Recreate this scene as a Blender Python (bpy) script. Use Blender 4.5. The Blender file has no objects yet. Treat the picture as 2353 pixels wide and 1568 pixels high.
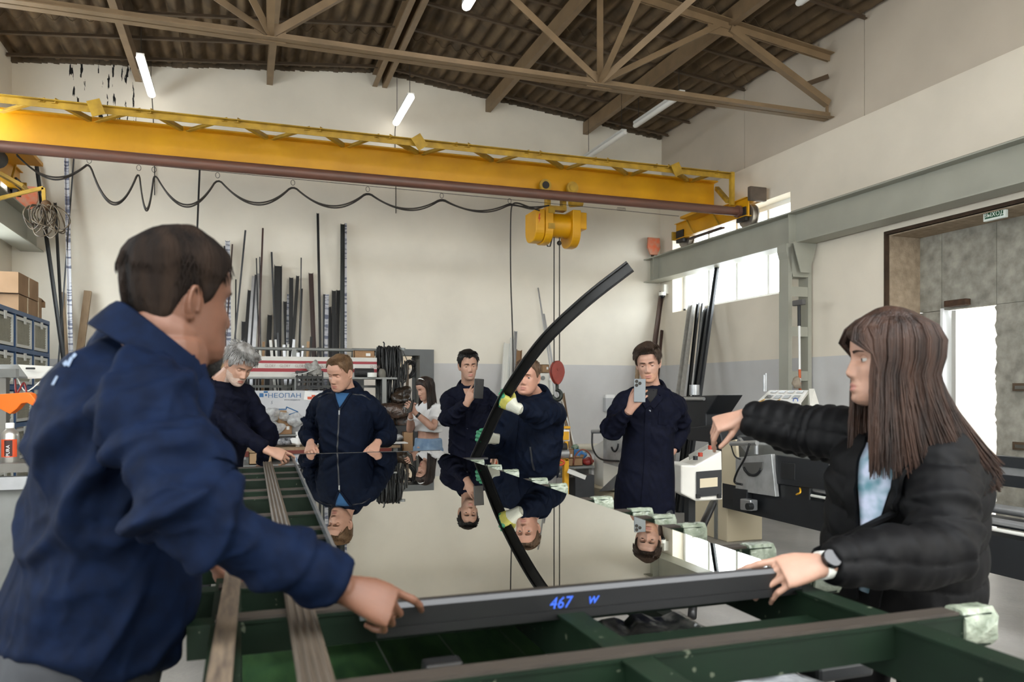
import bpy, bmesh, math, random
import numpy as np
from mathutils import Vector, Matrix
from mathutils.bvhtree import BVHTree

R = math.radians
rng = random.Random(7)
scene = bpy.context.scene
COL = scene.collection

# ------------------------------------------------------------------ camera, sky, exposure
CAM_YAW, FPX, CAM_Z, HOR, CU = R(19.15), 1785.0, 1.45, 896.0, 1176.5
SA, CAZ = math.sin(CAM_YAW), math.cos(CAM_YAW)
cam_data = bpy.data.cameras.new('camera')
cam_data.sensor_width = 36.0
cam_data.lens = FPX / 2353.0 * 36.0
cam_data.shift_y = (HOR - 784.0) / 2353.0
cam_data.clip_start = 0.05
cam_data.dof.use_dof = True
cam_data.dof.focus_distance = 5.3
cam_data.dof.aperture_fstop = 4.0
camera = bpy.data.objects.new('camera', cam_data)
camera.location = (0, 0, CAM_Z)
camera.rotation_euler = (R(90), 0, -CAM_YAW)
COL.objects.link(camera)
scene.camera = camera

world = bpy.data.worlds.new('overcast_sky')
scene.world = world
world.use_nodes = True
wn = world.node_tree
for n in list(wn.nodes):
    wn.nodes.remove(n)
wo = wn.nodes.new('ShaderNodeOutputWorld')
wb = wn.nodes.new('ShaderNodeBackground')
wb.inputs[0].default_value = (0.93, 0.965, 1.0, 1)
wb.inputs[1].default_value = 8.0
wn.links.new(wb.outputs[0], wo.inputs[0])

scene.view_settings.view_transform = 'Standard'
scene.view_settings.look = 'None'
scene.view_settings.gamma = 1.0
scene.view_settings.use_curve_mapping = False
scene.view_settings.exposure = 0.60
scene.cycles.max_bounces = 6
scene.cycles.diffuse_bounces = 4
scene.cycles.glossy_bounces = 3
scene.cycles.transparent_max_bounces = 10
scene.cycles.sample_clamp_indirect = 6.0
scene.cycles.caustics_reflective = False
scene.cycles.caustics_refractive = False

# room size
XL, XR, YB, YF = -2.57, 6.11, 10.6, -4.0
RIDGE_X = 1.77
def zroof(x):
    return 5.80 - 0.104 * abs(x - RIDGE_X)
WIN_R = (7.58, 10.24, 2.61, 3.79)                      # right wall window: y0, y1, z0, z1
WIN_L = [(-3.4, -.4, 1.0, 3.5), (1.2, 3.2, 1.4, 3.3), (5.6, 9.7, 2.25, 4.3)]   # left wall windows
WIN_F = [(3.2, 5.6, 1.2, 3.4)]  # wall behind the camera

def portal(name, loc, rot, sx, sy):
    l = bpy.data.lights.new(name, 'AREA')
    l.shape = 'RECTANGLE'; l.size = sx; l.size_y = sy
    l.cycles.is_portal = True
    o = bpy.data.objects.new(name, l); COL.objects.link(o)
    o.location = loc; o.rotation_euler = rot
    return o
portal('window_daylight', (XR + .02, (WIN_R[0] + WIN_R[1]) / 2, (WIN_R[2] + WIN_R[3]) / 2), (0, R(90), 0), WIN_R[3] - WIN_R[2], WIN_R[1] - WIN_R[0])
for a, b, c, d in WIN_L:
    portal('window_daylight', (XL - .02, (a + b) / 2, (c + d) / 2), (0, R(-90), 0), d - c, b - a)
for a, b, c, d in WIN_F:
    portal('window_daylight', ((a + b) / 2, YF - .02, (c + d) / 2), (R(90), 0, 0), b - a, d - c)
portal('door_daylight', (6.62, 5.575, 1.1), (0, R(90), 0), 2.3, .62)

# ------------------------------------------------------------------ helpers
def at(u, v, t):
    """point seen at photograph pixel (u, v) at distance t along the view axis"""
    x = (u - CU) / FPX
    return Vector((t * (SA + x * CAZ), t * (CAZ - x * SA), CAM_Z + t * (HOR - v) / FPX))
def at_x(u, v, X):
    return at(u, v, X / (SA + (u - CU) / FPX * CAZ))
def at_y(u, v, Y):
    return at(u, v, Y / (CAZ - (u - CU) / FPX * SA))
def at_z(u, v, Z):
    return at(u, v, (Z - CAM_Z) * FPX / (HOR - v))
def cdir(r, f, z=0.0):
    """direction from camera-right, camera-forward and up components"""
    return Vector((r * CAZ + f * SA, -r * SA + f * CAZ, z)).normalized()

def lin(c):
    return tuple((x / 12.92 if x <= 0.04045 else ((x + 0.055) / 1.055) ** 2.4) for x in [v / 255.0 for v in c])

MATS = {}
def mat(name, rgb, rough=.6, metal=0.0, var=0.0, scale=8.0, rgb2=None, bump=0.0, bscale=60.0, stretch=None,
        spec=0.5, detail=4.0, emit=None, alpha=None, coord='Object', sheen=0.0):
    if name in MATS:
        return MATS[name]
    m = bpy.data.materials.new(name); m.use_nodes = True
    nt = m.node_tree; N = nt.nodes; L = nt.links
    b = N['Principled BSDF']
    c = lin(rgb)
    b.inputs['Base Color'].default_value = (*c, 1)
    b.inputs['Roughness'].default_value = rough
    b.inputs['Metallic'].default_value = metal
    b.inputs['Specular IOR Level'].default_value = spec
    if sheen:
        b.inputs['Sheen Weight'].default_value = sheen
    if emit:
        b.inputs['Emission Color'].default_value = (*lin(emit[0]), 1)
        b.inputs['Emission Strength'].default_value = emit[1]
    if alpha is not None:
        b.inputs['Alpha'].default_value = alpha
    if var or rgb2 or bump:
        tc = N.new('ShaderNodeTexCoord')
        mp = N.new('ShaderNodeMapping')
        L.new(tc.outputs[coord], mp.inputs[0])
        if stretch:
            mp.inputs['Scale'].default_value = stretch
    if var or rgb2:
        nz = N.new('ShaderNodeTexNoise'); nz.inputs['Scale'].default_value = scale; nz.inputs['Detail'].default_value = detail
        L.new(mp.outputs[0], nz.inputs[0])
        rp = N.new('ShaderNodeValToRGB')
        c2 = lin(rgb2) if rgb2 else tuple(max(0, min(1, x * (1 - var))) for x in c)
        c1 = c if rgb2 else tuple(max(0, min(1, x * (1 + var))) for x in c)
        rp.color_ramp.elements[0].color = (*c2, 1); rp.color_ramp.elements[0].position = .32
        rp.color_ramp.elements[1].color = (*c1, 1); rp.color_ramp.elements[1].position = .68
        L.new(nz.outputs[0], rp.inputs[0]); L.new(rp.outputs[0], b.inputs['Base Color'])
    if bump:
        nb = N.new('ShaderNodeTexNoise'); nb.inputs['Scale'].default_value = bscale; nb.inputs['Detail'].default_value = 3
        L.new(mp.outputs[0], nb.inputs[0])
        bp = N.new('ShaderNodeBump'); bp.inputs['Strength'].default_value = bump; bp.inputs['Distance'].default_value = .01
        L.new(nb.outputs[0], bp.inputs['Height']); L.new(bp.outputs[0], b.inputs['Normal'])
    MATS[name] = m
    return m

class MB:
    """collects shapes into one mesh"""
    def __init__(s):
        s.v = []; s.f = []; s.m = []; s.mi = 0
    def add(s, vs, fs):
        o = len(s.v)
        s.v += [tuple(p) for p in vs]
        s.f += [tuple(i + o for i in f) for f in fs]
        s.m += [s.mi] * len(fs)
        return s
    def box(s, c, d, M=None):
        x, y, z = d[0] / 2, d[1] / 2, d[2] / 2
        vs = [Vector((a * x, b * y, e * z)) for e in (-1, 1) for a, b in ((-1, -1), (1, -1), (1, 1), (-1, 1))]
        if M is not None:
            vs = [M @ p for p in vs]
        c = Vector(c)
        return s.add([p + c for p in vs], [(3, 2, 1, 0), (4, 5, 6, 7), (0, 1, 5, 4), (1, 2, 6, 5), (2, 3, 7, 6), (3, 0, 4, 7)])
    def bb(s, a, b):
        return s.box([(a[i] + b[i]) / 2 for i in range(3)], [abs(b[i] - a[i]) for i in range(3)])
    def bar(s, p, q, w, h, up=(0, 0, 1), off=(0, 0)):
        p, q = Vector(p), Vector(q)
        d = (q - p).normalized(); u = Vector(up)
        sx = d.cross(u)
        if sx.length < 1e-4:
            sx = d.cross(Vector((1, 0, 0)))
        sx.normalize(); u = sx.cross(d)
        vs = []
        for e in (p, q):
            for a, b in ((-1, -1), (1, -1), (1, 1), (-1, 1)):
                vs.append(e + sx * (a * w / 2 + off[0]) + u * (b * h / 2 + off[1]))
        return s.add(vs, [(3, 2, 1, 0), (4, 5, 6, 7), (0, 1, 5, 4), (1, 2, 6, 5), (2, 3, 7, 6), (3, 0, 4, 7)])
    def prof(s, p, q, poly, up=(0, 0, 1)):
        """extrude a closed 2D outline (side, up) from p to q"""
        p, q = Vector(p), Vector(q)
        d = (q - p).normalized(); u = Vector(up)
        sx = d.cross(u)
        if sx.length < 1e-4:
            sx = d.cross(Vector((1, 0, 0)))
        sx.normalize(); u = sx.cross(d)
        n = len(poly)
        vs = [e + sx * a + u * b for e in (p, q) for a, b in poly]
        fs = [(i, (i + 1) % n, n + (i + 1) % n, n + i) for i in range(n)]
        fs += [tuple(range(n - 1, -1, -1)), tuple(range(n, 2 * n))]
        return s.add(vs, fs)
    def prism(s, poly, h, M):
        """extrude outline in local xy by h along local z, placed by matrix M"""
        n = len(poly)
        vs = [M @ Vector((a, b, z)) for z in (0, h) for a, b in poly]
        fs = [(i, (i + 1) % n, n + (i + 1) % n, n + i) for i in range(n)]
        fs += [tuple(range(n - 1, -1, -1)), tuple(range(n, 2 * n))]
        return s.add(vs, fs)
    def cyl(s, p, q, r, n=16, r2=None):
        return s.tube([p, q], [r, r if r2 is None else r2], n)
    def tube(s, pts, r, n=8, closed=False, caps=True):
        pts = [Vector(p) for p in pts]
        if not hasattr(r, '__len__'):
            r = [r] * len(pts)
        k = len(pts); vs = []; fs = []
        nrm = None
        for i, p in enumerate(pts):
            if closed:
                d = pts[(i + 1) % k] - pts[i - 1]
            else:
                d = pts[min(i + 1, k - 1)] - pts[max(i - 1, 0)]
            d.normalize()
            if nrm is None:
                nrm = d.orthogonal().normalized()
            nrm = (nrm - d * nrm.dot(d))
            if nrm.length < 1e-6:
                nrm = d.orthogonal()
            nrm.normalize()
            b = d.cross(nrm)
            for j in range(n):
                a = 2 * math.pi * j / n
                vs.append(p + nrm * (math.cos(a) * r[i]) + b * (math.sin(a) * r[i]))
        for i in range(k if closed else k - 1):
            for j in range(n):
                a, b2 = i * n + j, i * n + (j + 1) % n
                c, d2 = ((i + 1) % k) * n + (j + 1) % n, ((i + 1) % k) * n + j
                fs.append((a, b2, c, d2))
        if caps and not closed:
            fs.append(tuple(range(n - 1, -1, -1))); fs.append(tuple(range((k - 1) * n, k * n)))
        return s.add(vs, fs)
    def loft(s, rings, caps=True):
        n = len(rings[0]); vs = [p for r in rings for p in r]; fs = []
        for i in range(len(rings) - 1):
            for j in range(n):
                fs.append((i * n + j, i * n + (j + 1) % n, (i + 1) * n + (j + 1) % n, (i + 1) * n + j))
        if caps:
            fs.append(tuple(range(n - 1, -1, -1))); fs.append(tuple(range((len(rings) - 1) * n, len(rings) * n)))
        return s.add(vs, fs)
    def ball(s, c, r, n=14, k=9, M=None):
        c = Vector(c)
        if not hasattr(r, '__len__'):
            r = (r, r, r)
        rings = []
        for i in range(1, k):
            a = math.pi * i / k
            ring = []
            for j in range(n):
                b = 2 * math.pi * j / n
                p = Vector((r[0] * math.sin(a) * math.cos(b), r[1] * math.sin(a) * math.sin(b), -r[2] * math.cos(a)))
                ring.append(c + (M @ p if M is not None else p))
            rings.append(ring)
        o = len(s.v)
        s.loft(rings, caps=False)
        bot = c + (M @ Vector((0, 0, -r[2])) if M is not None else Vector((0, 0, -r[2])))
        top = c + (M @ Vector((0, 0, r[2])) if M is not None else Vector((0, 0, r[2])))
        e = len(s.v)
        s.v += [tuple(bot), tuple(top)]
        last = o + (k - 2) * n
        for j in range(n):
            s.f.append((e, o + (j + 1) % n, o + j)); s.m.append(s.mi)
            s.f.append((e + 1, last + j, last + (j + 1) % n)); s.m.append(s.mi)
        return s
    def sheet(s, grid, thick=0.0):
        """grid[i][j] of points; thick > 0 makes it a closed slab along the grid normal"""
        a, b = len(grid), len(grid[0])
        vs = [Vector(p) for r in grid for p in r]
        fs = [(i * b + j, i * b + j + 1, (i + 1) * b + j + 1, (i + 1) * b + j) for i in range(a - 1) for j in range(b - 1)]
        if not thick:
            return s.add(vs, fs)
        nr = [Vector() for _ in vs]
        for f in fs:
            n = (vs[f[1]] - vs[f[0]]).cross(vs[f[3]] - vs[f[0]])
            for i in f:
                nr[i] += n
        back = [p - n.normalized() * thick for p, n in zip(vs, nr)]
        k = len(vs)
        edge = [(0, j) for j in range(b)] + [(i, b - 1) for i in range(1, a)] + [(a - 1, j) for j in range(b - 2, -1, -1)] + [(i, 0) for i in range(a - 2, 0, -1)]
        e = [i * b + j for i, j in edge]
        ff = fs + [tuple(k + i for i in reversed(f)) for f in fs]
        ff += [(e[i], k + e[i], k + e[(i + 1) % len(e)], e[(i + 1) % len(e)]) for i in range(len(e))]
        return s.add(vs + back, ff)
    def mesh(s, name, mats, smooth=False):
        me = bpy.data.meshes.new(name)
        me.from_pydata(s.v, [], s.f)
        if not isinstance(mats, (list, tuple)):
            mats = [mats]
        for m in mats:
            me.materials.append(m)
        if len(mats) > 1:
            me.polygons.foreach_set('material_index', s.m)
        if smooth is True:
            me.polygons.foreach_set('use_smooth', [True] * len(me.polygons))
        me.update()
        if smooth and smooth is not True:
            me.polygons.foreach_set('use_smooth', [True] * len(me.polygons))
            me.set_sharp_from_angle(angle=R(smooth))
        return me
    def build(s, name, mats, parent=None, smooth=False, bevel=0.0):
        o = bpy.data.objects.new(name, s.mesh(name, mats, smooth))
        COL.objects.link(o)
        if parent is not None:
            o.parent = parent
            o.matrix_parent_inverse = parent.matrix_basis.inverted()
        if bevel:
            b = o.modifiers.new('edge', 'BEVEL'); b.width = bevel; b.segments = 2; b.limit_method = 'ANGLE'; b.angle_limit = R(40)
        return o

def obj_from(me, name, parent=None):
    o = bpy.data.objects.new(name, me); COL.objects.link(o)
    if parent is not None:
        o.parent = parent; o.matrix_parent_inverse = parent.matrix_basis.inverted()
    return o
def thing(name, label, cat, loc=(0, 0, 0), group=None, kind=None):
    o = bpy.data.objects.new(name, None); COL.objects.link(o)
    o.empty_display_size = .1
    o.location = loc
    return tag(o, label, cat, group, kind)
def tag(o, label=None, cat=None, group=None, kind=None):
    if label: o['label'] = label
    if cat: o['category'] = cat
    if group: o['group'] = group
    if kind: o['kind'] = kind
    return o
def struct(o, label=None, cat=None):
    o['kind'] = 'structure'
    return tag(o, label, cat)

def text_mesh(txt, size, depth=.0008, M=None, mb=None, align='CENTER', shear=0.0):
    """flat lettering added to mesh collector mb, in local xy placed by M"""
    cu = bpy.data.curves.new('lettering', 'FONT')
    cu.body = txt; cu.size = size; cu.align_x = align; cu.align_y = 'CENTER'; cu.extrude = depth; cu.shear = shear
    cu.resolution_u = 2
    o = bpy.data.objects.new('lettering', cu)
    COL.objects.link(o)
    dg = bpy.context.evaluated_depsgraph_get()
    me = bpy.data.meshes.new_from_object(o.evaluated_get(dg))
    vs = [Vector(v.co) for v in me.vertices]
    if M is not None:
        vs = [M @ p for p in vs]
    fs = [tuple(p.vertices) for p in me.polygons]
    bpy.data.objects.remove(o); bpy.data.curves.remove(cu); bpy.data.meshes.remove(me)
    mb.add(vs, fs)
def text_fit(txt, M, w, h, mb, shear=0.0):
    """lettering scaled to fill w x h, centred at the origin of M"""
    t = MB(); text_mesh(txt, 1.0, .001, None, t, shear=shear)
    xs = [p[0] for p in t.v]; ys = [p[1] for p in t.v]
    cx, cy = (min(xs) + max(xs)) / 2, (min(ys) + max(ys)) / 2; sx, sy = w / (max(xs) - min(xs)), h / (max(ys) - min(ys))
    mb.add([M @ Vector(((p[0] - cx) * sx, (p[1] - cy) * sy, p[2])) for p in t.v], t.f)
def frame(o, x, y):
    """matrix with origin o, local x along x and local y near y"""
    x = Vector(x).normalized(); y = Vector(y)
    z = x.cross(y).normalized(); y = z.cross(x)
    return Matrix(((x.x, y.x, z.x, o[0]), (x.y, y.y, z.y, o[1]), (x.z, y.z, z.z, o[2]), (0, 0, 0, 1)))

def ibeam(h, w, tf, tw):
    a, b = w / 2, tw / 2
    H = h / 2
    return [(-a, -H), (a, -H), (a, -H + tf), (b, -H + tf), (b, H - tf), (a, H - tf), (a, H), (-a, H), (-a, H - tf), (-b, H - tf), (-b, -H + tf), (-a, -H + tf)]
def channel(h, w, t):
    """U section opening towards +side"""
    H = h / 2
    return [(0, -H), (w, -H), (w, -H + t), (t, -H + t), (t, H - t), (w, H - t), (w, H), (0, H)]
def angle(a, b, t):
    return [(0, 0), (a, 0), (a, t), (t, t), (t, b), (0, b)]
# ------------------------------------------------------------------ room shell
def wall_mat(name, top, low, dado=1.82, stains=False):
    m = bpy.data.materials.new(name); m.use_nodes = True
    nt = m.node_tree; N = nt.nodes; L = nt.links; b = N['Principled BSDF']
    b.inputs['Roughness'].default_value = .75
    b.inputs['Specular IOR Level'].default_value = .25
    tc = N.new('ShaderNodeTexCoord'); sp = N.new('ShaderNodeSeparateXYZ'); L.new(tc.outputs['Object'], sp.inputs[0])
    nz = N.new('ShaderNodeTexNoise'); nz.inputs['Scale'].default_value = 1.3; nz.inputs['Detail'].default_value = 6
    L.new(tc.outputs['Object'], nz.inputs[0])
    rp = N.new('ShaderNodeValToRGB'); e = rp.color_ramp.elements
    e[0].position = .3; e[0].color = (*lin([x * .95 for x in top]), 1); e[1].position = .62; e[1].color = (*lin(top), 1)
    L.new(nz.outputs[0], rp.inputs[0])
    rl = N.new('ShaderNodeValToRGB'); e = rl.color_ramp.elements
    e[0].position = .3; e[0].color = (*lin([x * .94 for x in low]), 1); e[1].position = .62; e[1].color = (*lin(low), 1)
    L.new(nz.outputs[0], rl.inputs[0])
    gt = N.new('ShaderNodeMath'); gt.operation = 'GREATER_THAN'; gt.inputs[1].default_value = dado
    L.new(sp.outputs['Z'], gt.inputs[0])
    mx = N.new('ShaderNodeMix'); mx.data_type = 'RGBA'
    L.new(gt.outputs[0], mx.inputs[0]); L.new(rl.outputs[0], mx.inputs[6]); L.new(rp.outputs[0], mx.inputs[7])
    col = mx.outputs[2]
    if stains:
        # soot-black leak streaks under the eaves near the rear left corner, and dusty patches
        n2 = N.new('ShaderNodeTexNoise'); n2.inputs['Scale'].default_value = 3.0; n2.inputs['Detail'].default_value = 5
        mp = N.new('ShaderNodeMapping'); mp.inputs['Scale'].default_value = (7.0, 1, 1.1)
        L.new(tc.outputs['Object'], mp.inputs[0]); L.new(mp.outputs[0], n2.inputs[0])
        ix = N.new('ShaderNodeMath'); ix.operation = 'COMPARE'; ix.inputs[1].default_value = -1.62; ix.inputs[2].default_value = .38
        L.new(sp.outputs['X'], ix.inputs[0])
        iz = N.new('ShaderNodeMath'); iz.operation = 'COMPARE'; iz.inputs[1].default_value = 5.12; iz.inputs[2].default_value = .36
        L.new(sp.outputs['Z'], iz.inputs[0])
        th = N.new('ShaderNodeMath'); th.operation = 'GREATER_THAN'; th.inputs[1].default_value = .60; L.new(n2.outputs[0], th.inputs[0])
        m1 = N.new('ShaderNodeMath'); m1.operation = 'MULTIPLY'; L.new(ix.outputs[0], m1.inputs[0]); L.new(iz.outputs[0], m1.inputs[1])
        m2 = N.new('ShaderNodeMath'); m2.operation = 'MULTIPLY'; L.new(m1.outputs[0], m2.inputs[0]); L.new(th.outputs[0], m2.inputs[1])
        mz = N.new('ShaderNodeMix'); mz.data_type = 'RGBA'; mz.inputs[7].default_value = (.01, .01, .01, 1)
        L.new(m2.outputs[0], mz.inputs[0]); L.new(col, mz.inputs[6]); col = mz.outputs[2]
    L.new(col, b.inputs['Base Color'])
    nb = N.new('ShaderNodeTexNoise'); nb.inputs['Scale'].default_value = 5; nb.inputs['Detail'].default_value = 7
    L.new(tc.outputs['Object'], nb.inputs[0])
    bp = N.new('ShaderNodeBump'); bp.inputs['Strength'].default_value = .35; bp.inputs['Distance'].default_value = .012
    L.new(nb.outputs[0], bp.inputs['Height']); L.new(bp.outputs[0], b.inputs['Normal'])
    return m
M_WALLB = wall_mat('plaster_rear', (233, 227, 213), (204, 203, 202), stains=True)
M_WALLR = wall_mat('plaster_side', (228, 219, 203), (204, 203, 202))
M_UPPER = mat('painted_panel', (192, 181, 165), .8, var=.06, scale=1.5, bump=.15, bscale=8)
M_FLOOR = mat('concrete', (146, 143, 138), .38, var=.16, scale=2.2, bump=.25, bscale=25, detail=9)
M_ROOF = mat('old_roof_sheet', (112, 92, 66), .9, rgb2=(72, 58, 41), scale=3.0, bump=.3, bscale=40)
M_STEEL_BR = mat('dusty_brown_steel', (124, 103, 77), .5, var=.14, scale=5)
M_STEEL_DK = mat('dark_brown_steel', (78, 62, 45), .6, var=.2, scale=5)
M_RAILGREY = mat('grey_green_paint', (158, 158, 146), .5, var=.05, scale=3)
M_RUST = mat('rusty_steel', (70, 48, 32), .8, var=.3, scale=20)
M_DOORGREY = mat('grey_door_paint', (98, 101, 101), .5, var=.08, scale=4)

# floor
fl = MB(); fl.bb((XL - .3, YF - .3, -.1), (XR + 6, YB + 3.2, 0))
struct(fl.build('floor', M_FLOOR), 'grey worn concrete workshop floor')

# back wall with doorway
DX0, DX1, DZ = at_y(868, 900, YB).x - .35, at_y(996, 900, YB).x, at_y(996, 804, YB).z
w = MB()
w.bb((XL - .3, YB, 0), (DX0, YB + .3, 5.9)); w.bb((DX1, YB, 0), (XR + .5, YB + .3, 5.9)); w.bb((DX0, YB, DZ), (DX1, YB + .3, 5.9))
struct(w.build('wall_back', M_WALLB), 'white plastered rear wall with grey painted lower band')
# side room behind the doorway
s = MB(); s.bb((DX0 - .8, YB + 2.6, 0), (DX1 + .9, YB + 2.7, 2.9)); s.bb((DX0 - .9, YB + .3, 0), (DX0 - .8, YB + 2.7, 2.9))
s.bb((DX1 + .8, YB + .3, 0), (DX1 + .9, YB + 2.7, 2.9)); s.bb((DX0 - .9, YB + .3, 2.9), (DX1 + .9, YB + 2.7, 3.0))
struct(s.build('wall_side_room', M_WALLR), 'pale wall of the room seen through the rear doorway')

# right wall: lower plaster, upper painted panels, window and gate openings
GY0, GY1, GZ = 2.2, 6.13, at_x(2037, 540, XR).z
LEDGE = 4.30
w = MB(); TH = .42
def wr(y0, y1, z0, z1):
    w.bb((XR, y0, z0), (XR + TH, y1, z1))
a, b, c, d = WIN_R
wr(YF - .3, GY0, 0, LEDGE); wr(GY0, GY1, GZ, LEDGE); wr(GY1, a, 0, LEDGE); wr(a, b, 0, c); wr(a, b, d, LEDGE); wr(b, YB, 0, LEDGE)
wall_right = struct(w.build('wall_right', M_WALLR), 'white plastered side wall with grey lower band, window and gate')
y = YF - .3; ys = [YF - .3, -1.6, .4, 2.4, 4.45, 6.45, 8.5, YB]
for y0, y1 in zip(ys[:-1], ys[1:]):
    p = MB(); p.bb((XR + .022, y0 + .004, LEDGE), (XR + TH, y1 - .004, 5.9)); p.build('wall_panel', M_UPPER, wall_right)

# left wall
w = MB(); xs = (XL - .3, XL)
def wl(y0, y1, z0, z1):
    w.bb((XL - .3, y0, z0), (XL, y1, z1))
yy = YF - .3
for a, b, c, d in WIN_L:
    wl(yy, a, 0, 5.9); wl(a, b, 0, c); wl(a, b, d, 5.9); yy = b
wl(yy, YB, 0, 5.9)
struct(w.build('wall_left', M_WALLR), 'white plastered side wall behind the storage bins')
w = MB(); xx = XL
for a, b, c, d in WIN_F:
    w.bb((xx, YF - .3, 0), (a, YF, 5.9)); w.bb((a, YF - .3, 0), (b, YF, c)); w.bb((a, YF - .3, d), (b, YF, 5.9)); xx = b
w.bb((xx, YF - .3, 0), (XR, YF, 5.9))
struct(w.build('wall_front', M_WALLR), 'white plastered wall behind the viewpoint')

# windows: plastic frames and panes
M_PANE = bpy.data.materials.new('window_glass'); M_PANE.use_nodes = True
nt = M_PANE.node_tree; nt.nodes.clear()
_o = nt.nodes.new('ShaderNodeOutputMaterial'); _t = nt.nodes.new('ShaderNodeBsdfTransparent'); _g = nt.nodes.new('ShaderNodeBsdfGlossy'); _m = nt.nodes.new('ShaderNodeMixShader')
_g.inputs['Roughness'].default_value = .02; _m.inputs[0].default_value = .06; _t.inputs[0].default_value = (.96, .98, .98, 1)
nt.links.new(_t.outputs[0], _m.inputs[1]); nt.links.new(_g.outputs[0], _m.inputs[2]); nt.links.new(_m.outputs[0], _o.inputs[0])
M_WFRAME = mat('white_window_frame', (236, 238, 238), .4)
nwin = 0
def window(o3, ax, n0, n1, z0, z1, nb, label, hz=None):
    """window frame in plane at o3 (x for side walls, y for end walls), split in nb bays"""
    global nwin
    nwin += 1
    def pt(s_, z_):
        return (o3, s_, z_) if ax == 'x' else (s_, o3, z_)
    root = struct(bpy.data.objects.new('window_%d' % nwin, None), label); COL.objects.link(root)
    th = Vector((.06, 0, 0)) if ax == 'x' else Vector((0, .06, 0))
    upv = (1, 0, 0) if ax == 'x' else (0, 1, 0)
    f = MB()
    for z_ in (z0 + .03, z1 - .03):
        f.bar(pt(n0, z_), pt(n1, z_), .06, .06)
    for s_ in (n0 + .03, n1 - .03):
        f.bar(pt(s_, z0), pt(s_, z1), .06, .06)
    f.build('window_frame', M_WFRAME, root)
    wbay = (n1 - n0) / nb
    for i in range(1, nb):
        k = MB(); k.bar(pt(n0 + i * wbay, z0), pt(n0 + i * wbay, z1), .045, .05, upv); k.build('mullion', M_WFRAME, root)
    for i in range(nb):
        g = MB(); q0, q1 = n0 + i * wbay + .03, n0 + (i + 1) * wbay - .03
        if ax == 'x':
            g.bb((o3 - .004, q0, z0 + .06), (o3 + .004, q1, z1 - .06))
        else:
            g.bb((q0, o3 - .004, z0 + .06), (q1, o3 + .004, z1 - .06))
        g.build('pane', M_PANE, root)
window(XR + .22, 'x', *WIN_R[:2], *WIN_R[2:], 4, 'wide white window high on the wall behind the crane rail')
for a, b, c, d in WIN_L:
    window(XL - .15, 'x', a, b, c, d, 3, 'large white window in the wall by the storage bins')
for a, b, c, d in WIN_F:
    window(YF - .15, 'y', a, b, c, d, 3, 'large white window in the wall behind the viewpoint')

# doorway frame and open steel door
dr = struct(bpy.data.objects.new('door_1', None), 'open grey steel door in the rear wall doorway'); COL.objects.link(dr)
f = MB(); t_ = .16
f.bb((DX0, YB - .03, 0), (DX0 + t_, YB + .3, DZ)); f.bb((DX1 - .2, YB - .03, 0), (DX1, YB + .3, DZ)); f.bb((DX0 + t_, YB - .03, DZ - .085), (DX1 - .2, YB + .3, DZ))
f.build('door_frame', M_DOORGREY, dr)
l = MB(); hx = DX1 - .22
M_ = Matrix.Rotation(R(108), 4, 'Z')
p0 = Vector((hx, YB + .28, .03)); dd = Vector((math.cos(R(75)), math.sin(R(75)), 0))
l.bar(p0 + Vector((0, 0, .98)), p0 + dd * .85 + Vector((0, 0, .98)), .05, 1.86)
leaf = l.build('door_leaf', M_DOORGREY, dr)
l = MB(); l.bar(p0 + dd * .75 + Vector((-.02, -.05, 1.0)), p0 + dd * .75 + Vector((-.12, -.07, 1.0)), .02, .02); l.bar(p0 + dd * .75 + Vector((-.12, -.07, 1.0)), p0 + dd * .62 + Vector((-.12, -.06, 1.0)), .02, .02)
l.build('door_handle', M_STEEL_DK, leaf)
for z_ in (.35, 1.6):
    l = MB(); l.cyl(p0 + Vector((-.01, -.03, z_)), p0 + Vector((-.01, -.03, z_ + .12)), .014, 8); l.build('hinge', M_DOORGREY, dr)
# thin closer arm at the top
l = MB(); l.bar(p0 + dd * .12 + Vector((-.03, 0, 1.86)), p0 + Vector((.12, -.3, 1.9)), .03, .02); l.build('closer_arm', M_DOORGREY, dr)
# glowing panel added under the side room ceiling to brighten the doorway
lp = MB(); lp.bb((DX0 + .3, YB + 1.0, 2.84), (DX1 - .1, YB + 1.3, 2.9))
tag(lp.build('added_room_glow', mat('side_room_fill_glow', (255, 255, 255), .5, emit=((255, 252, 245), 22.0))), 'added glowing panel brightening the side room behind the doorway', 'light')

# gate: foam board leaf in the deep opening, wicket door opening, lintel edge
M_FOAM = mat('mottled_insulation_board', (164, 161, 150), .95, rgb2=(124, 121, 112), scale=9, bump=.6, bscale=18, stretch=(1, 1, 1), detail=8)
M_EDGE = mat('dark_gap_foam', (58, 42, 28), .9, var=.3, scale=12)
GX = XR + TH
g = struct(bpy.data.objects.new('door_2', None), 'tall gate clad in mottled grey boards with a bright wicket opening'); COL.objects.link(g)
WY0, WY1, WZ = at_x(2290, 900, GX).y, at_x(2164, 900, GX).y, at_x(2290, 695, GX).z
zj = WZ - .02
def board(y0, y1, z0, z1):
    k = MB(); k.bb((GX, y0 + .003, z0 + .003), (GX + .08, y1 - .003, z1 - .003)); k.build('board', M_FOAM, g)
board(WY1, GY1, zj, GZ); board(WY1, GY1, 0, zj); board(WY0, WY1, zj, GZ); board(GY0 + 1.2, WY0, zj, GZ); board(GY0, GY0 + 1.2, zj, GZ)
board(GY0, GY0 + 1.2, 0, zj)
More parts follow.
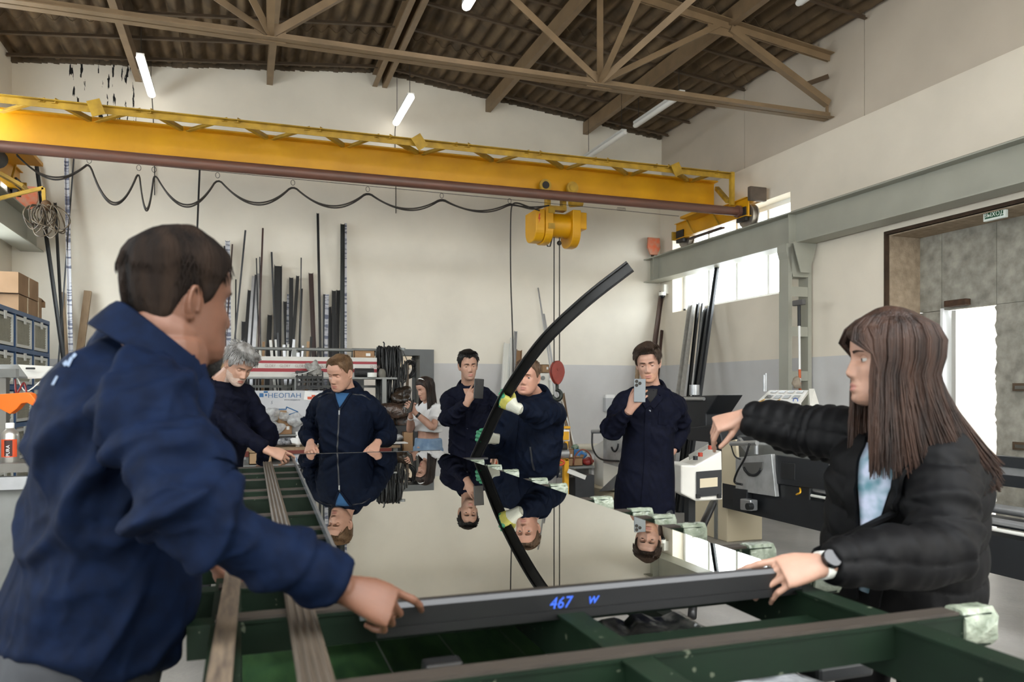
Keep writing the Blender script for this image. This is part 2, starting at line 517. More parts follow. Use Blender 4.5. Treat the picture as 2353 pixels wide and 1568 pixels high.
# ragged foam edge beside the wicket
k = MB(); prof_ = []
zz = 0.0
rr = random.Random(3); out = []
while zz < zj:
    out.append((WY0 - rr.uniform(-.022, .006), zz)); zz += rr.uniform(.02, .05)
out.append((WY0 - .006, zj))
pl = out + [(GY0 + 1.2, zj), (GY0 + 1.2, 0)]
k.prism([(p[0], p[1]) for p in pl], .08, Matrix(((0, 0, 1, GX), (1, 0, 0, 0), (0, 1, 0, 0), (0, 0, 0, 1))))
k.build('board', M_FOAM, g)
for z_ in (at_x(2340, 890, GX).z, at_x(2340, 1025, GX).z):
    k = MB(); yk = at_x(2352, 900, GX).y; k.bb((GX - .02, yk - .09, z_ - .035), (GX + .01, yk + .09, z_ + .035)); k.build('recess_plate', M_STEEL_DK, g)
    k = MB(); k.bb((GX - .03, yk - .06, z_ - .018), (GX - .015, yk + .06, z_ + .012)); k.build('pull_grip', mat('worn_steel', (120, 118, 112), .4, .8), g)
# wicket leaf standing open outside, closer and frame
k = MB(); ya = at_x(2199, 900, GX).y
k.bar((GX + .04, WY1 - .10, WZ / 2), (GX + .9, WY1 - .02, WZ / 2), .045, WZ - .05); k.build('wicket_leaf', mat('aluminium_door', (188, 186, 180), .35, .6), g)
k = MB(); k.bb((GX - .02, WY1 - .03, 0), (GX + .1, WY1, WZ)); k.build('wicket_jamb', M_WFRAME, g)
k = MB(); pc = at_x(2196, 697, GX - .05); k.bb((GX - .09, pc.y - .14, pc.z - .03), (GX - .02, pc.y + .1, pc.z + .03)); k.build('door_closer', M_RUST, g, bevel=.006)
k = MB(); k.bb((XR - .004, GY1 - .001, 0), (XR + .03, GY1 + .035, GZ + .035)); k.bb((XR - .004, GY0, GZ), (XR + .03, GY1, GZ + .035)); k.build('gap_strip', M_EDGE, g)
M_REVEAL = mat('reveal_plaster', (170, 152, 130), .95, rgb2=(140, 124, 104), scale=14, bump=.6, bscale=50)
k = MB(); k.bb((XR + .03, GY1 - .012, 0), (GX, GY1, GZ)); k.bb((XR + .03, GY0, GZ - .012), (GX, GY1 - .012, GZ)); k.build('reveal_lining', M_REVEAL, g)
# outside ground and pale yard wall seen through the wicket
k = MB(); k.bb((GX + 3.2, 1.0, 0), (GX + 3.3, 12.0, 3.0))
struct(k.build('wall_yard', mat('yard_wall', (232, 228, 220), .9, var=.05, scale=3, bump=.4, bscale=20)), 'pale sunlit yard wall outside the wicket door')

# exit sign hanging at the gate lintel
es = thing('exit_sign', 'small green exit sign hanging under the gate lintel', 'sign', at_x(2285, 470, XR + .06))
c = at_x(2286, 493, XR + .06)
k = MB(); k.bb((XR + .05, c.y - .105, c.z - .045), (XR + .085, c.y + .105, c.z + .045)); k.build('sign_panel', mat('exit_plate', (222, 230, 224), .3), es, bevel=.004)
k = MB(); k.bb((XR + .047, c.y - .088, c.z - .026), (XR + .05, c.y + .088, c.z + .026)); k.build('sign_field', mat('exit_green', (16, 78, 48), .4), es)
k = MB(); text_mesh('ВЫХОД', .054, M=frame((XR + .0462, c.y, c.z), (0, -1, 0), (0, 0, 1)), mb=k); k.build('sign_lettering', mat('exit_white', (235, 242, 235), .4), es)
for dy in (-.05, .05):
    k = MB(); k.tube([(XR + .06, c.y + dy, c.z + .045), (XR + .06, c.y + dy + .02, GZ)], .003, 6); k.build('hanger', M_DOORGREY, es)
k = MB(); k.bb((XR + .04, c.y - .06, GZ - .012), (XR + .1, c.y + .12, GZ)); k.build('mount_plate', mat('exit_plate', ()), es)

# ------------------------------------------------------------------ roof: corrugated sheets, beams, purlins, truss
ceil = struct(bpy.data.objects.new('ceiling', None), 'brown corrugated roof sheets over steel beams'); COL.objects.link(ceil)
WAVE, AMP = .175, .034
def sheet_mesh():
    k = MB(); n = 7 * 10; Wd = 7 * WAVE + .09; g = []
    for y_ in (0, 1.25):
        row = []
        for i in range(n + 1):
            x_ = Wd * i / n
            row.append((x_, y_, AMP * math.cos(2 * math.pi * x_ / WAVE)))
        g.append(row)
    k.sheet(g, .007)
    return k.mesh('roof_sheet', M_ROOF, 60)
SM = sheet_mesh()
for side in (-1, 1):
    for ix in range(4):
        for iy in range(9):
            y0 = YB + .12 - 1.25 - iy * 1.17
            if y0 < -.6:
                continue
            o = obj_from(SM, 'roof_sheet', ceil)
            x0 = RIDGE_X + side * (ix * 7 * WAVE) if side > 0 else RIDGE_X - (ix + 1) * 7 * WAVE - .09
            sl = -math.atan(.104) * side
            o.location = (x0, y0, zroof(x0) + .03 + .004 * ((ix + iy) % 2))
            o.rotation_euler = (R(.35), -sl, 0)
k = MB()
k.sheet([[(RIDGE_X - .3, YF, zroof(RIDGE_X - .3) + .085), (RIDGE_X, YF, 5.90), (RIDGE_X + .3, YF, zroof(RIDGE_X + .3) + .085)], [(RIDGE_X - .3, YB + .3, zroof(RIDGE_X - .3) + .085), (RIDGE_X, YB + .3, 5.90), (RIDGE_X + .3, YB + .3, zroof(RIDGE_X + .3) + .085)]], .01); k.build('ridge_cap', M_ROOF, ceil)
# gable closers: beams along the depth of the hall (double channel on the ridge)
NB = 0
M_CH = M_STEEL_BR
for xb in (-1.25, .30, RIDGE_X, 3.28, 4.80):
    zt = zroof(xb) - .055
    k = MB(); hh = .17
    if abs(xb - RIDGE_X) < .01:
        for sg in (-1, 1):
            q = [(sg * (.035 + a), b) for a, b in channel(hh, .065, .009)]
            if sg < 0: q = q[::-1]
            k.prof((xb, -.5, zt - hh / 2), (xb, YB, zt - hh / 2), q)
        lb = 'double steel channel beam along the roof ridge'
    else:
        k.prof((xb, -.5, zt - hh / 2), (xb, YB, zt - hh / 2), channel(hh, .075 if xb > RIDGE_X else .075, .009))
        lb = {-1.25: 'brown roof channel beam above the first lit tube lamp', .30: 'brown roof channel beam between the two lit tube lamps',
              3.28: 'brown roof channel beam next to the ridge, over the crane hoist', 4.80: 'brown roof channel beam nearest the window wall'}[xb]
    struct(k.build('roof_beam', M_CH), lb, 'beam')
ni = 0
for yb in (10.35, 9.75, 9.12, 8.45, 7.8, 7.15, 6.4, 5.7, 5.0, 4.2):
    k = MB()
    for x0, x1 in ((XL, RIDGE_X), (RIDGE_X, XR)):
        k.prof((x0, yb, zroof(x0) - .012), (x1, yb, zroof(x1) - .012), [(-.02, -.045), (.02, -.045), (.02, -.037), (-.012, -.037), (-.012, 0), (-.02, 0)])
    struct(k.build('roof_purlin', M_STEEL_DK), 'thin dark angle-iron purlin under the roof sheets', 'purlin')['group'] = 'roof purlins'
# rear eave strip of mortar
k = MB()
for i in range(140):
    x0 = XL + (XR - XL) * i / 140; x1 = XL + (XR - XL) * (i + 1) / 140
    k.bb((x0, YB - .035 - .015 * rr.random(), zroof((x0 + x1) / 2) - .025 - .018 * rr.random()), (x1, YB + .02, zroof((x0 + x1) / 2) + .03))
struct(k.build('trim_1', mat('dark_mortar', (88, 76, 60), .95, var=.3, scale=10)), 'dark mortar seam between rear wall and roof')

TY = 6.94
def tz(x): return 5.66 - .12 * abs(x - RIDGE_X)
tr = thing('roof_truss', 'brown angle-iron roof truss crossing the hall', 'truss', (RIDGE_X, TY, 4.45), kind='structure')
def dbl(k, p, q, a=.06, gap=.02, t=.008, flip=1):
    for sg in (-1, 1):
        poly = [(sg * (gap / 2 + x), flip * y) for x, y in angle(a, a, t)]
        if sg * flip < 0: poly = poly[::-1]
        k.prof(p, q, poly)
k = MB(); dbl(k, (XL, TY, 4.43), (XR, TY, 4.43), .07); k.build('bottom_chord', M_STEEL_BR, tr)
for sg in (-1, 1):
    k = MB(); xe = XL if sg < 0 else XR
    dbl(k, (xe, TY, tz(xe)), (RIDGE_X, TY, tz(RIDGE_X)), .075, flip=-1); k.build('top_chord', M_STEEL_BR, tr)
def pipe(p, q, nm='web_member', r=.032, m=None):
    k = MB(); k.prof(p, q, [(-r, -r), (r, -r), (r, -r + .012), (-r + .012, -r + .012), (-r + .012, r), (-r, r)], up=(0, 1, .01)); k.build(nm, m or M_STEEL_BR, tr)
for sg in (-1, 1):
    nx = RIDGE_X + sg * 1.545
    tx = RIDGE_X + sg * 2.93
    ex = XR if sg > 0 else XL
    nd = (nx, TY, 4.47)
    pipe(nd, (RIDGE_X, TY, tz(RIDGE_X) - .04))
    pipe(nd, (nx, TY, tz(nx)))
    pipe(nd, (tx, TY, tz(tx) - .05), r=.028)
    pipe((tx + sg * .12, TY, tz(tx) - .08), (ex - sg * .02, TY, 4.60), r=.036)
    pipe((ex - sg * .03, TY, 4.62), (ex - sg * .03, TY, 4.45), r=.012)
    k = MB(); k.bb((nx - .13, TY - .008, 4.42), (nx + .13, TY + .008, 4.58)); k.build('gusset', M_STEEL_BR, tr)
    k = MB(); k.bb((tx - .14, TY - .008, tz(tx) - .16), (tx + .16, TY + .008, tz(tx) + .02)); k.build('gusset', M_STEEL_BR, tr)
    pipe(nd, (nx, TY - 1.75, 5.5), 'wind_brace', .03)
    pipe(nd, (nx + .97 * sg, TY - 1.75, 5.42), 'wind_brace', .03)
k = MB(); k.bar((XR - .02, TY, 4.9), (XR - .3, TY, 4.78), .03, .05); k.build('wall_tie', M_STEEL_DK, tr)

# ------------------------------------------------------------------ crane runway
def runway(x, name, label, y1=YB):
    k = MB(); h = .36; zt = 3.45
    k.prof((x, 1.2, zt - h / 2), (x, y1, zt - h / 2), ibeam(h, .24, .014, .012))
    o = struct(k.build(name, M_RAILGREY), label, 'crane rail')
    for yy in (7.28, 4.3, 10.35):
        k = MB(); k.bb((x - .1, yy - .006, zt - h + .014), (x + .1, yy + .006, zt - .014)); k.build('stiffener', M_RAILGREY, o)
    k = MB(); k.bb((x - .025, 1.2, zt), (x + .025, y1 - .1, zt + .035)); k.build('rail_head', M_RUST, o)
    return o
RX, LX = 5.94, -2.36
runway(RX, 'crane_rail_beam', 'grey steel runway beam along the window wall')
runway(LX, 'crane_rail_beam', 'grey steel runway beam in the corner above the storage bins', YB)
RZ = 3.485
# laced column under the runway
co = thing('rail_column', 'grey laced steel column carrying the runway beam', 'column', (5.95, 7.28, 0), kind='structure')
for xa, sg in ((5.80, 1), (6.07, -1)):
    k = MB(); k.prof((xa, 7.28, 0), (xa, 7.28, 3.09), [(a, b) for a, b in channel(.2, .055, .008)], up=(0, 1, 0)) if False else k.bb((xa - .025, 7.2, 0), (xa + .025, 7.36, 3.05)); k.build('column_flange', M_RAILGREY, co)
for z_ in (.3, 1.0, 1.55, 2.05, 2.5):
    k = MB(); k.bb((5.80, 7.205, z_), (6.07, 7.215, z_ + .11)); k.build('batten_plate', M_RAILGREY, co)
k = MB()
Mx = Matrix(((1, 0, 0, 5.94), (0, 0, 1, 7.2), (0, 1, 0, 0), (0, 0, 0, 1)))
k.prism([(-.19, 3.09), (.19, 3.09), (.19, 3.0), (.1, 2.72), (-.1, 2.72), (-.19, 3.0)], .16, Mx); k.build('column_head', M_RAILGREY, co)
for yy in (7.12, 7.36):
    k = MB(); k.prism([(-.16, 3.09), (.16, 3.09), (.06, 2.76), (-.06, 2.76)], .012, Matrix(((1, 0, 0, 5.94), (0, 0, 1, yy), (0, 1, 0, 0), (0, 0, 0, 1)))); k.build('bracket_plate', M_RAILGREY, co)
k = MB(); k.bb((5.76, 7.14, 0), (6.1, 7.42, .03)); k.build('base_plate', M_RAILGREY, co)
# end stops
M_STOP = mat('faded_orange_paint', (202, 92, 48), .7, rgb2=(176, 128, 104), scale=14, bump=.2)
for (u, v, X, lb) in ((1503, 566, RX - .02, 'faded orange end stop plate on the runway beam by the window'), (62, 452, LX + .05, 'faded orange end stop plate on the runway beam above the bins')):
    p = at_x(u, v, X); p.y = min(p.y, YB - .12)
    k = MB(); k.prism([(-.1, .13), (.1, .13), (.11, -.02), (.06, -.13), (-.06, -.13), (-.11, -.02)], .03, Matrix(((1, 0, 0, X), (0, 0, 1, p.y), (0, 1, 0, RZ + .15), (0, 0, 0, 1))))
    o = k.build('end_stop', M_STOP, bevel=.004); tag(o, lb, 'end stop')
    k = MB(); k.bb((X - .02, p.y + .03, RZ), (X + .02, p.y + .06, RZ + .2)); k.build('stop_post', M_RUST, o)
# ------------------------------------------------------------------ bridge crane
M_YEL = mat('crane_yellow', (216, 158, 3), .45, rgb2=(196, 140, 2), scale=2.5, bump=.05, bscale=30)
M_YEL2 = mat('crane_yellow_dusty', (186, 148, 42), .55, rgb2=(150, 116, 30), scale=9)
M_SHAFT = mat('brown_primer_shaft', (110, 72, 58), .45, rgb2=(92, 66, 56), scale=4, stretch=(1, 6, 6))
M_DARK = mat('grimy_black', (34, 30, 27), .6, var=.3, scale=12)
M_WHEEL = mat('worn_wheel_steel', (158, 152, 144), .35, .7, var=.15)
M_CABLE = mat('dark_cable', (40, 34, 28), .6)
CY = 8.9                                   # girder
cr = thing('bridge_crane', 'yellow overhead bridge crane spanning the hall', 'crane', (RIDGE_X, CY, 4.0))
GX0, GX1 = LX + .1, at_y(1640, 440, CY).x
k = MB(); k.prof((GX0, CY, 4.025), (GX1, CY, 4.025), ibeam(.37, .2, .018, .014)); k.build('girder', M_YEL, cr)
SY, SZ = 8.2, CAM_Z + 2.215
k = MB(); k.cyl((LX + .12, SY, SZ), (RX - .1, SY, SZ), .054, 20); k.build('drive_shaft', M_SHAFT, cr, smooth=40)
for x_ in (LX + .14, RX - .12):
    k = MB(); k.cyl((x_ - .02, SY, SZ), (x_ + .02, SY, SZ), .075, 20); k.build('shaft_coupling', M_SHAFT, cr, smooth=40)
# horizontal stiffening truss in front of the girder
BY, BZ = 8.3, CAM_Z + 2.68
XE = at_y(1683, 408, BY).x
k = MB(); k.prof((GX0 - .1, BY, BZ), (XE, BY, BZ), [(-.03, -.03), (-.022, -.03), (-.022, .03), (.03, .03), (.03, .038), (-.03, .038)][::-1]); k.build('truss_chord', M_YEL2, cr)
npan = 10
us = [(-110, 110), (110, 330), (330, 530), (530, 720), (720, 880), (880, 1060), (1060, 1225), (1225, 1380), (1380, 1520), (1520, 1660)]
for i, (ua, ub) in enumerate(us):
    um = (ua + ub) / 2 - 6
    xm = at_y(um, 400, CY - .1).x
    for uq in (ua + 12, ub - 12):
        xq = at_y(uq, 400, BY).x
        k = MB(); k.prof((xq, BY, BZ + .02), (xm + (.03 if uq > um else -.03), CY - .1, BZ + .03), [(-.022, -.006), (.022, -.006), (.022, .04), (.016, .04), (.016, 0), (-.022, 0)]); k.build('truss_diagonal', M_YEL2, cr)
for uq, a in ((222, 20), (962, 35), (1552, 25)):
    p = at_y(uq, 100, BY)
    p.z = BZ
    Mg = Matrix.Translation((p.x, BY - .035, BZ)) @ Matrix.Rotation(R(90), 4, 'X') @ Matrix.Rotation(R(a), 4, 'Z')
    k = MB(); k.prism([(-.06, -.075), (.06, -.075), (.06, .075), (-.06, .075)], .008, Mg); k.build('gusset_plate', M_YEL2, cr)
k = MB(); k.bb((XE - .03, BY - .02, RZ + .28), (XE + .02, BY + .03, BZ + .05)); k.build('truss_post', M_YEL2, cr)
k = MB(); k.bar((GX1 - .02, CY - .1, BZ - .02), (XE - .03, BY + .05, RZ + .34), .05, .05); k.build('truss_strut', M_YEL2, cr)
# end carriages
def carriage(x, side):
    e = MB(); y0, y1 = 8.05, 9.72
    zc = RZ + .2
    e.prof((x - .07 * side, y0, zc), (x - .07 * side, y1, zc), [(-.04, -.1), (.04, -.1), (.04, -.09), (.01, -.09), (.01, .12), (.04, .12), (.04, .13), (-.04, .13), (-.04, .12), (-.01, .12), (-.01, -.09), (-.04, -.09)])
    root = e.build('end_carriage', M_YEL, cr)
    for yw in (8.17, 9.6):
        for dx, r_ in ((-.05, .15), (-.02, .125), (.02, .125), (.05, .15)):
            pass
        k = MB(); xc = x + .02 * side
        k.cyl((xc - .045, yw, RZ + .125), (xc - .03, yw, RZ + .125), .15, 28); k.cyl((xc - .03, yw, RZ + .125), (xc + .03, yw, RZ + .125), .125, 28); k.cyl((xc + .03, yw, RZ + .125), (xc + .045, yw, RZ + .125), .15, 28)
        k.build('wheel', M_WHEEL, root, smooth=40)
        k = MB(); k.cyl((xc - .1 * side, yw, RZ + .125), (xc + .06 * side, yw, RZ + .125), .05, 16); k.build('axle_hub', M_DARK, root, smooth=40)
        k = MB(); k.bb((xc - .1 * side - .02, yw - .09, RZ + .05), (xc - .1 * side + .02, yw + .09, RZ + .22)); k.build('axle_box', M_DARK, root)
    k = MB(); k.bb((x - .12, y0 - .1, RZ + .27), (x + .12, y0 - .04, RZ + .44)); k.build('buffer_plate', mat('grimy_rubber', (86, 74, 64), .8, var=.2), root, bevel=.01)
    k = MB(); k.bb((x - .05, y0 - .05, RZ + .28), (x + .03, y0 + .1, RZ + .33)); k.build('buffer_arm', M_YEL, root)
    k = MB(); k.bb((x - .09 * side - .05, y1, zc - .1), (x - .09 * side + .05, y1 + .03, zc + .02)); k.build('end_cap', M_YEL2, root)
    for yq in (8.6, 9.2):
        k = MB(); k.bar((x - .12 * side, yq, zc - .1), (x - .12 * side, yq + .18, zc + .12), .02, .012); k.build('web_rib', M_YEL2, root)
    k = MB(); k.bb((x - .16, 8.5, RZ + .03), (x - .1, 9.3, RZ + .05)); k.build('cleaner_bar', M_RUST, root)
    return root
carriage(RX, 1); carriage(LX, -1)
k = MB(); k.bb((GX1 - .3, 8.55, RZ + .29), (RX + .05, 9.25, RZ + .325)); k.build('saddle_plate', M_YEL, cr)
k = MB(); k.bb((LX - .05, 8.55, RZ + .29), (GX0 + .3, 9.25, RZ + .325)); k.build('saddle_plate', M_YEL, cr)
# motor and gear unit at the bin-side end
k = MB(); k.cyl((LX + .12, 8.35, SZ + .02), (LX + .12, 8.75, SZ + .02), .09, 18); k.build('travel_motor', M_DARK, cr, smooth=40)
k = MB(); k.bar(at_y(-60, 470, 8.1), at_y(100, 432, 8.1), .03, .03); k.bar(at_y(100, 432, 8.1), at_y(102, 470, 8.1), .03, .03); k.build('cable_bracket', M_YEL2, cr)
k = MB(); pb = at_y(20, 400, 8.5); k.bar(pb + Vector((-.3, 0, .12)), pb + Vector((.14, 0, -.12)), .2, .03); k.build('motor_guard', M_YEL2, cr)

# ------------------------------------------------------------------ electric hoist under the girder
HX = at_y(1278, 500, CY).x
def hp(u, v, dy=0.0):
    p = at_y(u, v, CY + dy); return p
ho = thing('electric_hoist', 'yellow electric hoist hanging under the crane girder', 'hoist', (HX, CY, 3.6))
sc_ = 9.57 / FPX
z0 = CAM_Z
def hz(v): return CAM_Z + 9.57 * (HOR - v) / FPX
def hx(u): return HX + (u - 1278) * sc_ / .93
k = MB(); k.cyl((hx(1252), CY, hz(518)), (hx(1308), CY, hz(518)), .15, 28); k.build('rope_drum', M_YEL, ho, smooth=40)
# left control box, rounded bottom
def rbox(k, x0, x1, y0, y1, z0, z1, r):
    n = 8; pl = [(y0, z1), (y0, z0 + r)]
    pl += [(y0 + r - r * math.cos(a), z0 + r - r * math.sin(a)) for a in [i * math.pi / 2 / n for i in range(1, n + 1)]]
    pl += [(y1 - r + r * math.sin(a), z0 + r - r * math.cos(a)) for a in [i * math.pi / 2 / n for i in range(0, n + 1)]] + [(y1, z1)]
    k.prism(pl, x1 - x0, Matrix(((0, 0, 1, x0), (1, 0, 0, 0), (0, 1, 0, 0), (0, 0, 0, 1))))
k = MB(); rbox(k, hx(1219), hx(1240), CY - .19, CY + .19, hz(560), hz(490), .15); k.build('control_box', M_YEL, ho, bevel=.012)
k = MB(); rbox(k, hx(1241), hx(1258), CY - .2, CY + .2, hz(563), hz(484), .16); k.build('box_cover', M_YEL, ho, bevel=.008)
k = MB(); rbox(k, hx(1302), hx(1321), CY - .2, CY + .2, hz(568), hz(486), .17); k.build('gear_housing', M_YEL, ho, bevel=.01)
k = MB(); k.bb((hx(1321), CY - .17, hz(528)), (hx(1337), CY + .17, hz(489))); k.build('brake_cover', M_YEL, ho, bevel=.012)
for zq in (492, 527):
    k = MB(); k.bb((hx(1246), CY - .215, hz(zq + 6)), (hx(1260), CY - .2, hz(zq - 6))); k.build('clamp', M_YEL2, ho)
k = MB(); lx_ = hx(1226); q = [(0, .06), (.018, .06), (.006, .012), (.02, .012), (-.008, -.06), (.002, -.008), (-.012, -.008)]
k.prism(q, .004, Matrix(((1, 0, 0, lx_), (0, 0, -1, CY - .188), (0, 1, 0, hz(512)), (0, 0, 0, 1)))); k.build('warning_bolt_mark', mat('red_mark', (190, 60, 24), .5), ho)
k = MB(); k.bb((hx(1254), CY - .05, hz(484)), (hx(1262), CY + .05, 3.86)); k.bb((hx(1290), CY - .05, hz(484)), (hx(1298), CY + .05, 3.86)); k.bb((hx(1254), CY - .06, hz(484)), (hx(1298), CY + .06, hz(474))); k.build('yoke', M_YEL2, ho)
for (uu, dy) in ((1245, -.11), (1307, -.11), (1245, .11), (1307, .11)):
    k = MB(); r_ = .075
    k.cyl((hx(uu), CY + dy - .02, 3.935), (hx(uu), CY + dy + .02, 3.935), r_, 24)
    wh = k.build('trolley_wheel', M_YEL2, ho, smooth=40)
    k = MB(); k.cyl((hx(uu), CY + dy - .03, 3.935), (hx(uu), CY + dy - .02, 3.935), .045, 18); k.build('wheel_hub', M_DARK if uu < 1260 else M_YEL2, wh, smooth=40)
k = MB(); k.bb((hx(1236), CY - .14, 3.77), (hx(1320), CY - .12, 3.86)); k.build('trolley_plate', M_YEL2, ho)
k = MB(); k.cyl((hx(1300), CY - .13, 3.74), (hx(1328), CY - .13, 3.76), .05, 16); k.build('trolley_motor', M_YEL2, ho, smooth=40)
k = MB(); k.ball((hx(1283), CY - .03, hz(558)), .03); k.build('limit_weight', M_DARK, ho, smooth=True)
hook_t = 9.45
for uu in (1271, 1283.5):
    k = MB(); k.tube([(hx(uu), CY - .03, hz(535)), (hx(uu), CY - .03, hz(840))], .0075, 6); k.build('lifting_rope', M_CABLE, ho)
k = MB(); k.tube([(hx(1256), CY, hz(560)), (hx(1258), CY, hz(566)), (hx(1264), CY, hz(566)), (hx(1269), CY, hz(545))], .008, 6); k.build('loop_wire', M_CABLE, ho)
# hook block
hb = thing('hook_block', 'red sheave block with dark crane hook hanging on two ropes', 'hook', (hx(1278), CY - .03, hz(900)))
M_REDB = mat('red_oxide_paint', (142, 56, 44), .5, var=.12, scale=14)
xc = hx(1278); yc = CY - .03
zt, zb = hz(829), hz(884)
outl = []
for i in range(24):
    a = 2 * math.pi * i / 24
    x_ = .088 * math.cos(a); z_ = math.sin(a)
    outl.append((x_ * (1 - .3 * max(0, -z_)), (zt + zb) / 2 + z_ * (zt - zb) / 2))
for dy in (-.045, .02):
    k = MB(); k.prism(outl, .03, Matrix(((1, 0, 0, xc), (0, 0, 1, yc + dy), (0, 1, 0, 0), (0, 0, 0, 1)))); k.build('cheek_plate', M_REDB, hb, smooth=30, bevel=.008)
k = MB(); k.cyl((xc, yc - .015, (zt + zb) / 2 + .02), (xc, yc + .02, (zt + zb) / 2 + .02), .075, 24); k.build('sheave', M_DARK, hb, smooth=40)
k = MB(); k.cyl((xc, yc - .055, (zt + zb) / 2 + .04), (xc, yc + .06, (zt + zb) / 2 + .04), .02, 14); k.build('sheave_pin', M_REDB, hb, smooth=40)
k = MB(); hk = [(xc, yc, zb + .02), (xc, yc, zb - .06)]
for i in range(14):
    a = R(100 - i * 22)
    hk.append((xc + .055 * math.cos(a), yc, zb - .13 + .06 * math.sin(a)))
k.tube(hk, [.02, .02] + [.02 + .008 * math.sin(i / 13 * 3.14) for i in range(12)] + [.014, .008], 10); k.build('hook', mat('hook_steel', (58, 62, 58), .45, .7, var=.2), hb, smooth=True)

# festoon cable on a taut wire
FY = 8.55
fe = thing('festoon_cable', 'dark festoon cable hanging in loops from a wire under the crane', 'cable', at_y(600, 420, FY))
def fp(u, v): return at_y(u, v, FY)
k = MB(); k.tube([fp(-20, 345), fp(1290, 470)], .003, 5); k.tube([fp(1290, 470), fp(1560, 497)], .003, 5); k.build('carrier_wire', M_CABLE, fe)
ring_uv = [(205, 369), (319, 386), (354, 390), (500, 403), (673, 420), (845, 435), (1015, 450), (1171, 462)]
def cat(p, q, sag, n=10):
    r_ = []
    for i in range(n + 1):
        s_ = i / n
        r_.append((p[0] + (q[0] - p[0]) * s_, p[1] + (q[1] - p[1]) * s_ + sag * (1 - (2 * s_ - 1) ** 2)))
    return r_
pathuv = cat((38, 355), (205, 374), 43)
sags = [75, 78, 62, 44, 36, 28, 20]
for i in range(len(ring_uv) - 1):
    a_, b_ = ring_uv[i], ring_uv[i + 1]
    pathuv += cat((a_[0], a_[1] + 6), (b_[0], b_[1] + 6), sags[i] * 1.12, 7)[1:]
pathuv += cat((1171, 468), (1262, 472), 6)[1:]
def smooth_path(pts, it=2):
    for _ in range(it):
        q = [pts[0]]
        for a_, b_ in zip(pts[:-1], pts[1:]):
            q += [a_ * .75 + b_ * .25, a_ * .25 + b_ * .75]
        pts = q + [pts[-1]]
    return pts
pts = smooth_path([fp(*p) for p in pathuv], 2)
for off in (0, .014):
    k = MB(); k.tube([p + Vector((0, off, -off * .7 + .01 * math.sin(i * .21) * (off > 0))) for i, p in enumerate(pts)], .0085, 6); k.build('cable_run', M_CABLE, fe, smooth=True)
for u_, v_ in ring_uv:
    k = MB(); c_ = fp(u_, v_); k.tube([c_ + Vector((.02 * math.cos(a), 0, .028 * math.sin(a))) for a in [i * math.pi / 8 for i in range(16)]], .0028, 5, closed=True); k.build('ring', M_CABLE, fe)
k = MB(); c_ = fp(1428, 481)
for i in range(7):
    k.tube([c_ + Vector((-.05 + i * .016 + .009 * math.cos(a), 0, .02 * math.sin(a))) for a in [j * math.pi / 6 for j in range(12)]], .002, 4, closed=True)
tag(k.build('spare_rings', M_CABLE), 'cluster of spare wire rings threaded beside the hoist', 'rings', kind='stuff')
# pendant cable with the loops at the hoist
k = MB(); k.tube(smooth_path([fp(1240, 484), fp(1215, 476), fp(1190, 466), fp(1176, 468), fp(1173, 500), fp(1173, 640), fp(1178, 760), fp(1180, 900)]), .009, 6)
tag(k.build('pendant_cable', M_CABLE, smooth=True), 'thin dark pendant control cable hanging straight down from the festoon', 'cable')
# cable coil by the bins corner
cc = thing('cable_coil', 'tangled coil of beige cable hanging from the crane bracket', 'cable', at_y(115, 500, 8.1))
k0 = at_y(103, 472, 8.1)
M_CO = mat('beige_cable', (112, 98, 78), .6, rgb2=(60, 48, 36), scale=20)
for i in range(13):
    a0 = rng.uniform(-.5, .6); w_ = rng.uniform(.05, .1); h_ = rng.uniform(.17, .30); dx = (i - 6) * .012
    pp = []
    for j in range(22):
        s_ = 2 * math.pi * j / 22
        pp.append(k0 + Vector((dx + w_ * math.sin(s_) * (1 + .2 * math.sin(s_ + i)) + .05 * a0 + .12 * (1 - math.cos(s_)) / 2 * (a0 + .25), .04 * math.sin(2 * s_ + i), -h_ * (1 - math.cos(s_)) / 2)))
    k = MB(); k.tube(pp, .006, 5, closed=True); k.build('cable_loop', M_CO, cc, smooth=True)
k = MB(); k.ball(k0 + Vector((.01, 0, 0)), (.045, .04, .05)); k.build('binding', mat('rag_brown', (92, 66, 40), .8, var=.3, scale=30), cc, smooth=True)
k = MB(); k.tube([k0 + Vector((0, 0, .02)), k0 + Vector((-.02, 0, .1)), at_y(102, 436, 8.1)], .012, 6); k.build('cable_neck', M_CO, cc, smooth=True)

# ------------------------------------------------------------------ tube lamps
M_LED = mat('lit_tube_diffuser', (255, 255, 255), .4, emit=((255, 250, 242), 5.0))
M_OFF = mat('unlit_tube_diffuser', (226, 226, 222), .3)
M_LBASE = mat('lamp_body', (206, 206, 202), .4)
def lamp(x, y0, y1, z, lit, label, hang=True):
    t = thing('tube_lamp', label, 'lamp', (x, (y0 + y1) / 2, z), group='ceiling tube lamps')
    r_ = .045 if lit else .04
    k = MB(); n = 14; rings = []
    for yy in (y0, y0 + .03, y1 - .03, y1):
        s_ = .75 if yy in (y0, y1) else 1
        rings.append([(x + r_ * s_ * math.cos(2 * math.pi * j / n), yy, z + .8 * r_ * s_ * math.sin(2 * math.pi * j / n)) for j in range(n)])
    k.loft(rings); k.build('diffuser', M_LED if lit else M_OFF, t, smooth=40)
    k = MB(); k.bb((x - r_ * .9, y0 + .02, z + .02), (x + r_ * .9, y1 - .02, z + .05)); k.build('lamp_body', M_LBASE, t)
    for yy in (y0 + .1, y1 - .1):
        k = MB(); k.tube([(x, yy, z + .05), (x, yy, zroof(x) - .02)], .004, 5); k.build('hanger_wire', M_CABLE, t)
    return t
zl = CAM_Z + 3.62
lamp(-1.05, 9.3, 10.48, zl, True, 'lit tube lamp beside the black leak stains on the rear wall')
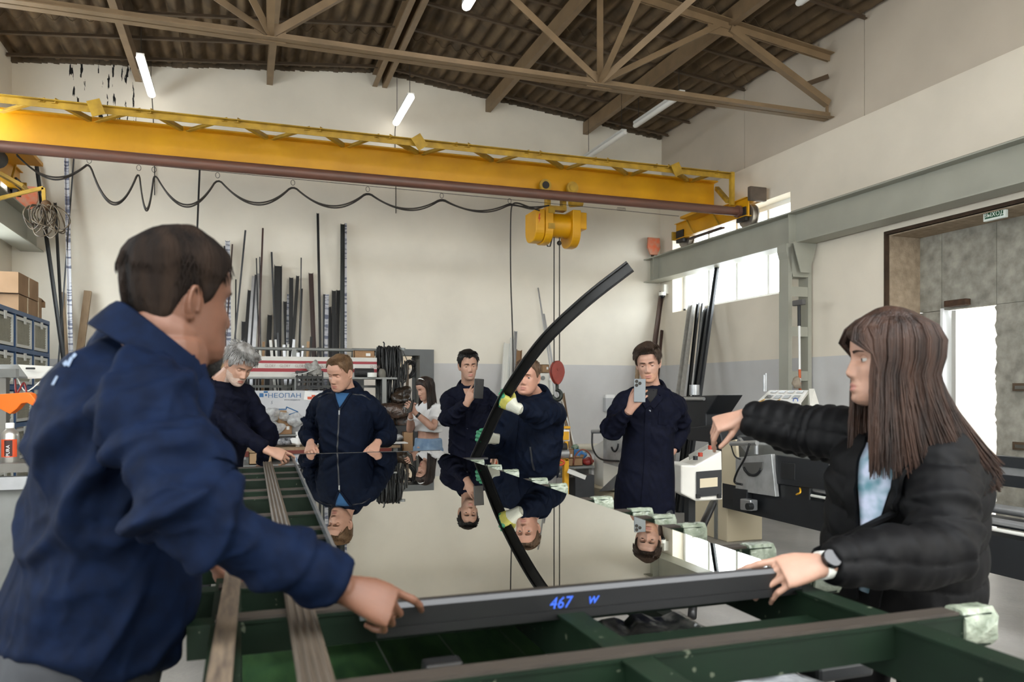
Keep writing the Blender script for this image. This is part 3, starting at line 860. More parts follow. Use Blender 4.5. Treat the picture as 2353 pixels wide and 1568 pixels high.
lamp(1.97, 9.45, 10.5, zl, True, 'lit tube lamp just below the ridge beam')
lamp(2.0, 5.9, 7.1, zl, True, 'lit tube lamp whose end peeks in at the top edge')
lamp(4.92, 8.0, 9.2, CAM_Z + 3.5, False, 'unlit tube lamp behind the truss chord near the window wall')
lamp(4.80, 9.25, 10.5, CAM_Z + 3.42, False, 'unlit tube lamp against the rear wall above the hoist')
lamp(4.92, 4.9, 6.0, CAM_Z + 3.62, False, 'unlit tube lamp at the top edge by the wall panels')
for x, z in ((-1.05, zl), (1.97, zl)):
    k = MB(); k.tube(smooth_path([Vector((x, 10.48, z)), Vector((x, 10.56, z - .1)), Vector((x + .02, 10.58, z - .6)), Vector((x + .02, 10.58, z - 1.2))]), .006, 5)
    tag(k.build('lamp_cord', M_CABLE), 'thin cord trailing down the wall from the lit lamp ' + ('by the leak stains' if x < 0 else 'below the ridge'), 'cord')
# ------------------------------------------------------------------ green steel work table with the mirrored glass pane
def paint_chips(name, rgb, chip, amount=.62, rough=.45):
    m = mat(name, rgb, .6, rgb2=tuple(int(c * .7) for c in rgb), scale=6, spec=.2)
    nt = m.node_tree; N = nt.nodes; L = nt.links; b = N['Principled BSDF']
    src = b.inputs['Base Color'].links[0].from_socket
    tc = N.new('ShaderNodeTexCoord'); nz = N.new('ShaderNodeTexNoise'); nz.inputs['Scale'].default_value = 38; nz.inputs['Detail'].default_value = 5
    L.new(tc.outputs['Object'], nz.inputs[0])
    g = N.new('ShaderNodeMath'); g.operation = 'GREATER_THAN'; g.inputs[1].default_value = amount; L.new(nz.outputs[0], g.inputs[0])
    mx = N.new('ShaderNodeMix'); mx.data_type = 'RGBA'; mx.inputs[7].default_value = (*lin(chip), 1)
    L.new(g.outputs[0], mx.inputs[0]); L.new(src, mx.inputs[6]); L.new(mx.outputs[2], b.inputs['Base Color'])
    return m
M_GREEN = paint_chips('chipped_green_paint', (15, 32, 19), (78, 84, 70), .69)
M_GREEN2 = mat('green_shelf_paint', (64, 96, 56), .3, rgb2=(34, 60, 38), scale=6, stretch=(6, 1.5, 1), detail=6)
M_STRIP = mat('brown_rubber_strip', (56, 49, 42), .6, rgb2=(40, 34, 29), scale=12, stretch=(1, 30, 1))
M_WRAP = mat('clear_packing_tape', (150, 158, 142), .15, rgb2=(104, 114, 98), scale=25, bump=.9, bscale=50)
GZT = CAM_Z - .42                 # glass top
TZ = GZT - .03                    # top of the cross bars
tb = thing('steel_work_table', 'long green steel work table of angle bars carrying the glass pane', 'table', (.7, 3.0, 0))
TX0, TX1 = -.10, 1.43
bars = [4.71, 4.36, 4.06, 3.63, 3.38, 2.91, 2.58, 2.42, 2.23, 1.88, 1.62, 1.19]
TBAR = [(-.02, -.065), (.02, -.065), (.02, 0), (-.02, 0)]
for i, y_ in enumerate(bars):
    k = MB(); k.prof((TX0, y_, TZ), (TX1, y_, TZ), [(-.026, -.006), (.026, -.006), (.026, 0), (-.026, 0)]); 
    k.prof((TX0, y_, TZ - .006), (TX1, y_, TZ - .006), [(-.004, -.06), (.024, -.06), (.024, 0), (-.004, 0)])
    c = k.build('cross_bar', M_GREEN, tb)
    k = MB(); k.prof((TX0 + .05, y_, TZ + .003), (TX1 - .08, y_, TZ + .003), [(-.02, -.003), (.02, -.003), (.02, .003), (-.02, .003)]); k.build('rubber_strip', M_STRIP, c)
    for xe, sg in ((TX1, 1),) + (((TX0, -1),) if i == 0 else ()):
        k = MB(); g = []
        for xx in np.linspace(0, .085, 6):
            ring = []
            for j in range(12):
                a = 2 * math.pi * j / 12; q = max(abs(math.cos(a)), abs(math.sin(a)))
                ring.append((xe + sg * (.012 - xx), y_ + (.029 + rng.uniform(0, .003)) * math.cos(a) / q ** .9, TZ - .030 + (.038 + rng.uniform(0, .003)) * math.sin(a) / q ** .9))
            g.append(ring)
        k.loft(g); k.build('tape_wrap', M_WRAP, c, smooth=50)
for x_ in (-.03, .626, 1.205):
    for ya, yb in ((.35, 1.62), (1.62, 4.75)):
        k = MB(); k.prof((x_, ya, TZ), (x_, yb, TZ), [(-.028, -.006), (.028, -.006), (.028, -.001), (-.028, -.001)])
        k.prof((x_, ya, TZ - .006), (x_, yb, TZ - .006), [(-.022, -.1), (.022, -.1), (.022, 0), (-.022, 0)])
        k.build('long_beam', M_GREEN, tb)
for y_, x0, x1, dz in ((1.39, .63, 1.2, .05), (.78, -.1, 1.43, .0), (.4, -.1, 1.43, 0)):
    k = MB(); k.prof((x0, y_, TZ - dz), (x1, y_, TZ - dz), [(-.024, -.07), (.024, -.07), (.024, 0), (-.024, 0)]); k.build('cross_bar', M_GREEN, tb)
for x_ in (-.03, 1.205):
    for y_ in (.5, 2.75, 4.65):
        k = MB(); k.bb((x_ - .035, y_ - .035, .0), (x_ + .035, y_ + .035, TZ - .1)); k.build('leg', M_GREEN, tb)
# lower shelf level
SH = .78
for y_ in (.5, 1.35, 1.75, 2.75, 3.7, 4.65):
    k = MB(); k.bb((-.06, y_ - .025, SH - .06), (1.42, y_ + .025, SH)); k.build('shelf_bearer', M_GREEN, tb)
for x_ in (-.03, 1.205):
    k = MB(); k.bb((x_ - .025, .5, SH - .06), (x_ + .025, 4.65, SH)); k.build('shelf_rail', M_GREEN, tb)
for i in range(5):
    k = MB(); xx = .0 + i * .165; k.bb((xx, .3, SH), (xx + .16, 2.1 + .03 * (i % 3), SH + .018)); k.build('shelf_board', M_GREEN2, tb)
# film-wrapped sheet lying on the shelf
M_FILM = mat('crinkled_silver_film', (206, 208, 210), .2, .15, rgb2=(138, 140, 144), scale=18, bump=1.0, bscale=22)
k = MB(); g = []
for i in range(14):
    g.append([(.86 + .30 * j / 10 + rng.uniform(-.006, .006), .65 + 1.25 * i / 13, SH + .05 + rng.uniform(-.012, .012)) for j in range(11)])
k.sheet(g, .03); tag(k.build('foil_wrapped_pack', M_FILM, smooth=True), 'silver film wrapped pack on the lower shelf of the green table', 'package')

# long ribbed profile lying on the bars
k = MB(); xs0, xs1 = .145, .10
rib = []
for i in range(13):
    rib.append((-.026 + .052 * i / 12, .012 + (.004 if i % 2 else 0)))
rib = [(-.026, 0)] + [] ; rib += [(.026, 0)] + [(.026 - .052 * i / 12, .014 + (.005 if i % 3 == 1 else 0)) for i in range(13)]
k.prof((.142, 4.85, TZ + .006), (.098, .55, TZ + .006), rib[::-1])
tag(k.build('ribbed_profile', mat('grey_brown_rubber', (84, 74, 62), .55, rgb2=(60, 52, 43), scale=10, stretch=(40, .5, 1))), 'long ribbed grey-brown profile lying lengthwise on the green table', 'profile')
k = MB(); k.prof((-.02, 1.95, TZ + .006), (-.045, .5, TZ + .006), [(-.018, 0), (.018, 0), (.018, .016), (-.018, .016)])
tag(k.build('narrow_profile', mat('grey_brown_rubber2', (104, 90, 74), .6, rgb2=(60, 50, 42), scale=9, stretch=(10, 1, 1))), 'narrow brown strip lying along the edge of the green table', 'profile')
k = MB(); k.prof((-.025, 2.0, TZ + .022), (-.05, .45, TZ + .022), [(-.012, 0), (.012, 0), (.012, .012), (-.012, .012)])

# the mirror glass pane
GX_0, GX_1, GY_0, GY_1 = .222, 1.207, 1.50, 5.24
SK = .0235                                       # the pane lies slightly askew on the table
def gx(x, y): return x + SK * (y - GY_0)
def gpoly(k, x0, x1, y0, y1, z0, z1):
    k.prism([(gx(x0, y0), y0), (gx(x1, y0), y0), (gx(x1, y1), y1), (gx(x0, y1), y1)], z1 - z0, Matrix.Translation((0, 0, z0)))
M_GLASS = bpy.data.materials.new('mirror_tinted_glass'); M_GLASS.use_nodes = True
b = M_GLASS.node_tree.nodes['Principled BSDF']
b.inputs['Base Color'].default_value = (.50, .495, .455, 1); b.inputs['Metallic'].default_value = 1.0; b.inputs['Roughness'].default_value = .004
M_BLK = mat('black_anodised', (11, 11, 12), .38, spec=.6)
M_BLKP = mat('black_plastic_profile', (15, 15, 16), .4)
gl = thing('glass_pane', 'large mirror-bright glass pane lying on the green table', 'glass', ((GX_0 + GX_1) / 2, 3.4, TZ))
k = MB(); gpoly(k, GX_0, GX_1, GY_0, GY_1, TZ + .007, GZT); k.build('pane', M_GLASS, gl)
k = MB(); gpoly(k, GX_0 - .009, GX_0, GY_0, GY_1, TZ + .007, GZT + .001); k.build('edge_trim', mat('grey_edge_seal', (120, 124, 128), .25, .6), gl)
k = MB(); gpoly(k, GX_0 - .009, GX_1, GY_1, GY_1 + .012, TZ + .007, GZT + .002); k.build('edge_trim', M_BLK, gl)
# profile being pressed on the near edge, with chalk marking
nb_ = thing('edge_profile', 'black aluminium edge profile with blue chalk mark on the near glass edge', 'profile', (.75, GY_0 - .02, TZ))
k = MB()
sec = [(-.034, .006), (.03, .006), (.03, .018), (.012, .022), (.012, .04), (.03, .04), (.03, .05), (-.006, .052), (-.034, .045)]
sec = [(-.03, .005), (.022, .005), (.022, .032), (.004, .040), (-.006, .050), (-.022, .050), (-.030, .040)]
k.prof((GX_0 + .015, GY_0 - .024, TZ), (GX_1 - .012, GY_0 - .024, TZ), [(-a, b_) for a, b_ in sec][::-1]); k.build('profile_body', M_BLK, nb_, bevel=.002)
k = MB(); k.prof((GX_0 + .015, GY_0 - .05, TZ - .012), (GX_1 - .012, GY_0 - .05, TZ - .012), [(-.006, 0), (.006, 0), (.006, .018), (-.006, .018)]); k.build('lower_lip', M_BLKP, nb_)
k = MB()
c = at_y(1288, 1381, GY_0 - .058); zc = TZ + .020
M_CH = mat('blue_chalk', (46, 88, 196), .8, emit=None)
text_mesh('467', .032, M=frame((c.x, GY_0 - .0552, zc), (1, 0, 0), (0, 0, 1)), mb=k, shear=.25)
k.build('chalk_number', M_CH, nb_)
k = MB(); c2 = at_y(1362, 1376, GY_0 - .058)
text_mesh('w', .032, M=frame((c2.x, GY_0 - .0552, zc + .003), (1, 0, 0), (0, 0, 1)), mb=k, shear=.35)
k.build('chalk_letter', M_CH, nb_)
# black spacer block under the profile by the hand
k = MB(); p = at_z(952, 1468, TZ - .07); p.y = 1.36
k.bb((p.x - .035, p.y - .02, TZ - .065), (p.x + .035, p.y + .02, TZ - .035))
bo = thing('clamp_block', 'small black clamp block under the edge profile by the gripping hand', 'clamp', (p.x, p.y, TZ - .07))
k.build('block_body', M_BLKP, bo, bevel=.006)
k = MB(); k.bb((p.x - .012, p.y - .022, TZ - .06), (p.x + .02, p.y - .0195, TZ - .046)); k.build('block_label', mat('clamp_label', (120, 124, 124), .4), bo)
k = MB(); k.bb((p.x - .03, 1.21, TZ - .09), (p.x + .03, 1.36, TZ - .065)); k.build('clamp_arm', M_BLKP, bo)
# ------------------------------------------------------------------ people: body, clothes and hair builders
def vlerp(a, b, s): return a + (b - a) * s
class SineNoise:
    def __init__(s, seed, f0, f1, n=18):
        r_ = np.random.RandomState(seed)
        d = r_.normal(size=(n, 3)); d /= np.linalg.norm(d, axis=1)[:, None]
        s.k = d * r_.uniform(f0, f1, size=(n, 1)) * 2 * np.pi
        s.p = r_.uniform(0, 2 * np.pi, n); s.n = n
    def __call__(s, p):
        return np.sin(p @ s.k.T + s.p).sum(1) / math.sqrt(s.n)
def remesh(mb, voxel, smooth=2):
    me = mb.mesh('tmp', [])
    o = bpy.data.objects.new('tmp', me); COL.objects.link(o)
    m = o.modifiers.new('r', 'REMESH'); m.mode = 'VOXEL'; m.voxel_size = voxel
    if smooth:
        s_ = o.modifiers.new('s', 'SMOOTH'); s_.factor = .5; s_.iterations = smooth
    dg = bpy.context.evaluated_depsgraph_get()
    out = bpy.data.meshes.new_from_object(o.evaluated_get(dg))
    bpy.data.objects.remove(o); bpy.data.meshes.remove(me)
    out.polygons.foreach_set('use_smooth', [True] * len(out.polygons))
    return out
def vcoords(me):
    a = np.empty(len(me.vertices) * 3, np.float32); me.vertices.foreach_get('co', a); return a.reshape(-1, 3).astype(np.float64)
def vnormals(me):
    a = np.empty(len(me.vertices) * 3, np.float32); me.vertices.foreach_get('normal', a); return a.reshape(-1, 3).astype(np.float64)
def setco(me, a):
    me.vertices.foreach_set('co', a.astype(np.float32).ravel()); me.update()
def fcenters(me):
    a = np.empty(len(me.polygons) * 3, np.float32); me.polygons.foreach_get('center', a); return a.reshape(-1, 3).astype(np.float64)
def bvh_of(me):
    return BVHTree.FromPolygons([v.co.copy() for v in me.vertices], [tuple(p.vertices) for p in me.polygons])

def cloth_folds(me, seed, big=.006, small=.0025, joints=(), jr=.13, keep=None, dirs=None):
    """fabric folds as real relief: long creases running along a few directions, deeper around the joints"""
    p = vcoords(me); n = vnormals(me)
    w = np.ones(len(p)) * .7
    for j in joints:
        d = np.linalg.norm(p - np.array(j), axis=1)
        w += .9 * np.exp(-(d / jr) ** 2)
    dirs = dirs or [(0, 0, 1), (.5, 0, .85), (-.5, .2, .8)]
    d = big * .35 * SineNoise(seed, 1.5, 4.0)(p)
    for i, a in enumerate(dirs):
        a = np.array(a, float); a /= np.linalg.norm(a)
        q = p - .82 * (p @ a)[:, None] * a
        ph = SineNoise(seed + 11 * i + 1, 3.0, 7.5, 9)(q)
        gate = np.clip(.25 + .8 * SineNoise(seed + 11 * i + 2, 1.2, 3.5, 8)(p), 0, 1)
        d += big * gate * (np.exp(-(ph / .42) ** 2) - .25) * w
        ps = SineNoise(seed + 11 * i + 3, 9.0, 18.0, 9)(q)
        d += small * gate * (np.exp(-(ps / .5) ** 2) - .3) * w
    if keep is not None:
        d *= keep(p)
    setco(me, p + n * d[:, None])

# --- head -----------------------------------------------------------
HZ = np.array([-.124, -.119, -.110, -.095, -.075, -.050, -.025, 0, .025, .050, .072, .092, .108, .119, .124])
HF = np.array([.066, .080, .089, .0935, .0925, .0905, .0905, .0885, .0935, .0925, .0835, .0670, .0440, .0205, .003])
HB = np.array([.036, .014, -.012, -.040, -.066, -.082, -.091, -.097, -.101, -.1015, -.0955, -.0805, -.0575, -.0340, -.012])
HW = np.array([.014, .026, .038, .049, .0575, .0635, .0680, .0712, .0735, .0740, .0695, .0590, .0430, .0245, .006])
def head_grid(nt=96, nz=64, fem=0.0, jaw=1.0, puff=1.0):
    zs = np.concatenate([np.linspace(-.124, -.1, 10)[:-1], np.linspace(-.1, .06, nz - 20), np.linspace(.06, .124, 14)[1:]])
    f = np.interp(zs, HZ, HF); b = np.interp(zs, HZ, HB); w = np.interp(zs, HZ, HW)
    lowm = np.clip((-zs - .02) / .09, 0, 1)
    w = w * (1 + (jaw - 1) * lowm) * puff
    th = np.linspace(0, 2 * np.pi, nt, endpoint=False)          # 0 = front (+y), towards +x
    e = 2.25
    ct, st = np.cos(th), np.sin(th)
    g = np.zeros((len(zs), nt, 3))
    for i, z in enumerate(zs):
        yc = .5 * (f[i] + b[i]); hd = .5 * (f[i] - b[i])
        x = w[i] * np.sign(st) * np.abs(st) ** (2 / e); y = yc + hd * np.sign(ct) * np.abs(ct) ** (2 / e)
        g[i, :, 0] = x; g[i, :, 1] = y; g[i, :, 2] = z
    x, y, z = g[..., 0], g[..., 1], g[..., 2]
    fr = np.clip((y - .03) / .03, 0, 1)                          # only the face
    G = lambda v, s: np.exp(-(v / s) ** 2)
    dy = np.zeros_like(x)
    ax = np.abs(x)
    nosez = np.interp(z, [-.060, -.050, -.043, -.034, -.02, .0, .018, .03], [0, .004, .0165, .0225, .0165, .0085, .003, 0])
    nw = np.interp(z, [-.06, -.045, -.03, 0, .03], [.014, .0135, .0115, .0085, .008])
    dy += nosez * G(x, 1) * np.exp(-(x / nw) ** 2) * (1 - .12 * fem)
    dy += .0085 * G(ax - .0135, .006) * G(z + .041, .008)
    dy -= .0125 * G(ax - .031, .0165) * G(z - .001, .0125)
    dy -= .0065 * G(ax - .016, .009) * G(z - .004, .012)
    dy += (.0045 - .003 * fem) * G(ax - .026, .022) * G(z - .0215, .0075)
    dy += .004 * G(ax - .047, .017) * G(z + .028, .017)
    dy -= .0035 * G(ax - .05, .014) * G(z + .068, .018)
    lipw = .0235
    dy += (.0052 + .0012 * fem) * G(x, lipw) * G(z + .0665, .0052)
    dy += (.0058 + .0012 * fem) * G(x, lipw * .9) * G(z + .0795, .0058)
    dy -= .0038 * G(x, lipw) * G(z + .0728, .0022)
    dy -= .0035 * G(x, .02) * G(z + .0905, .005)
    dy += .0045 * G(x, .02) * G(z + .106, .009)
    dy -= .0022 * G(ax - .0, .004) * G(z + .056, .006)
    dy -= .0022 * G(ax - (.024 + .3 * np.clip(-.045 - z, 0, .04)), .0045) * G(z + .056, .013)   # nasolabial fold
    g[..., 1] += dy * fr
    return g
def head_add(mb, Mh, **kw):
    g = head_grid(**kw)
    rings = []
    for r in g:
        rings.append([Mh @ Vector(p) for p in r])
    mb.loft(rings[::1])
    for sg in (-1, 1):                                           # ears
        E = Matrix.Translation((sg * .0725, -.012, -.010)) @ Matrix.Rotation(R(-12), 4, 'X') @ Matrix.Rotation(R(sg * 24), 4, 'Z')
        mb.ball(Mh @ (E @ Vector((0, 0, 0))), 1.0, 16, 10, (Mh @ E).to_3x3() @ Matrix(((.0065, 0, 0), (0, .0155, 0), (0, 0, .029))))
        rim = []
        for i in range(15):
            a = R(-60 + i * 20)
            rim.append(Mh @ (E @ Vector((sg * .006, -math.cos(a - .5) * .0155 - .002, math.sin(a - .1) * .0285 * (1 if math.sin(a) > 0 else .9)))))
        mb.tube(rim, .0042, 8)
        mb.ball(Mh @ (E @ Vector((sg * .002, .003, -.027))), .0085, 10, 7)
def head_matrix(center, fwd, roll=0.0, sc=1.0):
    f = Vector(fwd).normalized(); x = f.cross(Vector((0, 0, 1))).normalized(); z = x.cross(f)
    M = Matrix(((x.x, f.x, z.x, center[0]), (x.y, f.y, z.y, center[1]), (x.z, f.z, z.z, center[2]), (0, 0, 0, 1)))
    return M @ Matrix.Rotation(R(roll), 4, 'Y') @ Matrix.Scale(sc, 4)

# --- hands ----------------------------------------------------------
def hand_add(mb, wrist, d, back, side, curl=(20, 25, 20), spread=6, thumb=(45, 20, 10), fc=None, sc=1.0, thumb_in=20, swell=0.0):
    """d: wrist to knuckles, back: out of the back of the hand, side +1 right hand / -1 left hand (thumb side).
    curl: bend of the three finger joints in degrees; fc: per-finger override list of four"""
    d = Vector(d).normalized(); back = Vector(back); back = (back - d * back.dot(d)).normalized()
    xt = d.cross(back) * -side                                    # towards the thumb
    xt = back.cross(d) * side if False else xt
    W = Vector(wrist)
    def P(x, y, z): return W + (xt * x + d * y + back * z) * sc
    rings = []
    for y, w, t, zc, xo in ((-.03, .027, .021, 0, 0), (0, .0285, .0205, 0, 0), (.018, .033, .0195, 0, .002), (.045, .040, .0175, .001, .003), (.075, .0425, .0155, .002, .001), (.094, .041, .0125, .002, 0)):
        rings.append([P(xo + (w + swell) * math.copysign(abs(math.cos(a)) ** .8, math.cos(a)), y, zc + (t + swell) * math.copysign(abs(math.sin(a)) ** .85, math.sin(a))) for a in [2 * math.pi * j / 18 for j in range(18)]])
    mb.loft(rings)
    mb.ball(P(.022, .035, -.010), (.020 * sc, .030 * sc, .016 * sc), 12, 8, Matrix((xt, d, back)).transposed())
    tips = []
    fx = (.0315, .0105, -.0105, -.0305); fl = (.97, 1.06, 1.0, .80); fr = (.0092, .0094, .0090, .0080)
    for i in range(4):
        c = (fc[i] if fc else curl)
        a = R((1.5 - i) * spread)
        fd = (d * math.cos(a) + xt * math.sin(a))
        p = P(fx[i], .088 - (.006 if i == 3 else 0), .001)
        pts = [P(fx[i], .07, .001), p]; rad = [fr[i] * sc * 1.02 + swell, fr[i] * sc * 1.1 + swell]
        ang = 0
        for j, ln in enumerate((.044, .027, .022)):
            ang += R(c[j])
            dv = fd * math.cos(ang) - back * math.sin(ang)
            q = p + dv * (ln * fl[i] * sc)
            pts += [vlerp(p, q, .5), q]; rr_ = fr[i] * sc * (1.0 - .09 * (j + .5)); rad += [rr_ * .97 + swell, rr_ * (1.03 if j < 2 else .8) + swell]
            p = q
        mb.tube(pts, rad, 10)
        mb.ball(p, (fr[i] * sc * .74 + swell), 10, 7)
        tips.append((p, dv, back))
    a = R(thumb[0]); ti = R(thumb_in)
    td = (d * math.cos(a) + xt * math.sin(a)) * math.cos(ti) - back * math.sin(ti)
    p = P(.022, .02, -.006); pts = [p]; rad = [.0145 * sc + swell]
    ang = 0
    inward = (-xt * math.cos(a) + d * math.sin(a)).normalized()
    for j, (ln, rr_) in enumerate(((.042, .0118), (.032, .0102), (.026, .0088))):
        if j: ang += R(thumb[j])
        dv = td * math.cos(ang) + inward * math.sin(ang)
        q = p + dv * ln * sc
        pts += [vlerp(p, q, .5), q]; rad += [rr_ * sc * 1.0 + swell, rr_ * sc * .98 + swell]
        p = q
    mb.tube(pts, rad, 10); mb.ball(p, .0082 * sc + swell, 10, 7)
    tips.append((p, dv, xt))
    return tips

def ik(a, c, l1, l2, pole):
    """elbow position between a and c"""
    a, c = Vector(a), Vector(c); d = c - a; L = min(d.length, (l1 + l2) * .999); dn = d.normalized()
    x = (l1 * l1 - l2 * l2 + L * L) / (2 * L); h = math.sqrt(max(0, l1 * l1 - x * x))
    p = Vector(pole); p = (p - dn * p.dot(dn)).normalized()
    return a + dn * x + p * h
def sq_ring(c, sx, fy, hw, hd, n=28, e=2.5, fsh=0.0):
    r_ = []
    for j in range(n):
        a = 2 * math.pi * j / n
        co, si = math.cos(a), math.sin(a)
        r_.append(c + sx * (hw * math.copysign(abs(co) ** (2 / e), co)) + fy * (hd * math.copysign(abs(si) ** (2 / e), si) + fsh))
    return r_
def spline(pts, n=6):
    """Catmull-Rom through points (Vectors)"""
    P = [pts[0]] + list(pts) + [pts[-1]]; out = []
    for i in range(1, len(P) - 2):
        for j in range(n):
            t = j / n; a, b, c, d = P[i - 1], P[i], P[i + 1], P[i + 2]
            out.append(.5 * ((2 * b) + (c - a) * t + (2 * a - 5 * b + 4 * c - d) * t * t + (3 * b - a - 3 * c + d) * t ** 3))
    return out + [P[-2]]
def limb(mb, pts, radii, n=14, sub=6, folds=0.0, seed=0, elbow=None):
    ps = spline([Vector(p) for p in pts], sub)
    rs = [v[0] for v in spline([Vector((r_, 0, 0)) for r_ in radii], sub)]
    if folds:
        r0 = random.Random(seed); ph = r0.uniform(0, 6)
        m = len(rs)
        for i in range(m):
            s_ = i / (m - 1)
            wgt = .35 + math.exp(-((s_ - .5) / .16) ** 2) + .6 * math.exp(-((s_ - .92) / .08) ** 2)
            rs[i] += folds * wgt * math.sin(i * 2.1 + ph)
    mb.tube(ps, rs, n)
    return ps

def set_skin(name, rgb, lip=(176, 116, 102)):
    rgb = tuple(int(c * .89) for c in rgb); lip = tuple(int(c * .89) for c in lip)
    s_ = mat('skin_' + name, rgb, .5, rgb2=tuple(int(c * .93) for c in rgb), scale=22, bump=.06, bscale=260, spec=.35)
    s_.node_tree.nodes['Principled BSDF'].inputs['Subsurface Weight'].default_value = .12
    s_.node_tree.nodes['Principled BSDF'].inputs['Subsurface Radius'].default_value = (.012, .005, .003)
    l_ = mat('lips_' + name, lip, .42, var=.06, scale=60)
    return s_, l_
M_EYE = mat('eye_white', (168, 162, 156), .25); M_IRIS = mat('iris_dark', (46, 36, 30), .15); M_SHOE = mat('dark_shoe_leather', (28, 27, 28), .5, var=.1)
def hair_mat(name, rgb, rgb2, rough=.42):
    return mat('hair_' + name, tuple(int(c * .8) for c in rgb), rough + .12, rgb2=tuple(int(c * .8) for c in rgb2), scale=34, stretch=(1.0, 1.0, .12), bump=.5, bscale=150, spec=.3)

class Person:
    def __init__(s, label, base, skin, group=None):
        s.root = thing('person', label, 'person', base)
        s.root.name = 'person'
        s.skin, s.lip = skin
        s.body = MB(); s.voxel = .0036; s.heads = None
    def torso(s, pelvis, neck, fwd, hw=.19, hd=.13, sh=.185, rings=None, hem=-.12, drop=.06, shoulder_fwd=(0, 0), shoulder_up=(0, 0)):
        s.pelvis, s.neck = Vector(pelvis), Vector(neck)
        ax = (s.neck - s.pelvis); s.len = ax.length; s.ax = ax.normalized()
        f = Vector(fwd); s.fwd = (f - s.ax * f.dot(s.ax)).normalized(); s.right = s.fwd.cross(s.ax).normalized()
        s.hw, s.hd = hw, hd
        s.sh = {}
        for sg, nm, i in ((1, 'R', 0), (-1, 'L', 1)):
            s.sh[nm] = s.neck - s.ax * (drop - shoulder_up[i]) + s.right * (sg * sh) + s.fwd * (shoulder_fwd[i])
        return s
    def arm(s, nm, wrist, pole, l1=.295, l2=.265):
        w_ = Vector(wrist); e = ik(s.sh[nm], w_, l1, l2, pole)
        if not hasattr(s, 'el'): s.el, s.wr = {}, {}
        s.el[nm] = e; s.wr[nm] = w_
        return s
    def elbow(s, nm, shoulder, elbow, wrist):
        if not hasattr(s, 'el'): s.el, s.wr = {}, {}
        if shoulder is not None: s.sh[nm] = Vector(shoulder)
        s.el[nm] = Vector(elbow); s.wr[nm] = Vector(wrist)
        return s
    def head(s, center, fwd, roll=0.0, sc=1.0, nk=1.0, **kw):
        s.Mh = head_matrix(center, fwd, roll, sc); s.hkw = kw; s.hsc = sc
        head_add(s.body, s.Mh, **kw)
        top = s.Mh @ Vector((0, -.028, -.055)); low = s.neck - s.ax * .03
        mid = vlerp(top, low, .5)
        limb(s.body, [s.Mh @ Vector((0, -.02, -.02)), top, mid, low, low - s.ax * .12], [.05 * sc, .056 * sc * nk, .058 * sc * nk, .066 * sc * nk, .07], 18, 4)
        return s
    def hand(s, nm, d, back, **kw):
        return hand_add(s.body, s.wr[nm], d, back, 1 if nm == 'R' else -1, **kw)
    def finish_body(s, bare=()):
        b = s.body
        for nm in ('R', 'L'):
            r_ = (.036, .033, .034, .030, .0245) if nm in bare else (.03, .03, .03, .028, .0245)
            e = s.el[nm]; w_ = s.wr[nm]
            limb(b, [s.sh[nm], vlerp(s.sh[nm], e, .5), e, vlerp(e, w_, .4), w_], [r_[0] * 1.15, r_[0], r_[1], r_[2] * 1.08, r_[4]], 14, 4)
        limb(b, [s.sh['R'], s.neck - s.ax * .05, s.sh['L']], [.035, .05, .035], 12, 4)
        limb(b, [s.neck - s.ax * .03, vlerp(s.neck, s.pelvis, .5), s.pelvis], [.06, .075, .075], 14, 4)
        for sg, nm in ((1, 'R'), (-1, 'L')):
            h_, kn, an = s.legs[nm]
            limb(b, [s.pelvis, h_, kn, an], [.06, .06, .045, .03], 12, 4)
        me = remesh(b, s.voxel, 2)
        me.materials.append(s.skin); me.materials.append(s.lip)
        extra = getattr(s, 'stubble', None)
        if extra: me.materials.append(extra)
        c = fcenters(me); inv = np.array(s.Mh.inverted())
        q = c @ inv[:3, :3].T + inv[:3, 3]
        idx = np.zeros(len(c), np.int32)
        x, y, z = q[:, 0], q[:, 1], q[:, 2]
        if extra:
            cheek = (y > .0) & (z < -.042 - .3 * np.clip(np.abs(x) - .03, 0, 1) * 0) & (z > -.135) & (np.abs(x) < .07)
            under = (y > -.0) & (z < np.interp(np.abs(x), [0, .02, .045, .065], [-.050, -.052, -.062, -.03]))
            idx[cheek & under & (z > -.14)] = 2
        idx[(np.abs(x) < .0215 * np.sqrt(np.clip(1 - ((z + .0728) / .0112) ** 2, 0, 1))) & (y > .07)] = 1
        me.polygons.foreach_set('material_index', idx)
        s.body_ob = obj_from(me, 'body', s.root)
        s.bvh = bvh_of(me)
        return s
    def eyes(s, open_=.55, look=(0, -.1)):
        for sg in (-1, 1):
            k = MB()
            c = Vector((sg * .031, .0655, .0005)); r_ = .0122
            D = Vector((look[0], 1, look[1])).normalized()
            k.ball(s.Mh @ c, r_ * s.hsc, 14, 10)
            k.mi = 1
            u = D.orthogonal().normalized(); v = D.cross(u)
            k.add([s.Mh @ (c + D * (r_ * 1.015))] + [s.Mh @ (c + D * (r_ * .93) + (u * math.cos(a) + v * math.sin(a)) * .0058) for a in [j * math.pi / 6 for j in range(12)]], [(0, 1 + j, 1 + (j + 1) % 12) for j in range(12)])
            k.mi = 2
            R2 = r_ * 1.13
            for lo, hi in ((-1.35, -.5), (-.45 + 1.35 * open_, 1.35)):
                g = []
                for i in range(6):
                    el = lo + (hi - lo) * i / 5
                    g.append([s.Mh @ (c + Vector((R2 * math.cos(el) * math.sin(az) * 1.12, R2 * math.cos(el) * math.cos(az), R2 * math.sin(el) * .95))) for az in np.linspace(-1.35, 1.35, 9)])
                k.sheet(g)
            k.build('eye', [M_EYE, M_IRIS, s.skin], s.root, smooth=True)
        return s
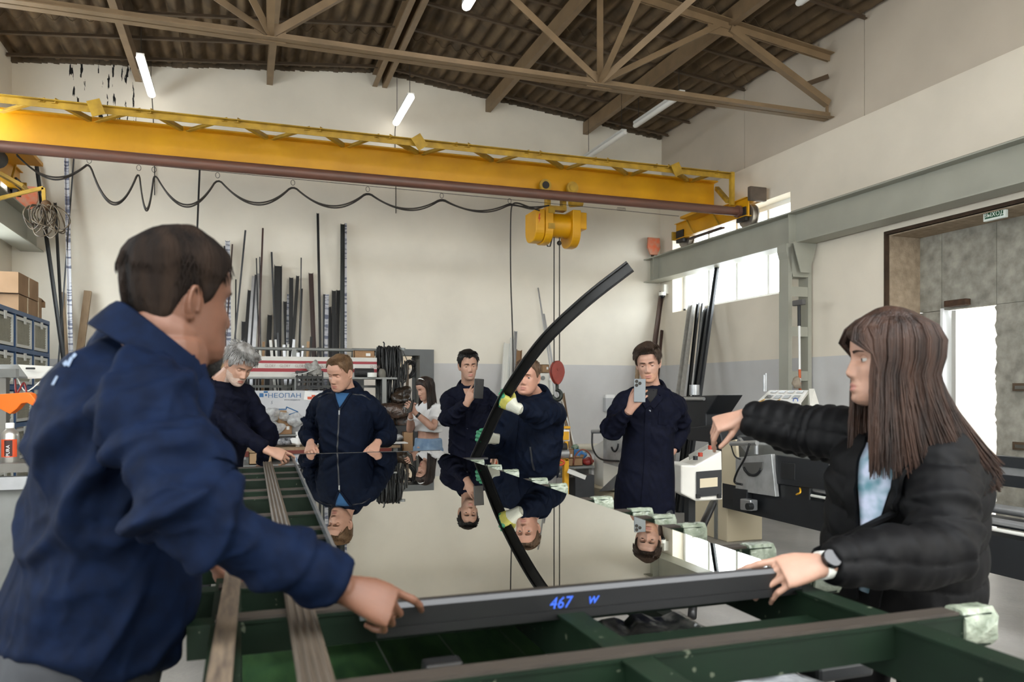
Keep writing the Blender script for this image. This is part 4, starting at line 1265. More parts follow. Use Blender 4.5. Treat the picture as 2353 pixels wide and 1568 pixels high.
    def brows(s, m, lift=0.0, thick=.0042):
        for sg in (-1, 1):
            k = MB(); g = [[], []]
            for i in range(8):
                a = i / 7; x = sg * (.012 + .036 * a); z = .0205 + .0055 * math.sin(a * 2.2) - .004 * a + lift
                th = thick * (1 - .65 * a ** 2)
                for row, dz in ((0, -th), (1, th * .6)):
                    o = s.Mh @ Vector((x, .16, z + dz)); dr = (s.Mh.to_3x3() @ Vector((0, -1, 0))).normalized()
                    hit = s.bvh.ray_cast(o, dr)[0]
                    if hit is None: hit = s.Mh @ Vector((x, .08, z + dz))
                    g[row].append(hit - dr * .0022)
            k.sheet(g); k.build('eyebrow', m, s.root, smooth=True)
        return s
    def hair(s, m, top=.016, side=.008, back=.010, front_z=.062, temple=.030, nape=-.072, seed=1, rec=0.0, name='hair', tex=.0022, burn=-.022, swirl=0):
        """short hair: a shell grown from the scalp with a hairline, tapered to the skin at the edge"""
        g = head_grid(nt=144, nz=92, **s.hkw)
        nz, nt = g.shape[:2]
        x, y, z = g[..., 0], g[..., 1], g[..., 2]
        th = np.abs(np.arctan2(x, y))                             # 0 front .. pi back
        lineZ = np.interp(th, [0, .35, .62, .95, 1.22, 1.42, 1.6, 1.95, 2.3, 3.15],
                          [front_z, front_z + rec, front_z - .004 + rec * 1.3, temple, burn + .01, burn, .022, -.002, nape + .02, nape])
        m_ = np.clip((z - lineZ) / .016, -1, 1)
        up = np.clip((z - .03) / .06, 0, 1)
        bk = np.clip((th - 1.7) / .9, 0, 1)
        base = side * (1 - up) * (1 - bk) + back * bk * (1 - up) + top * up
        off = np.where(m_ > 0, base * np.sqrt(np.clip(m_, 0, 1)), -.006 * np.clip(-m_, 0, 1)) - .0015
        cen = np.stack([np.zeros_like(x), np.full_like(y, -.005), np.clip(z, -.05, .04)], -1)
        nrm = g - cen; nrm /= np.linalg.norm(nrm, axis=-1)[..., None]
        sn = SineNoise(seed, 6, 26, 26)
        P = g.reshape(-1, 3).copy()
        q = np.stack([th.ravel() * .1 * np.sign(x.ravel() + 1e-9), y.ravel() * .25, z.ravel() * .16], 1) if False else P * np.array([1, 1, .22])
        nz_ = (tex * sn(q)).reshape(nz, nt) * np.clip(m_, 0, 1)
        g2 = g + nrm * (off + nz_)[..., None]
        keep = m_ > -.75
        k = MB(); V = [s.Mh @ Vector(p) for p in g2.reshape(-1, 3)]
        fs = []
        for i in range(nz - 1):
            for j in range(nt):
                jj = (j + 1) % nt
                if keep[i, j] or keep[i + 1, j] or keep[i, jj] or keep[i + 1, jj]:
                    fs.append((i * nt + j, i * nt + jj, (i + 1) * nt + jj, (i + 1) * nt + j))
        fs.append(tuple(range((nz - 1) * nt, nz * nt)))
        used = sorted({i for f in fs for i in f}); mp = {v: i for i, v in enumerate(used)}
        k.add([V[i] for i in used], [tuple(mp[i] for i in f) for f in fs])
        s.hair_ob = k.build(name, m, s.root, smooth=True)
        return s
    # --- clothing
    def jacket(s, m, name='jacket', fat=1.0, hem=-.12, rings=None, voxel=.008, seed=1, folds=(.006, .0022), cuff=.90, sleeve=(.083, .072, .064, .057, .044), trap=.062, e=2.5, arms=('R', 'L'), belly=0.0, keep=None, sfold=.0035, quilt=0.0):
        b = MB()
        prof_ = rings or [(hem, 1.0, 1.0, 0), (hem + .04, 1.03, 1.03, 0), (0, 1.02, 1.04, 0), (.25, .95, 1.0, .01), (.5, .99, 1.04, .008), (.7, 1.06, 1.08, .004), (.82, 1.0, .98, 0), (.9, .72, .80, 0), (.96, .48, .64, 0), (1.0, .36, .52, 0)]
        rr_ = []
        ps = [p[0] for p in prof_]
        for q in np.linspace(ps[0], ps[-1], 34):
            hw = np.interp(q, ps, [p[1] for p in prof_]) * s.hw * fat; hd = np.interp(q, ps, [p[2] for p in prof_]) * s.hd * fat; fo = np.interp(q, ps, [p[3] for p in prof_])
            fo += belly * math.exp(-((q - .22) / .22) ** 2); hd += .5 * belly * math.exp(-((q - .22) / .22) ** 2)
            rr_.append(sq_ring(s.pelvis + s.ax * (s.len * q), s.right, s.fwd, hw, hd, 32, e, fo))
        b.loft(rr_)
        jts = []
        for nm in arms:
            sg = 1 if nm == 'R' else -1
            sh, el, wr = s.sh[nm], s.el[nm], s.wr[nm]
            cuffp = vlerp(el, wr, cuff)
            if cuff < 0:                                          # short sleeve ending above the elbow
                cuffp = vlerp(sh, el, 1 + cuff); el = vlerp(sh, cuffp, .66); wr = cuffp
            inn = vlerp(sh, s.neck - s.ax * .1, .3)
            limb(b, [inn, sh, vlerp(sh, el, .5), el, vlerp(el, cuffp, .5), cuffp], [sleeve[0] * .95 * fat, sleeve[0] * fat, sleeve[1] * fat, sleeve[2] * fat, sleeve[3] * fat, sleeve[4]], 18, 7, folds=sfold, seed=seed + sg)
            b.tube([s.neck - s.ax * .055 + s.right * (sg * .03), vlerp(s.neck - s.ax * .02, sh, .5), sh], [trap * .95, trap, sleeve[0] * .95 * fat], 14)
            jts += [el, vlerp(sh, el, .2) - s.ax * .08]
        me = remesh(b, voxel, 4)
        cloth_folds(me, seed * 7 + 3, *folds, joints=[tuple(j) for j in jts], keep=keep, dirs=[tuple(s.ax * .9 + s.right * .45), tuple(s.ax * .8 - s.right * .6 + s.fwd * .3), tuple(s.right * .9 + s.ax * .35)])
        if quilt:
            pq = vcoords(me); nq = vnormals(me); h_ = (pq - np.array(s.pelvis)) @ np.array(s.ax) + .012 * SineNoise(seed, 1.5, 4)(pq)
            setco(me, pq + nq * (quilt * (np.abs(np.sin(np.pi * h_ / .085)) ** .5 - .6))[:, None])
        me.materials.append(m)
        s.jk = obj_from(me, name, s.root); s.jbvh = bvh_of(me)
        return s
    def collar(s, m, r=.072, h=.045, flap=.055, gap=35, tilt=18, name='collar', open_=.02, back_up=.0, parent=None):
        """folded shirt collar standing round the neck, open at the front"""
        k = MB(); c0 = s.neck + s.ax * .006
        n = 28; rows = [[] for _ in range(5)]
        for i in range(n + 1):
            a = R(-180 + gap) + i / n * R(360 - 2 * gap)          # 0 = back
            bk = math.cos(a)                                      # 1 back, -1 front
            dirv = s.right * math.sin(a) - s.fwd * math.cos(a)
            lift = s.ax * (.5 * (bk - 1) * .045 * tilt / 18)
            fr = max(0, -bk)
            fl = flap * (1 + .35 * fr); rr_ = r * (1 + .10 * fr)
            hh = h * (.55 + .45 * (bk + 1) / 2)
            p = c0 + lift - s.fwd * .008
            rows[0].append(p + dirv * (rr_ + .004) - s.ax * .02)
            rows[1].append(p + dirv * (rr_ - .004) + s.ax * hh)
            rows[2].append(p + dirv * (rr_ + .006) + s.ax * (hh + .004))
            rows[3].append(p + dirv * (rr_ + .026) + s.ax * (hh - fl * .45))
            rows[4].append(p + dirv * (rr_ + .046) + s.ax * (hh - fl))
        k.sheet(rows, .004)
        o = k.build(name, m, s.root, smooth=50)
        sm = o.modifiers.new('s', 'SUBSURF'); sm.levels = sm.render_levels = 1
        return s
    def on(s, x, z, lift=.004, bvh=None):
        """point on the front of the garment: x to the person's right, z height along the trunk (fraction)"""
        o = s.pelvis + s.ax * (s.len * z) + s.right * x + s.fwd * .6
        hit = (bvh or s.jbvh).ray_cast(o, -s.fwd)[0]
        if hit is None: hit = s.pelvis + s.ax * (s.len * z) + s.right * x + s.fwd * s.hd
        return hit + s.fwd * lift
    def strip(s, name, m, pts, w, lift=.004, th=.004):
        """seam, zip or placket laid over the garment through (x, z) points"""
        k = MB(); g = [[], [], []]
        n = max(2, int(6 * len(pts)))
        for i in range(n + 1):
            q = i / n * (len(pts) - 1); j = min(int(q), len(pts) - 2); f_ = q - j
            x = pts[j][0] + (pts[j + 1][0] - pts[j][0]) * f_; z = pts[j][1] + (pts[j + 1][1] - pts[j][1]) * f_
            dx, dz = pts[j + 1][0] - pts[j][0], (pts[j + 1][1] - pts[j][1]) * s.len
            L = math.hypot(dx, dz); nx, nz = -dz / L, dx / L
            for r_, sg in ((0, -1), (1, 0), (2, 1)):
                g[r_].append(s.on(x + sg * nx * w / 2, z + sg * nz * w / 2 / s.len, lift))
        k.sheet(g, th); return k.build(name, m, s.root, smooth=60)
    def button(s, x, z, m, r=.007):
        p = s.on(x, z, .003); k = MB(); k.cyl(p - s.fwd * .003, p + s.fwd * .004, r, 12); k.build('button', m, s.root, smooth=40)
    def leg(s, stance=.11, knee_fwd=.03, foot_fwd=None, hip=.09, dx=(0, 0), dy=(0, 0)):
        s.legs = {}
        ff = Vector((s.fwd.x, s.fwd.y, 0)).normalized(); rt = Vector((s.right.x, s.right.y, 0)).normalized()
        s.ff = ff; s.rt = rt
        for sg, nm, i in ((1, 'R', 0), (-1, 'L', 1)):
            h_ = s.pelvis + s.right * (sg * hip) - Vector((0, 0, .02))
            an = Vector((s.root.location.x, s.root.location.y, .085)) + rt * (sg * stance + dx[i]) + ff * dy[i]
            kn = vlerp(h_, an, .5) + ff * knee_fwd
            s.legs[nm] = (h_, kn, an)
        return s
    def trousers(s, m, r=(.098, .082, .066, .058, .052), voxel=.010, seed=5, name='trousers', shoes=True, waist=.02, hw=None, hd=None, shoe_mat=None):
        b = MB()
        hw = hw or s.hw * .9; hd = hd or s.hd * .92
        rr_ = [sq_ring(s.pelvis + s.ax * q, s.right, s.fwd, hw * f_, hd * f_, 28) for q, f_ in ((-.11, .8), (-.05, 1.0), (.03, 1.0), (.03 + waist, .97))]
        b.loft(rr_)
        for nm in ('R', 'L'):
            h_, kn, an = s.legs[nm]
            limb(b, [h_ + Vector((0, 0, .02)), vlerp(h_, kn, .45), kn, vlerp(kn, an, .5), an - Vector((0, 0, .03))], r, 16, 5, folds=.002, seed=seed)
        me = remesh(b, voxel, 3); cloth_folds(me, seed * 5 + 1, .004, .0015, joints=[tuple(s.legs[n_][1]) for n_ in 'RL'])
        me.materials.append(m); s.tr = obj_from(me, name, s.root)
        if shoes:
            for nm in ('R', 'L'):
                an = s.legs[nm][2]; k = MB(); rg = []
                for q, w_, h0 in ((-.07, .030, .055), (-.05, .038, .075), (0, .042, .085), (.06, .046, .065), (.12, .050, .050), (.165, .042, .040), (.19, .022, .026)):
                    c = Vector((an.x, an.y, 0)) + s.ff * q
                    rg.append([c + s.rt * (w_ * math.cos(a)) + Vector((0, 0, max(0.0, h0 * .5 + h0 * .55 * math.sin(a)))) for a in [2 * math.pi * j / 16 for j in range(16)]])
                k.loft(rg); k.build('shoe', shoe_mat or M_SHOE, s.root, smooth=60)
        return s
def strands(P, m, roots, name='hair_strands', rad=.0028, parent=None, seg=9):
    """long hair: each strand a tapered tube along its path"""
    k = MB()
    for path in roots:
        n = len(path)
        k.tube(path, [rad * (1.0 if i < n - 2 else (.75 if i == n - 2 else .3)) for i in range(n)], 4, caps=False)
    return k.build(name, m, parent or P.root, smooth=True)

def tufts(P, m, n=520, ln=.034, rad=.0019, seed=1, lift=.006, name='hair_tufts', front_z=.076, nape=-.055, back=.010, top=.016, part=0.0, skip_top=False):
    """short combed locks over the hair shell"""
    r_ = random.Random(seed); roots = []
    for i in range(n):
        th = r_.uniform(-math.pi, math.pi); a = abs(th)
        zmin = np.interp(a, [0, .6, 1.0, 1.5, 2.2, 3.15], [front_z + .014, front_z + .014, .05, .03, .0, nape + .02])
        z = zmin + (.113 - zmin) * r_.random() ** .8
        if skip_top and z > .085: continue
        o = (top if z > .06 else back) * .85
        dth = .25 * r_.uniform(-1, 1) + part
        pts = []
        for q in (0, .35, .7, 1.0):
            zz = z - ln * q * (.75 if a > .8 else .55) + (0 if a > .8 else .0)
            if z > .095: zz = z - ln * q * .25
            tt = th + dth * q * .5
            sc_ = o + lift * q * q
            w_ = np.interp(zz, HZ, HW); f_ = np.interp(zz, HZ, HF); b_ = np.interp(zz, HZ, HB)
            x_ = (w_ + sc_) * math.sin(tt); y_ = (f_ + b_) / 2 + ((f_ - b_) / 2 + sc_) * math.cos(tt)
            if z > .095: y_ += ln * q * .5 * (1 if a < 1.8 else -1)
            pts.append(P.Mh @ Vector((x_, y_, zz + (sc_ * .6 if z > .09 else 0))))
        roots.append(pts)
    k = MB()
    for path in roots:
        k.tube(path, [rad, rad, rad * .8, rad * .25], 4, caps=False)
    return k.build(name, m, P.hair_ob.parent, smooth=True)
# ------------------------------------------------------------------ the people
M_NAVY = mat('navy_work_cloth', (11, 14, 30), .78, rgb2=(7, 9, 21), scale=40, bump=.12, bscale=900, spec=.1)
M_BLUE = mat('blue_work_cloth', (8, 20, 42), .78, rgb2=(5, 13, 30), scale=30, bump=.1, bscale=900, spec=.08)
M_ZIPB = mat('steel_blue_cloth', (9, 18, 35), .78, rgb2=(6, 12, 26), scale=34, bump=.1, bscale=900, spec=.1)
M_BLKJ = mat('black_nylon', (6, 6, 8), .62, rgb2=(4, 4, 5), scale=20, bump=.1, bscale=500, spec=.15)
M_TEE = mat('white_cotton', (210, 210, 210), .85, bump=.1, bscale=600)
M_JEAN = mat('light_blue_denim', (122, 144, 166), .85, rgb2=(96, 120, 146), scale=14, bump=.15, bscale=700)
M_DKTR = mat('dark_grey_trouser_cloth', (46, 48, 52), .85, rgb2=(34, 36, 40), scale=12, bump=.1, bscale=700)
M_GRTR = mat('grey_trouser_cloth', (96, 94, 92), .85, var=.1, bump=.1, bscale=700)
M_BTN = mat('pewter_button', (150, 152, 154), .3, .6)
M_ZIP = mat('dark_zip', (20, 22, 28), .5)
M_PHB = mat('black_phone', (16, 16, 18), .25); M_PHG = mat('graphite_phone', (112, 118, 122), .3, .4); M_LENS = mat('camera_lens', (10, 10, 14), .1)
def phone(label, c, up, out, body, cams, h=.155, w=.075):
    """phone with its back facing 'out' (towards the viewer)"""
    t = thing('smartphone', label, 'phone', c)
    o = Vector(out).normalized(); u = Vector(up); u = (u - o * u.dot(o)).normalized(); x = u.cross(o)
    M = Matrix(((x.x, u.x, o.x, c[0]), (x.y, u.y, o.y, c[1]), (x.z, u.z, o.z, c[2]), (0, 0, 0, 1)))
    k = MB(); k.box((0, 0, 0), (w, h, .009)); k.v = [tuple(M @ Vector(p)) for p in k.v]; k.build('phone_body', body, t, bevel=.004)
    k = MB(); k.box((0, 0, -.0052), (w - .006, h - .008, .001)); k.v = [tuple(M @ Vector(p)) for p in k.v]; k.build('phone_screen', mat('dark_screen', (18, 20, 26), .1), t)
    for cx, cy, r_ in cams:
        k = MB(); k.cyl(M @ Vector((cx, cy, .0045)), M @ Vector((cx, cy, .008)), r_, 16); k.build('camera_lens', M_LENS, t, smooth=40)
    return t

# 1 --- seated close: man in blue work jacket leaning over the table
p = Person('dark-haired bearded man in a blue work jacket, closest to the camera, gripping the profile', (at(190, 1500, 1.45).x, at(190, 1500, 1.45).y, 0), set_skin('tan', (118, 80, 62)))
P1 = p; p.voxel = .0032
F1 = cdir(.80, .60)
nk = at(378, 782, 1.52)
p.torso(at(182, 1500, 1.52), nk, F1, hw=.186, hd=.140, sh=.190, drop=.075, shoulder_fwd=(.03, .03), shoulder_up=(-.01, .02))
p.elbow('R', at(338, 918, 1.37), at(415, 1165, 1.24), at(795, 1356, 1.37))
p.arm('L', at(500, 1288, 1.88), cdir(-.4, .6, -.6), .33, .30)
p.leg(stance=.13, knee_fwd=.04)
p.head(at(412, 688, 1.545), cdir(.63, .775, -.06), roll=2, sc=1.03, nk=1.30, jaw=1.14, puff=1.04)
p.hand('R', cdir(.86, .22, -.42), cdir(.25, -.75, .62), fc=[(14, 26, 20), (50, 62, 40), (60, 70, 45), (62, 72, 45)], thumb=(24, 12, 15), thumb_in=45, spread=4, sc=.96)
p.hand('L', cdir(.62, .35, -.62), cdir(.5, -.45, .75), fc=[(55, 50, 30)] * 4, thumb=(12, 4, 4), thumb_in=-4, sc=1.08)
p.finish_body()
HM1 = hair_mat('dark_brown', (44, 33, 25), (16, 12, 10), .7); HM1.node_tree.nodes['Principled BSDF'].inputs['Specular IOR Level'].default_value = .1
p.hair(HM1, top=.022, side=.006, back=.011, front_z=.070, temple=.044, nape=-.074, seed=4, tex=.0030, burn=-.012)
tufts(p, HM1, 900, ln=.035, seed=4, lift=.0, top=.019, back=.0105, nape=-.074, front_z=.085, skip_top=True, rad=.0016)
p.eyes(.5); p.brows(HM1)
# goatee
k = MB(); rg = []
for z, w_, d_ in ((-.086, .020, .007), (-.1, .031, .014), (-.116, .034, .017), (-.13, .028, .017), (-.143, .014, .010)):
    rg.append([p.Mh @ Vector((w_ * math.cos(a), .080 - .008 * (z + .086) / -.05 + d_ * math.sin(a) * (1 if math.sin(a) > 0 else 1.4), z)) for a in [2 * math.pi * j / 18 for j in range(18)]])
k.loft(rg); k.build('beard', mat('black_beard', (20, 17, 16), .7, bump=.8, bscale=300), p.root, smooth=True)
p.jacket(M_BLUE, hem=.0, voxel=.0062, seed=11, folds=(.026, .0045), cuff=.93, sleeve=(.080, .076, .066, .058, .047), trap=.06, belly=.015, e=2.3, sfold=.004,
         rings=[(.0, .92, .94, 0), (.03, .94, .97, 0), (.07, 1.08, 1.1, 0), (.25, 1.08, 1.1, 0), (.5, 1.08, 1.08, -.012), (.7, 1.1, 1.06, -.025), (.82, 1.0, .96, -.03), (.9, .76, .82, -.022), (.96, .54, .66, -.01), (1.0, .40, .54, 0)])
p.collar(M_BLUE, r=.082, h=.045, flap=.058, gap=50, tilt=26)
k = MB(); q = at(428, 1487, 1.30)
hit = p.jbvh.ray_cast(Vector((0, 0, CAM_Z)), (q - Vector((0, 0, CAM_Z))).normalized())
if hit[0]:
    k.cyl(hit[0] - hit[1] * .003, hit[0] + hit[1] * .003, .009, 14); k.build('button', mat('cream_button', (206, 200, 186), .4), p.root, smooth=40)
# pale print across the shoulders
def cast_patch(P, name, m, quads, lift=.003, bvh=None):
    k = MB(); O = Vector((0, 0, CAM_Z))
    for q_ in quads:
        pts = []
        for u, v in q_:
            h = (bvh or P.jbvh).ray_cast(O, (at(u, v, 1) - O).normalized())
            if h[0] is None: break
            pts.append(h[0] + h[1] * lift)
        if len(pts) == len(q_) and len(pts) >= 3:
            k.add(pts, [tuple(range(len(pts)))])
    if k.f: return k.build(name, m, P.root)
M_PRT = mat('pale_print', (104, 118, 138), .7)
cast_patch(p, 'back_print', M_PRT, [[(153, 843), (160, 846), (170, 826), (164, 822)], [(166, 822), (172, 826), (179, 818), (174, 813)], [(146, 838), (150, 846), (158, 838), (155, 830)], [(121, 886), (127, 886), (136, 868), (132, 866)]])
p.trousers(M_DKTR, seed=3, hw=.19, hd=.145)

# 2 --- grey-haired man bending over the far corner
b2 = at(500, 1100, 4.95)
p = Person('grey-haired man in a navy work coat bending over the far corner of the glass', (b2.x, b2.y, 0), set_skin('fair', (196, 152, 130)))
p.stubble = mat('grey_stubble', (186, 160, 144), .6, rgb2=(160, 142, 132), scale=160)
p.torso(at(492, 1078, 4.95), at(506, 872, 4.86), cdir(.72, -.69), hw=.185, hd=.13, sh=.17, drop=.11)
p.arm('R', at(618, 1036, 4.72), cdir(-.7, -.5, -.6)); p.arm('L', at(600, 1075, 5.2), cdir(.3, .3, -.8))
p.leg()
p.head(at(549, 838, 4.80), cdir(.66, -.56, -.58), roll=-6, sc=.97, jaw=1.05)
p.hand('R', cdir(.88, .2, -.36), cdir(.1, -.72, .69), fc=[(18, 20, 15), (38, 42, 25), (48, 50, 30), (52, 52, 30)], thumb=(30, 14, 12), thumb_in=38)
p.hand('L', cdir(.6, 0, -.8), cdir(.3, .6, .5))
p.finish_body()
HM2 = hair_mat('grey', (186, 184, 182), (120, 116, 110), .5)
p.hair(HM2, top=.024, side=.016, back=.018, front_z=.072, temple=.034, nape=-.068, seed=9, tex=.0042, burn=-.02)
tufts(p, HM2, 700, ln=.05, seed=9, top=.024, back=.018, lift=.010, nape=-.068, front_z=.070, rad=.0024)
p.eyes(.05, (0, -.5)); p.brows(hair_mat('grey_brow', (120, 110, 100), (90, 80, 72)))
p.jacket(M_NAVY, hem=-.42, seed=21, folds=(.016, .005), sleeve=(.070, .064, .058, .052, .043), rings=[(-.42, 1.08, 1.12, 0), (-.1, 1.05, 1.08, 0), (.1, 1.0, 1.02, 0), (.3, 1.0, 1.02, .01), (.5, 1.02, 1.06, .0), (.7, 1.08, 1.08, -.008), (.82, 1.0, .98, -.01), (.9, .72, .80, -.008), (.96, .48, .64, 0), (1.0, .36, .52, 0)])
p.collar(M_NAVY, r=.074, h=.05, flap=.075, gap=40)
p.trousers(M_DKTR, seed=4)

# 3 --- man in zipped jacket at the far end
b3 = at(795, 1090, 5.62)
p = Person('short-haired man in a zipped dark blue jacket looking down behind the far glass edge', (b3.x, b3.y, 0), set_skin('fair3', (200, 154, 132)))
p.torso(at(795, 1062, 5.62), at(796, 892, 5.55), cdir(-.08, -1), hw=.19, hd=.145, sh=.175, drop=.12)
p.arm('R', at(713, 1020, 5.46), cdir(-.5, 1, -.2)); p.arm('L', at(866, 1020, 5.46), cdir(.25, 1, -.1))
p.leg()
p.head(at(782, 857, 5.47), cdir(-.42, -.83, -.36), roll=-4, sc=1.0, jaw=1.12, puff=1.03)
p.hand('R', cdir(.15, -.75, -.5), cdir(-.35, -.5, .75), fc=[(45, 55, 40)] * 4, thumb=(28, 10, 10), thumb_in=10, sc=1.0)
p.hand('L', cdir(-.15, -.75, -.5), cdir(.35, -.5, .75), fc=[(45, 55, 40)] * 4, thumb=(28, 10, 10), thumb_in=10, sc=1.0)
p.finish_body()
HM3 = hair_mat('light_brown', (122, 92, 62), (92, 68, 46), .5)
p.hair(HM3, top=.012, side=.005, back=.007, front_z=.078, temple=.048, nape=-.055, seed=12, tex=.0014, rec=.006, burn=.0)
tufts(p, HM3, 500, ln=.022, seed=12, top=.012, back=.006, lift=.002, front_z=.078)
p.eyes(.0, (0, -.6)); p.brows(hair_mat('brow3', (120, 88, 62), (96, 70, 50)))
p.jacket(M_ZIPB, hem=-.18, seed=31, folds=(.016, .005), sleeve=(.072, .068, .062, .056, .044), belly=.02)
p.strip('zip', M_ZIP, [(0.0, .86), (0, .55), (0.004, .2), (0, -.1)], .010, lift=.003, th=.003)
cB = p.on(0, .88, 0)
k = MB(); g = [[p.on(-x_ * w_, z_, .002 + .004) for x_ in (-1, -.5, 0, .5, 1)] for z_, w_ in ((.955, .055), (.90, .042), (.84, .026), (.78, .006))]
k.sheet(g, .004); k.build('undershirt', mat('blue_tshirt', (32, 76, 116), .85, var=.06), p.root, smooth=True)
p.strip('zip_edge', M_ZIPB, [(.062, .965), (.04, .88), (.006, .77)], .016, lift=.008); p.strip('zip_edge', M_ZIPB, [(-.062, .965), (-.04, .88), (-.006, .77)], .016, lift=.008)
k = MB(); q = p.on(0, .72, .008); k.box(q, (.008, .006, .03)); k.build('zip_pull', M_BTN, p.root)
for sg in (-1, 1):
    p.strip('shoulder_seam', M_ZIP, [(sg * .07, .945), (sg * .13, .93), (sg * .19, .87)], .006, lift=.001, th=.002)
p.collar(M_ZIPB, r=.075, h=.04, flap=.05, gap=42)
p.trousers(M_DKTR, seed=6)

# 4 --- young woman in a white crop top
b4 = at(985, 1100, 8.0)
p = Person('young woman in a white crop top and light jeans typing on her phone', (b4.x, b4.y, 0), set_skin('light', (200, 156, 134), (178, 116, 104)))
p.torso(at(984, 1018, 8.0), at(985, 925, 7.99), cdir(-.72, -.69), hw=.15, hd=.105, sh=.155, drop=.045)
p.neck.z = 1.33; p.torso(p.pelvis - Vector((0, 0, .05)), p.neck, cdir(-.72, -.69), hw=.15, hd=.10, sh=.145, drop=.085)
p.arm('L', at(953, 948, 7.66), cdir(.5, -.5, -.9), .27, .235); p.arm('R', at(944, 955, 7.78), cdir(-.3, .3, -1), .27, .235)
p.leg(stance=.09)
p.head(at(977, 893, 7.955), cdir(-.72, -.60, -.34), roll=2, sc=.94, fem=1.0, jaw=.93)
p.hand('L', cdir(-.55, -.25, .75), cdir(.3, -.85, .2), curl=(35, 40, 30), thumb=(30, 10, 10), thumb_in=10, sc=.9)
p.hand('R', cdir(-.1, -.2, .9), cdir(-.8, -.4, .1), curl=(40, 40, 30), thumb=(30, 10, 10), thumb_in=10, sc=.9)
limb(p.body, [p.pelvis, p.pelvis + p.ax * .12, p.pelvis + p.ax * .24], [.125, .108, .115], 20, 4)
p.finish_body(bare=('R', 'L'))
HM4 = hair_mat('dark_long', (58, 40, 32), (26, 19, 17), .38)
p.hair(HM4, top=.012, side=.014, back=.016, front_z=.066, temple=.03, nape=-.075, seed=14, tex=.0015, burn=-.03)
p.eyes(.1, (0, -.5)); p.brows(HM4)
p.jacket(M_TEE, name='crop_top', hem=.34, seed=41, voxel=.007, folds=(.007, .002), cuff=-.35, sleeve=(.058, .062, .068, .072, .074), trap=.040,
         rings=[(.36, 1.15, 1.2, 0), (.5, 1.1, 1.2, .005), (.68, 1.05, 1.25, .012), (.82, 1.02, 1.0, 0), (.9, .85, .8, 0), (.96, .55, .6, 0), (1.0, .42, .5, 0)], sfold=0)
p.trousers(M_JEAN, seed=7, name='jeans', hw=.155, hd=.12, waist=.07, r=(.105, .095, .085, .08, .085), shoe_mat=mat('white_sneaker', (220, 220, 218), .6))
rt_ = random.Random(5); roots = []
for i in range(260):
    thh = rt_.choice((-1, 1)) * rt_.uniform(1.15, 3.1); z0_ = rt_.uniform(.0, .06)
    def sp(th_, z_, off):
        w_ = np.interp(z_, HZ, HW); f_ = np.interp(z_, HZ, HF); b_ = np.interp(z_, HZ, HB)
        return Vector(((w_ + off) * math.sin(th_), (f_ + b_) / 2 + ((f_ - b_) / 2 + off) * math.cos(th_), z_))
    o_ = rt_.uniform(.012, .022)
    path = [p.Mh @ sp(thh, z_, o_ * f_) for z_, f_ in ((.1165, .4), (.105, .7), (.07, .9), (.02, 1), (-.01, 1), (-.05, 1))]
    L_ = rt_.uniform(.22, .34) if abs(thh) > 1.5 else rt_.uniform(.16, .30)
    e_ = path[-1]; dn = Vector((0, 0, -1)); ou = (p.Mh.to_3x3() @ Vector((math.sin(thh), math.cos(thh), 0))).normalized()
    path += [e_ + dn * (L_ * q_) + ou * (.03 * q_ + rt_.uniform(-.004, .004)) for q_ in (.25, .5, .75, 1.0)]
    roots.append(path)
strands(p, HM4, roots, rad=.0042)
k = MB(); k.tube([p.Mh @ Vector((.077 * math.sin(a), .02 + .01 * math.cos(a * 2), .055 + .068 * math.cos(a))) for a in [R(-80 + i * 10) for i in range(17)]], .006, 6)
tag(k.build('sunglasses', mat('white_frame', (232, 232, 232), .3)), 'white sunglasses pushed up on the young woman\'s hair', 'sunglasses')
k = MB(); w_ = vlerp(p.wr['L'], p.el['L'], .18); dv = (p.el['L'] - p.wr['L']).normalized()
k.tube([w_ - dv * .012, w_ + dv * .012], .031, 16); wt = k.build('wristwatch', mat('black_strap', (22, 22, 24), .4), smooth=40); tag(wt, 'black smartwatch on the young woman\'s wrist', 'watch')
k = MB(); k.tube([vlerp(p.wr['R'], p.el['R'], .14) , vlerp(p.wr['R'], p.el['R'], .2)], .030, 16); tag(k.build('bracelet', M_TEE, smooth=40), 'white bracelet on the young woman\'s wrist', 'bracelet')
phone('black phone held in both hands by the young woman', at(943, 935, 7.62), cdir(-.3, .2, .8), cdir(-.6, -.5, .5), M_PHB, [(-.02, .06, .008)])

# 5 --- man in navy filming with a black phone
b5 = at(1078, 1100, 6.75)
p = Person('dark-haired man in a navy work coat filming with a black phone', (b5.x, b5.y, 0), set_skin('olive', (196, 152, 130)))
p.stubble = mat('dark_stubble', (168, 130, 110), .6, rgb2=(140, 110, 94), scale=200)
p.torso(at(1078, 1045, 6.75), at(1076, 884, 6.68), cdir(.12, -1), hw=.172, hd=.125, sh=.168, drop=.115)
p.arm('R', at(1074, 925, 6.28), cdir(-.7, .4, -.9)); p.arm('L', at(1136, 1035, 6.7), cdir(.8, .5, -.2))
p.leg()
p.head(at(1076, 840, 6.585), cdir(.24, -.95, -.14), roll=3, sc=.99, jaw=1.0)
p.hand('R', cdir(.42, -.25, .8), cdir(-.55, -.7, -.25), fc=[(22, 32, 22), (32, 38, 25), (36, 40, 25), (40, 44, 25)], thumb=(35, 10, 10), thumb_in=30, sc=1.03)
p.hand('L', cdir(.1, -.1, -1), cdir(1, 0, 0), curl=(20, 25, 15))
p.finish_body()
HM5 = hair_mat('black', (34, 28, 24), (16, 14, 13), .4)
p.hair(HM5, top=.020, side=.010, back=.012, front_z=.070, temple=.040, nape=-.062, seed=17, tex=.0022, rec=.010, burn=-.02)
tufts(p, HM5, 500, ln=.03, seed=17, top=.020, back=.011, front_z=.070)
p.eyes(.3, (.1, -.25)); p.brows(HM5, thick=.0052)
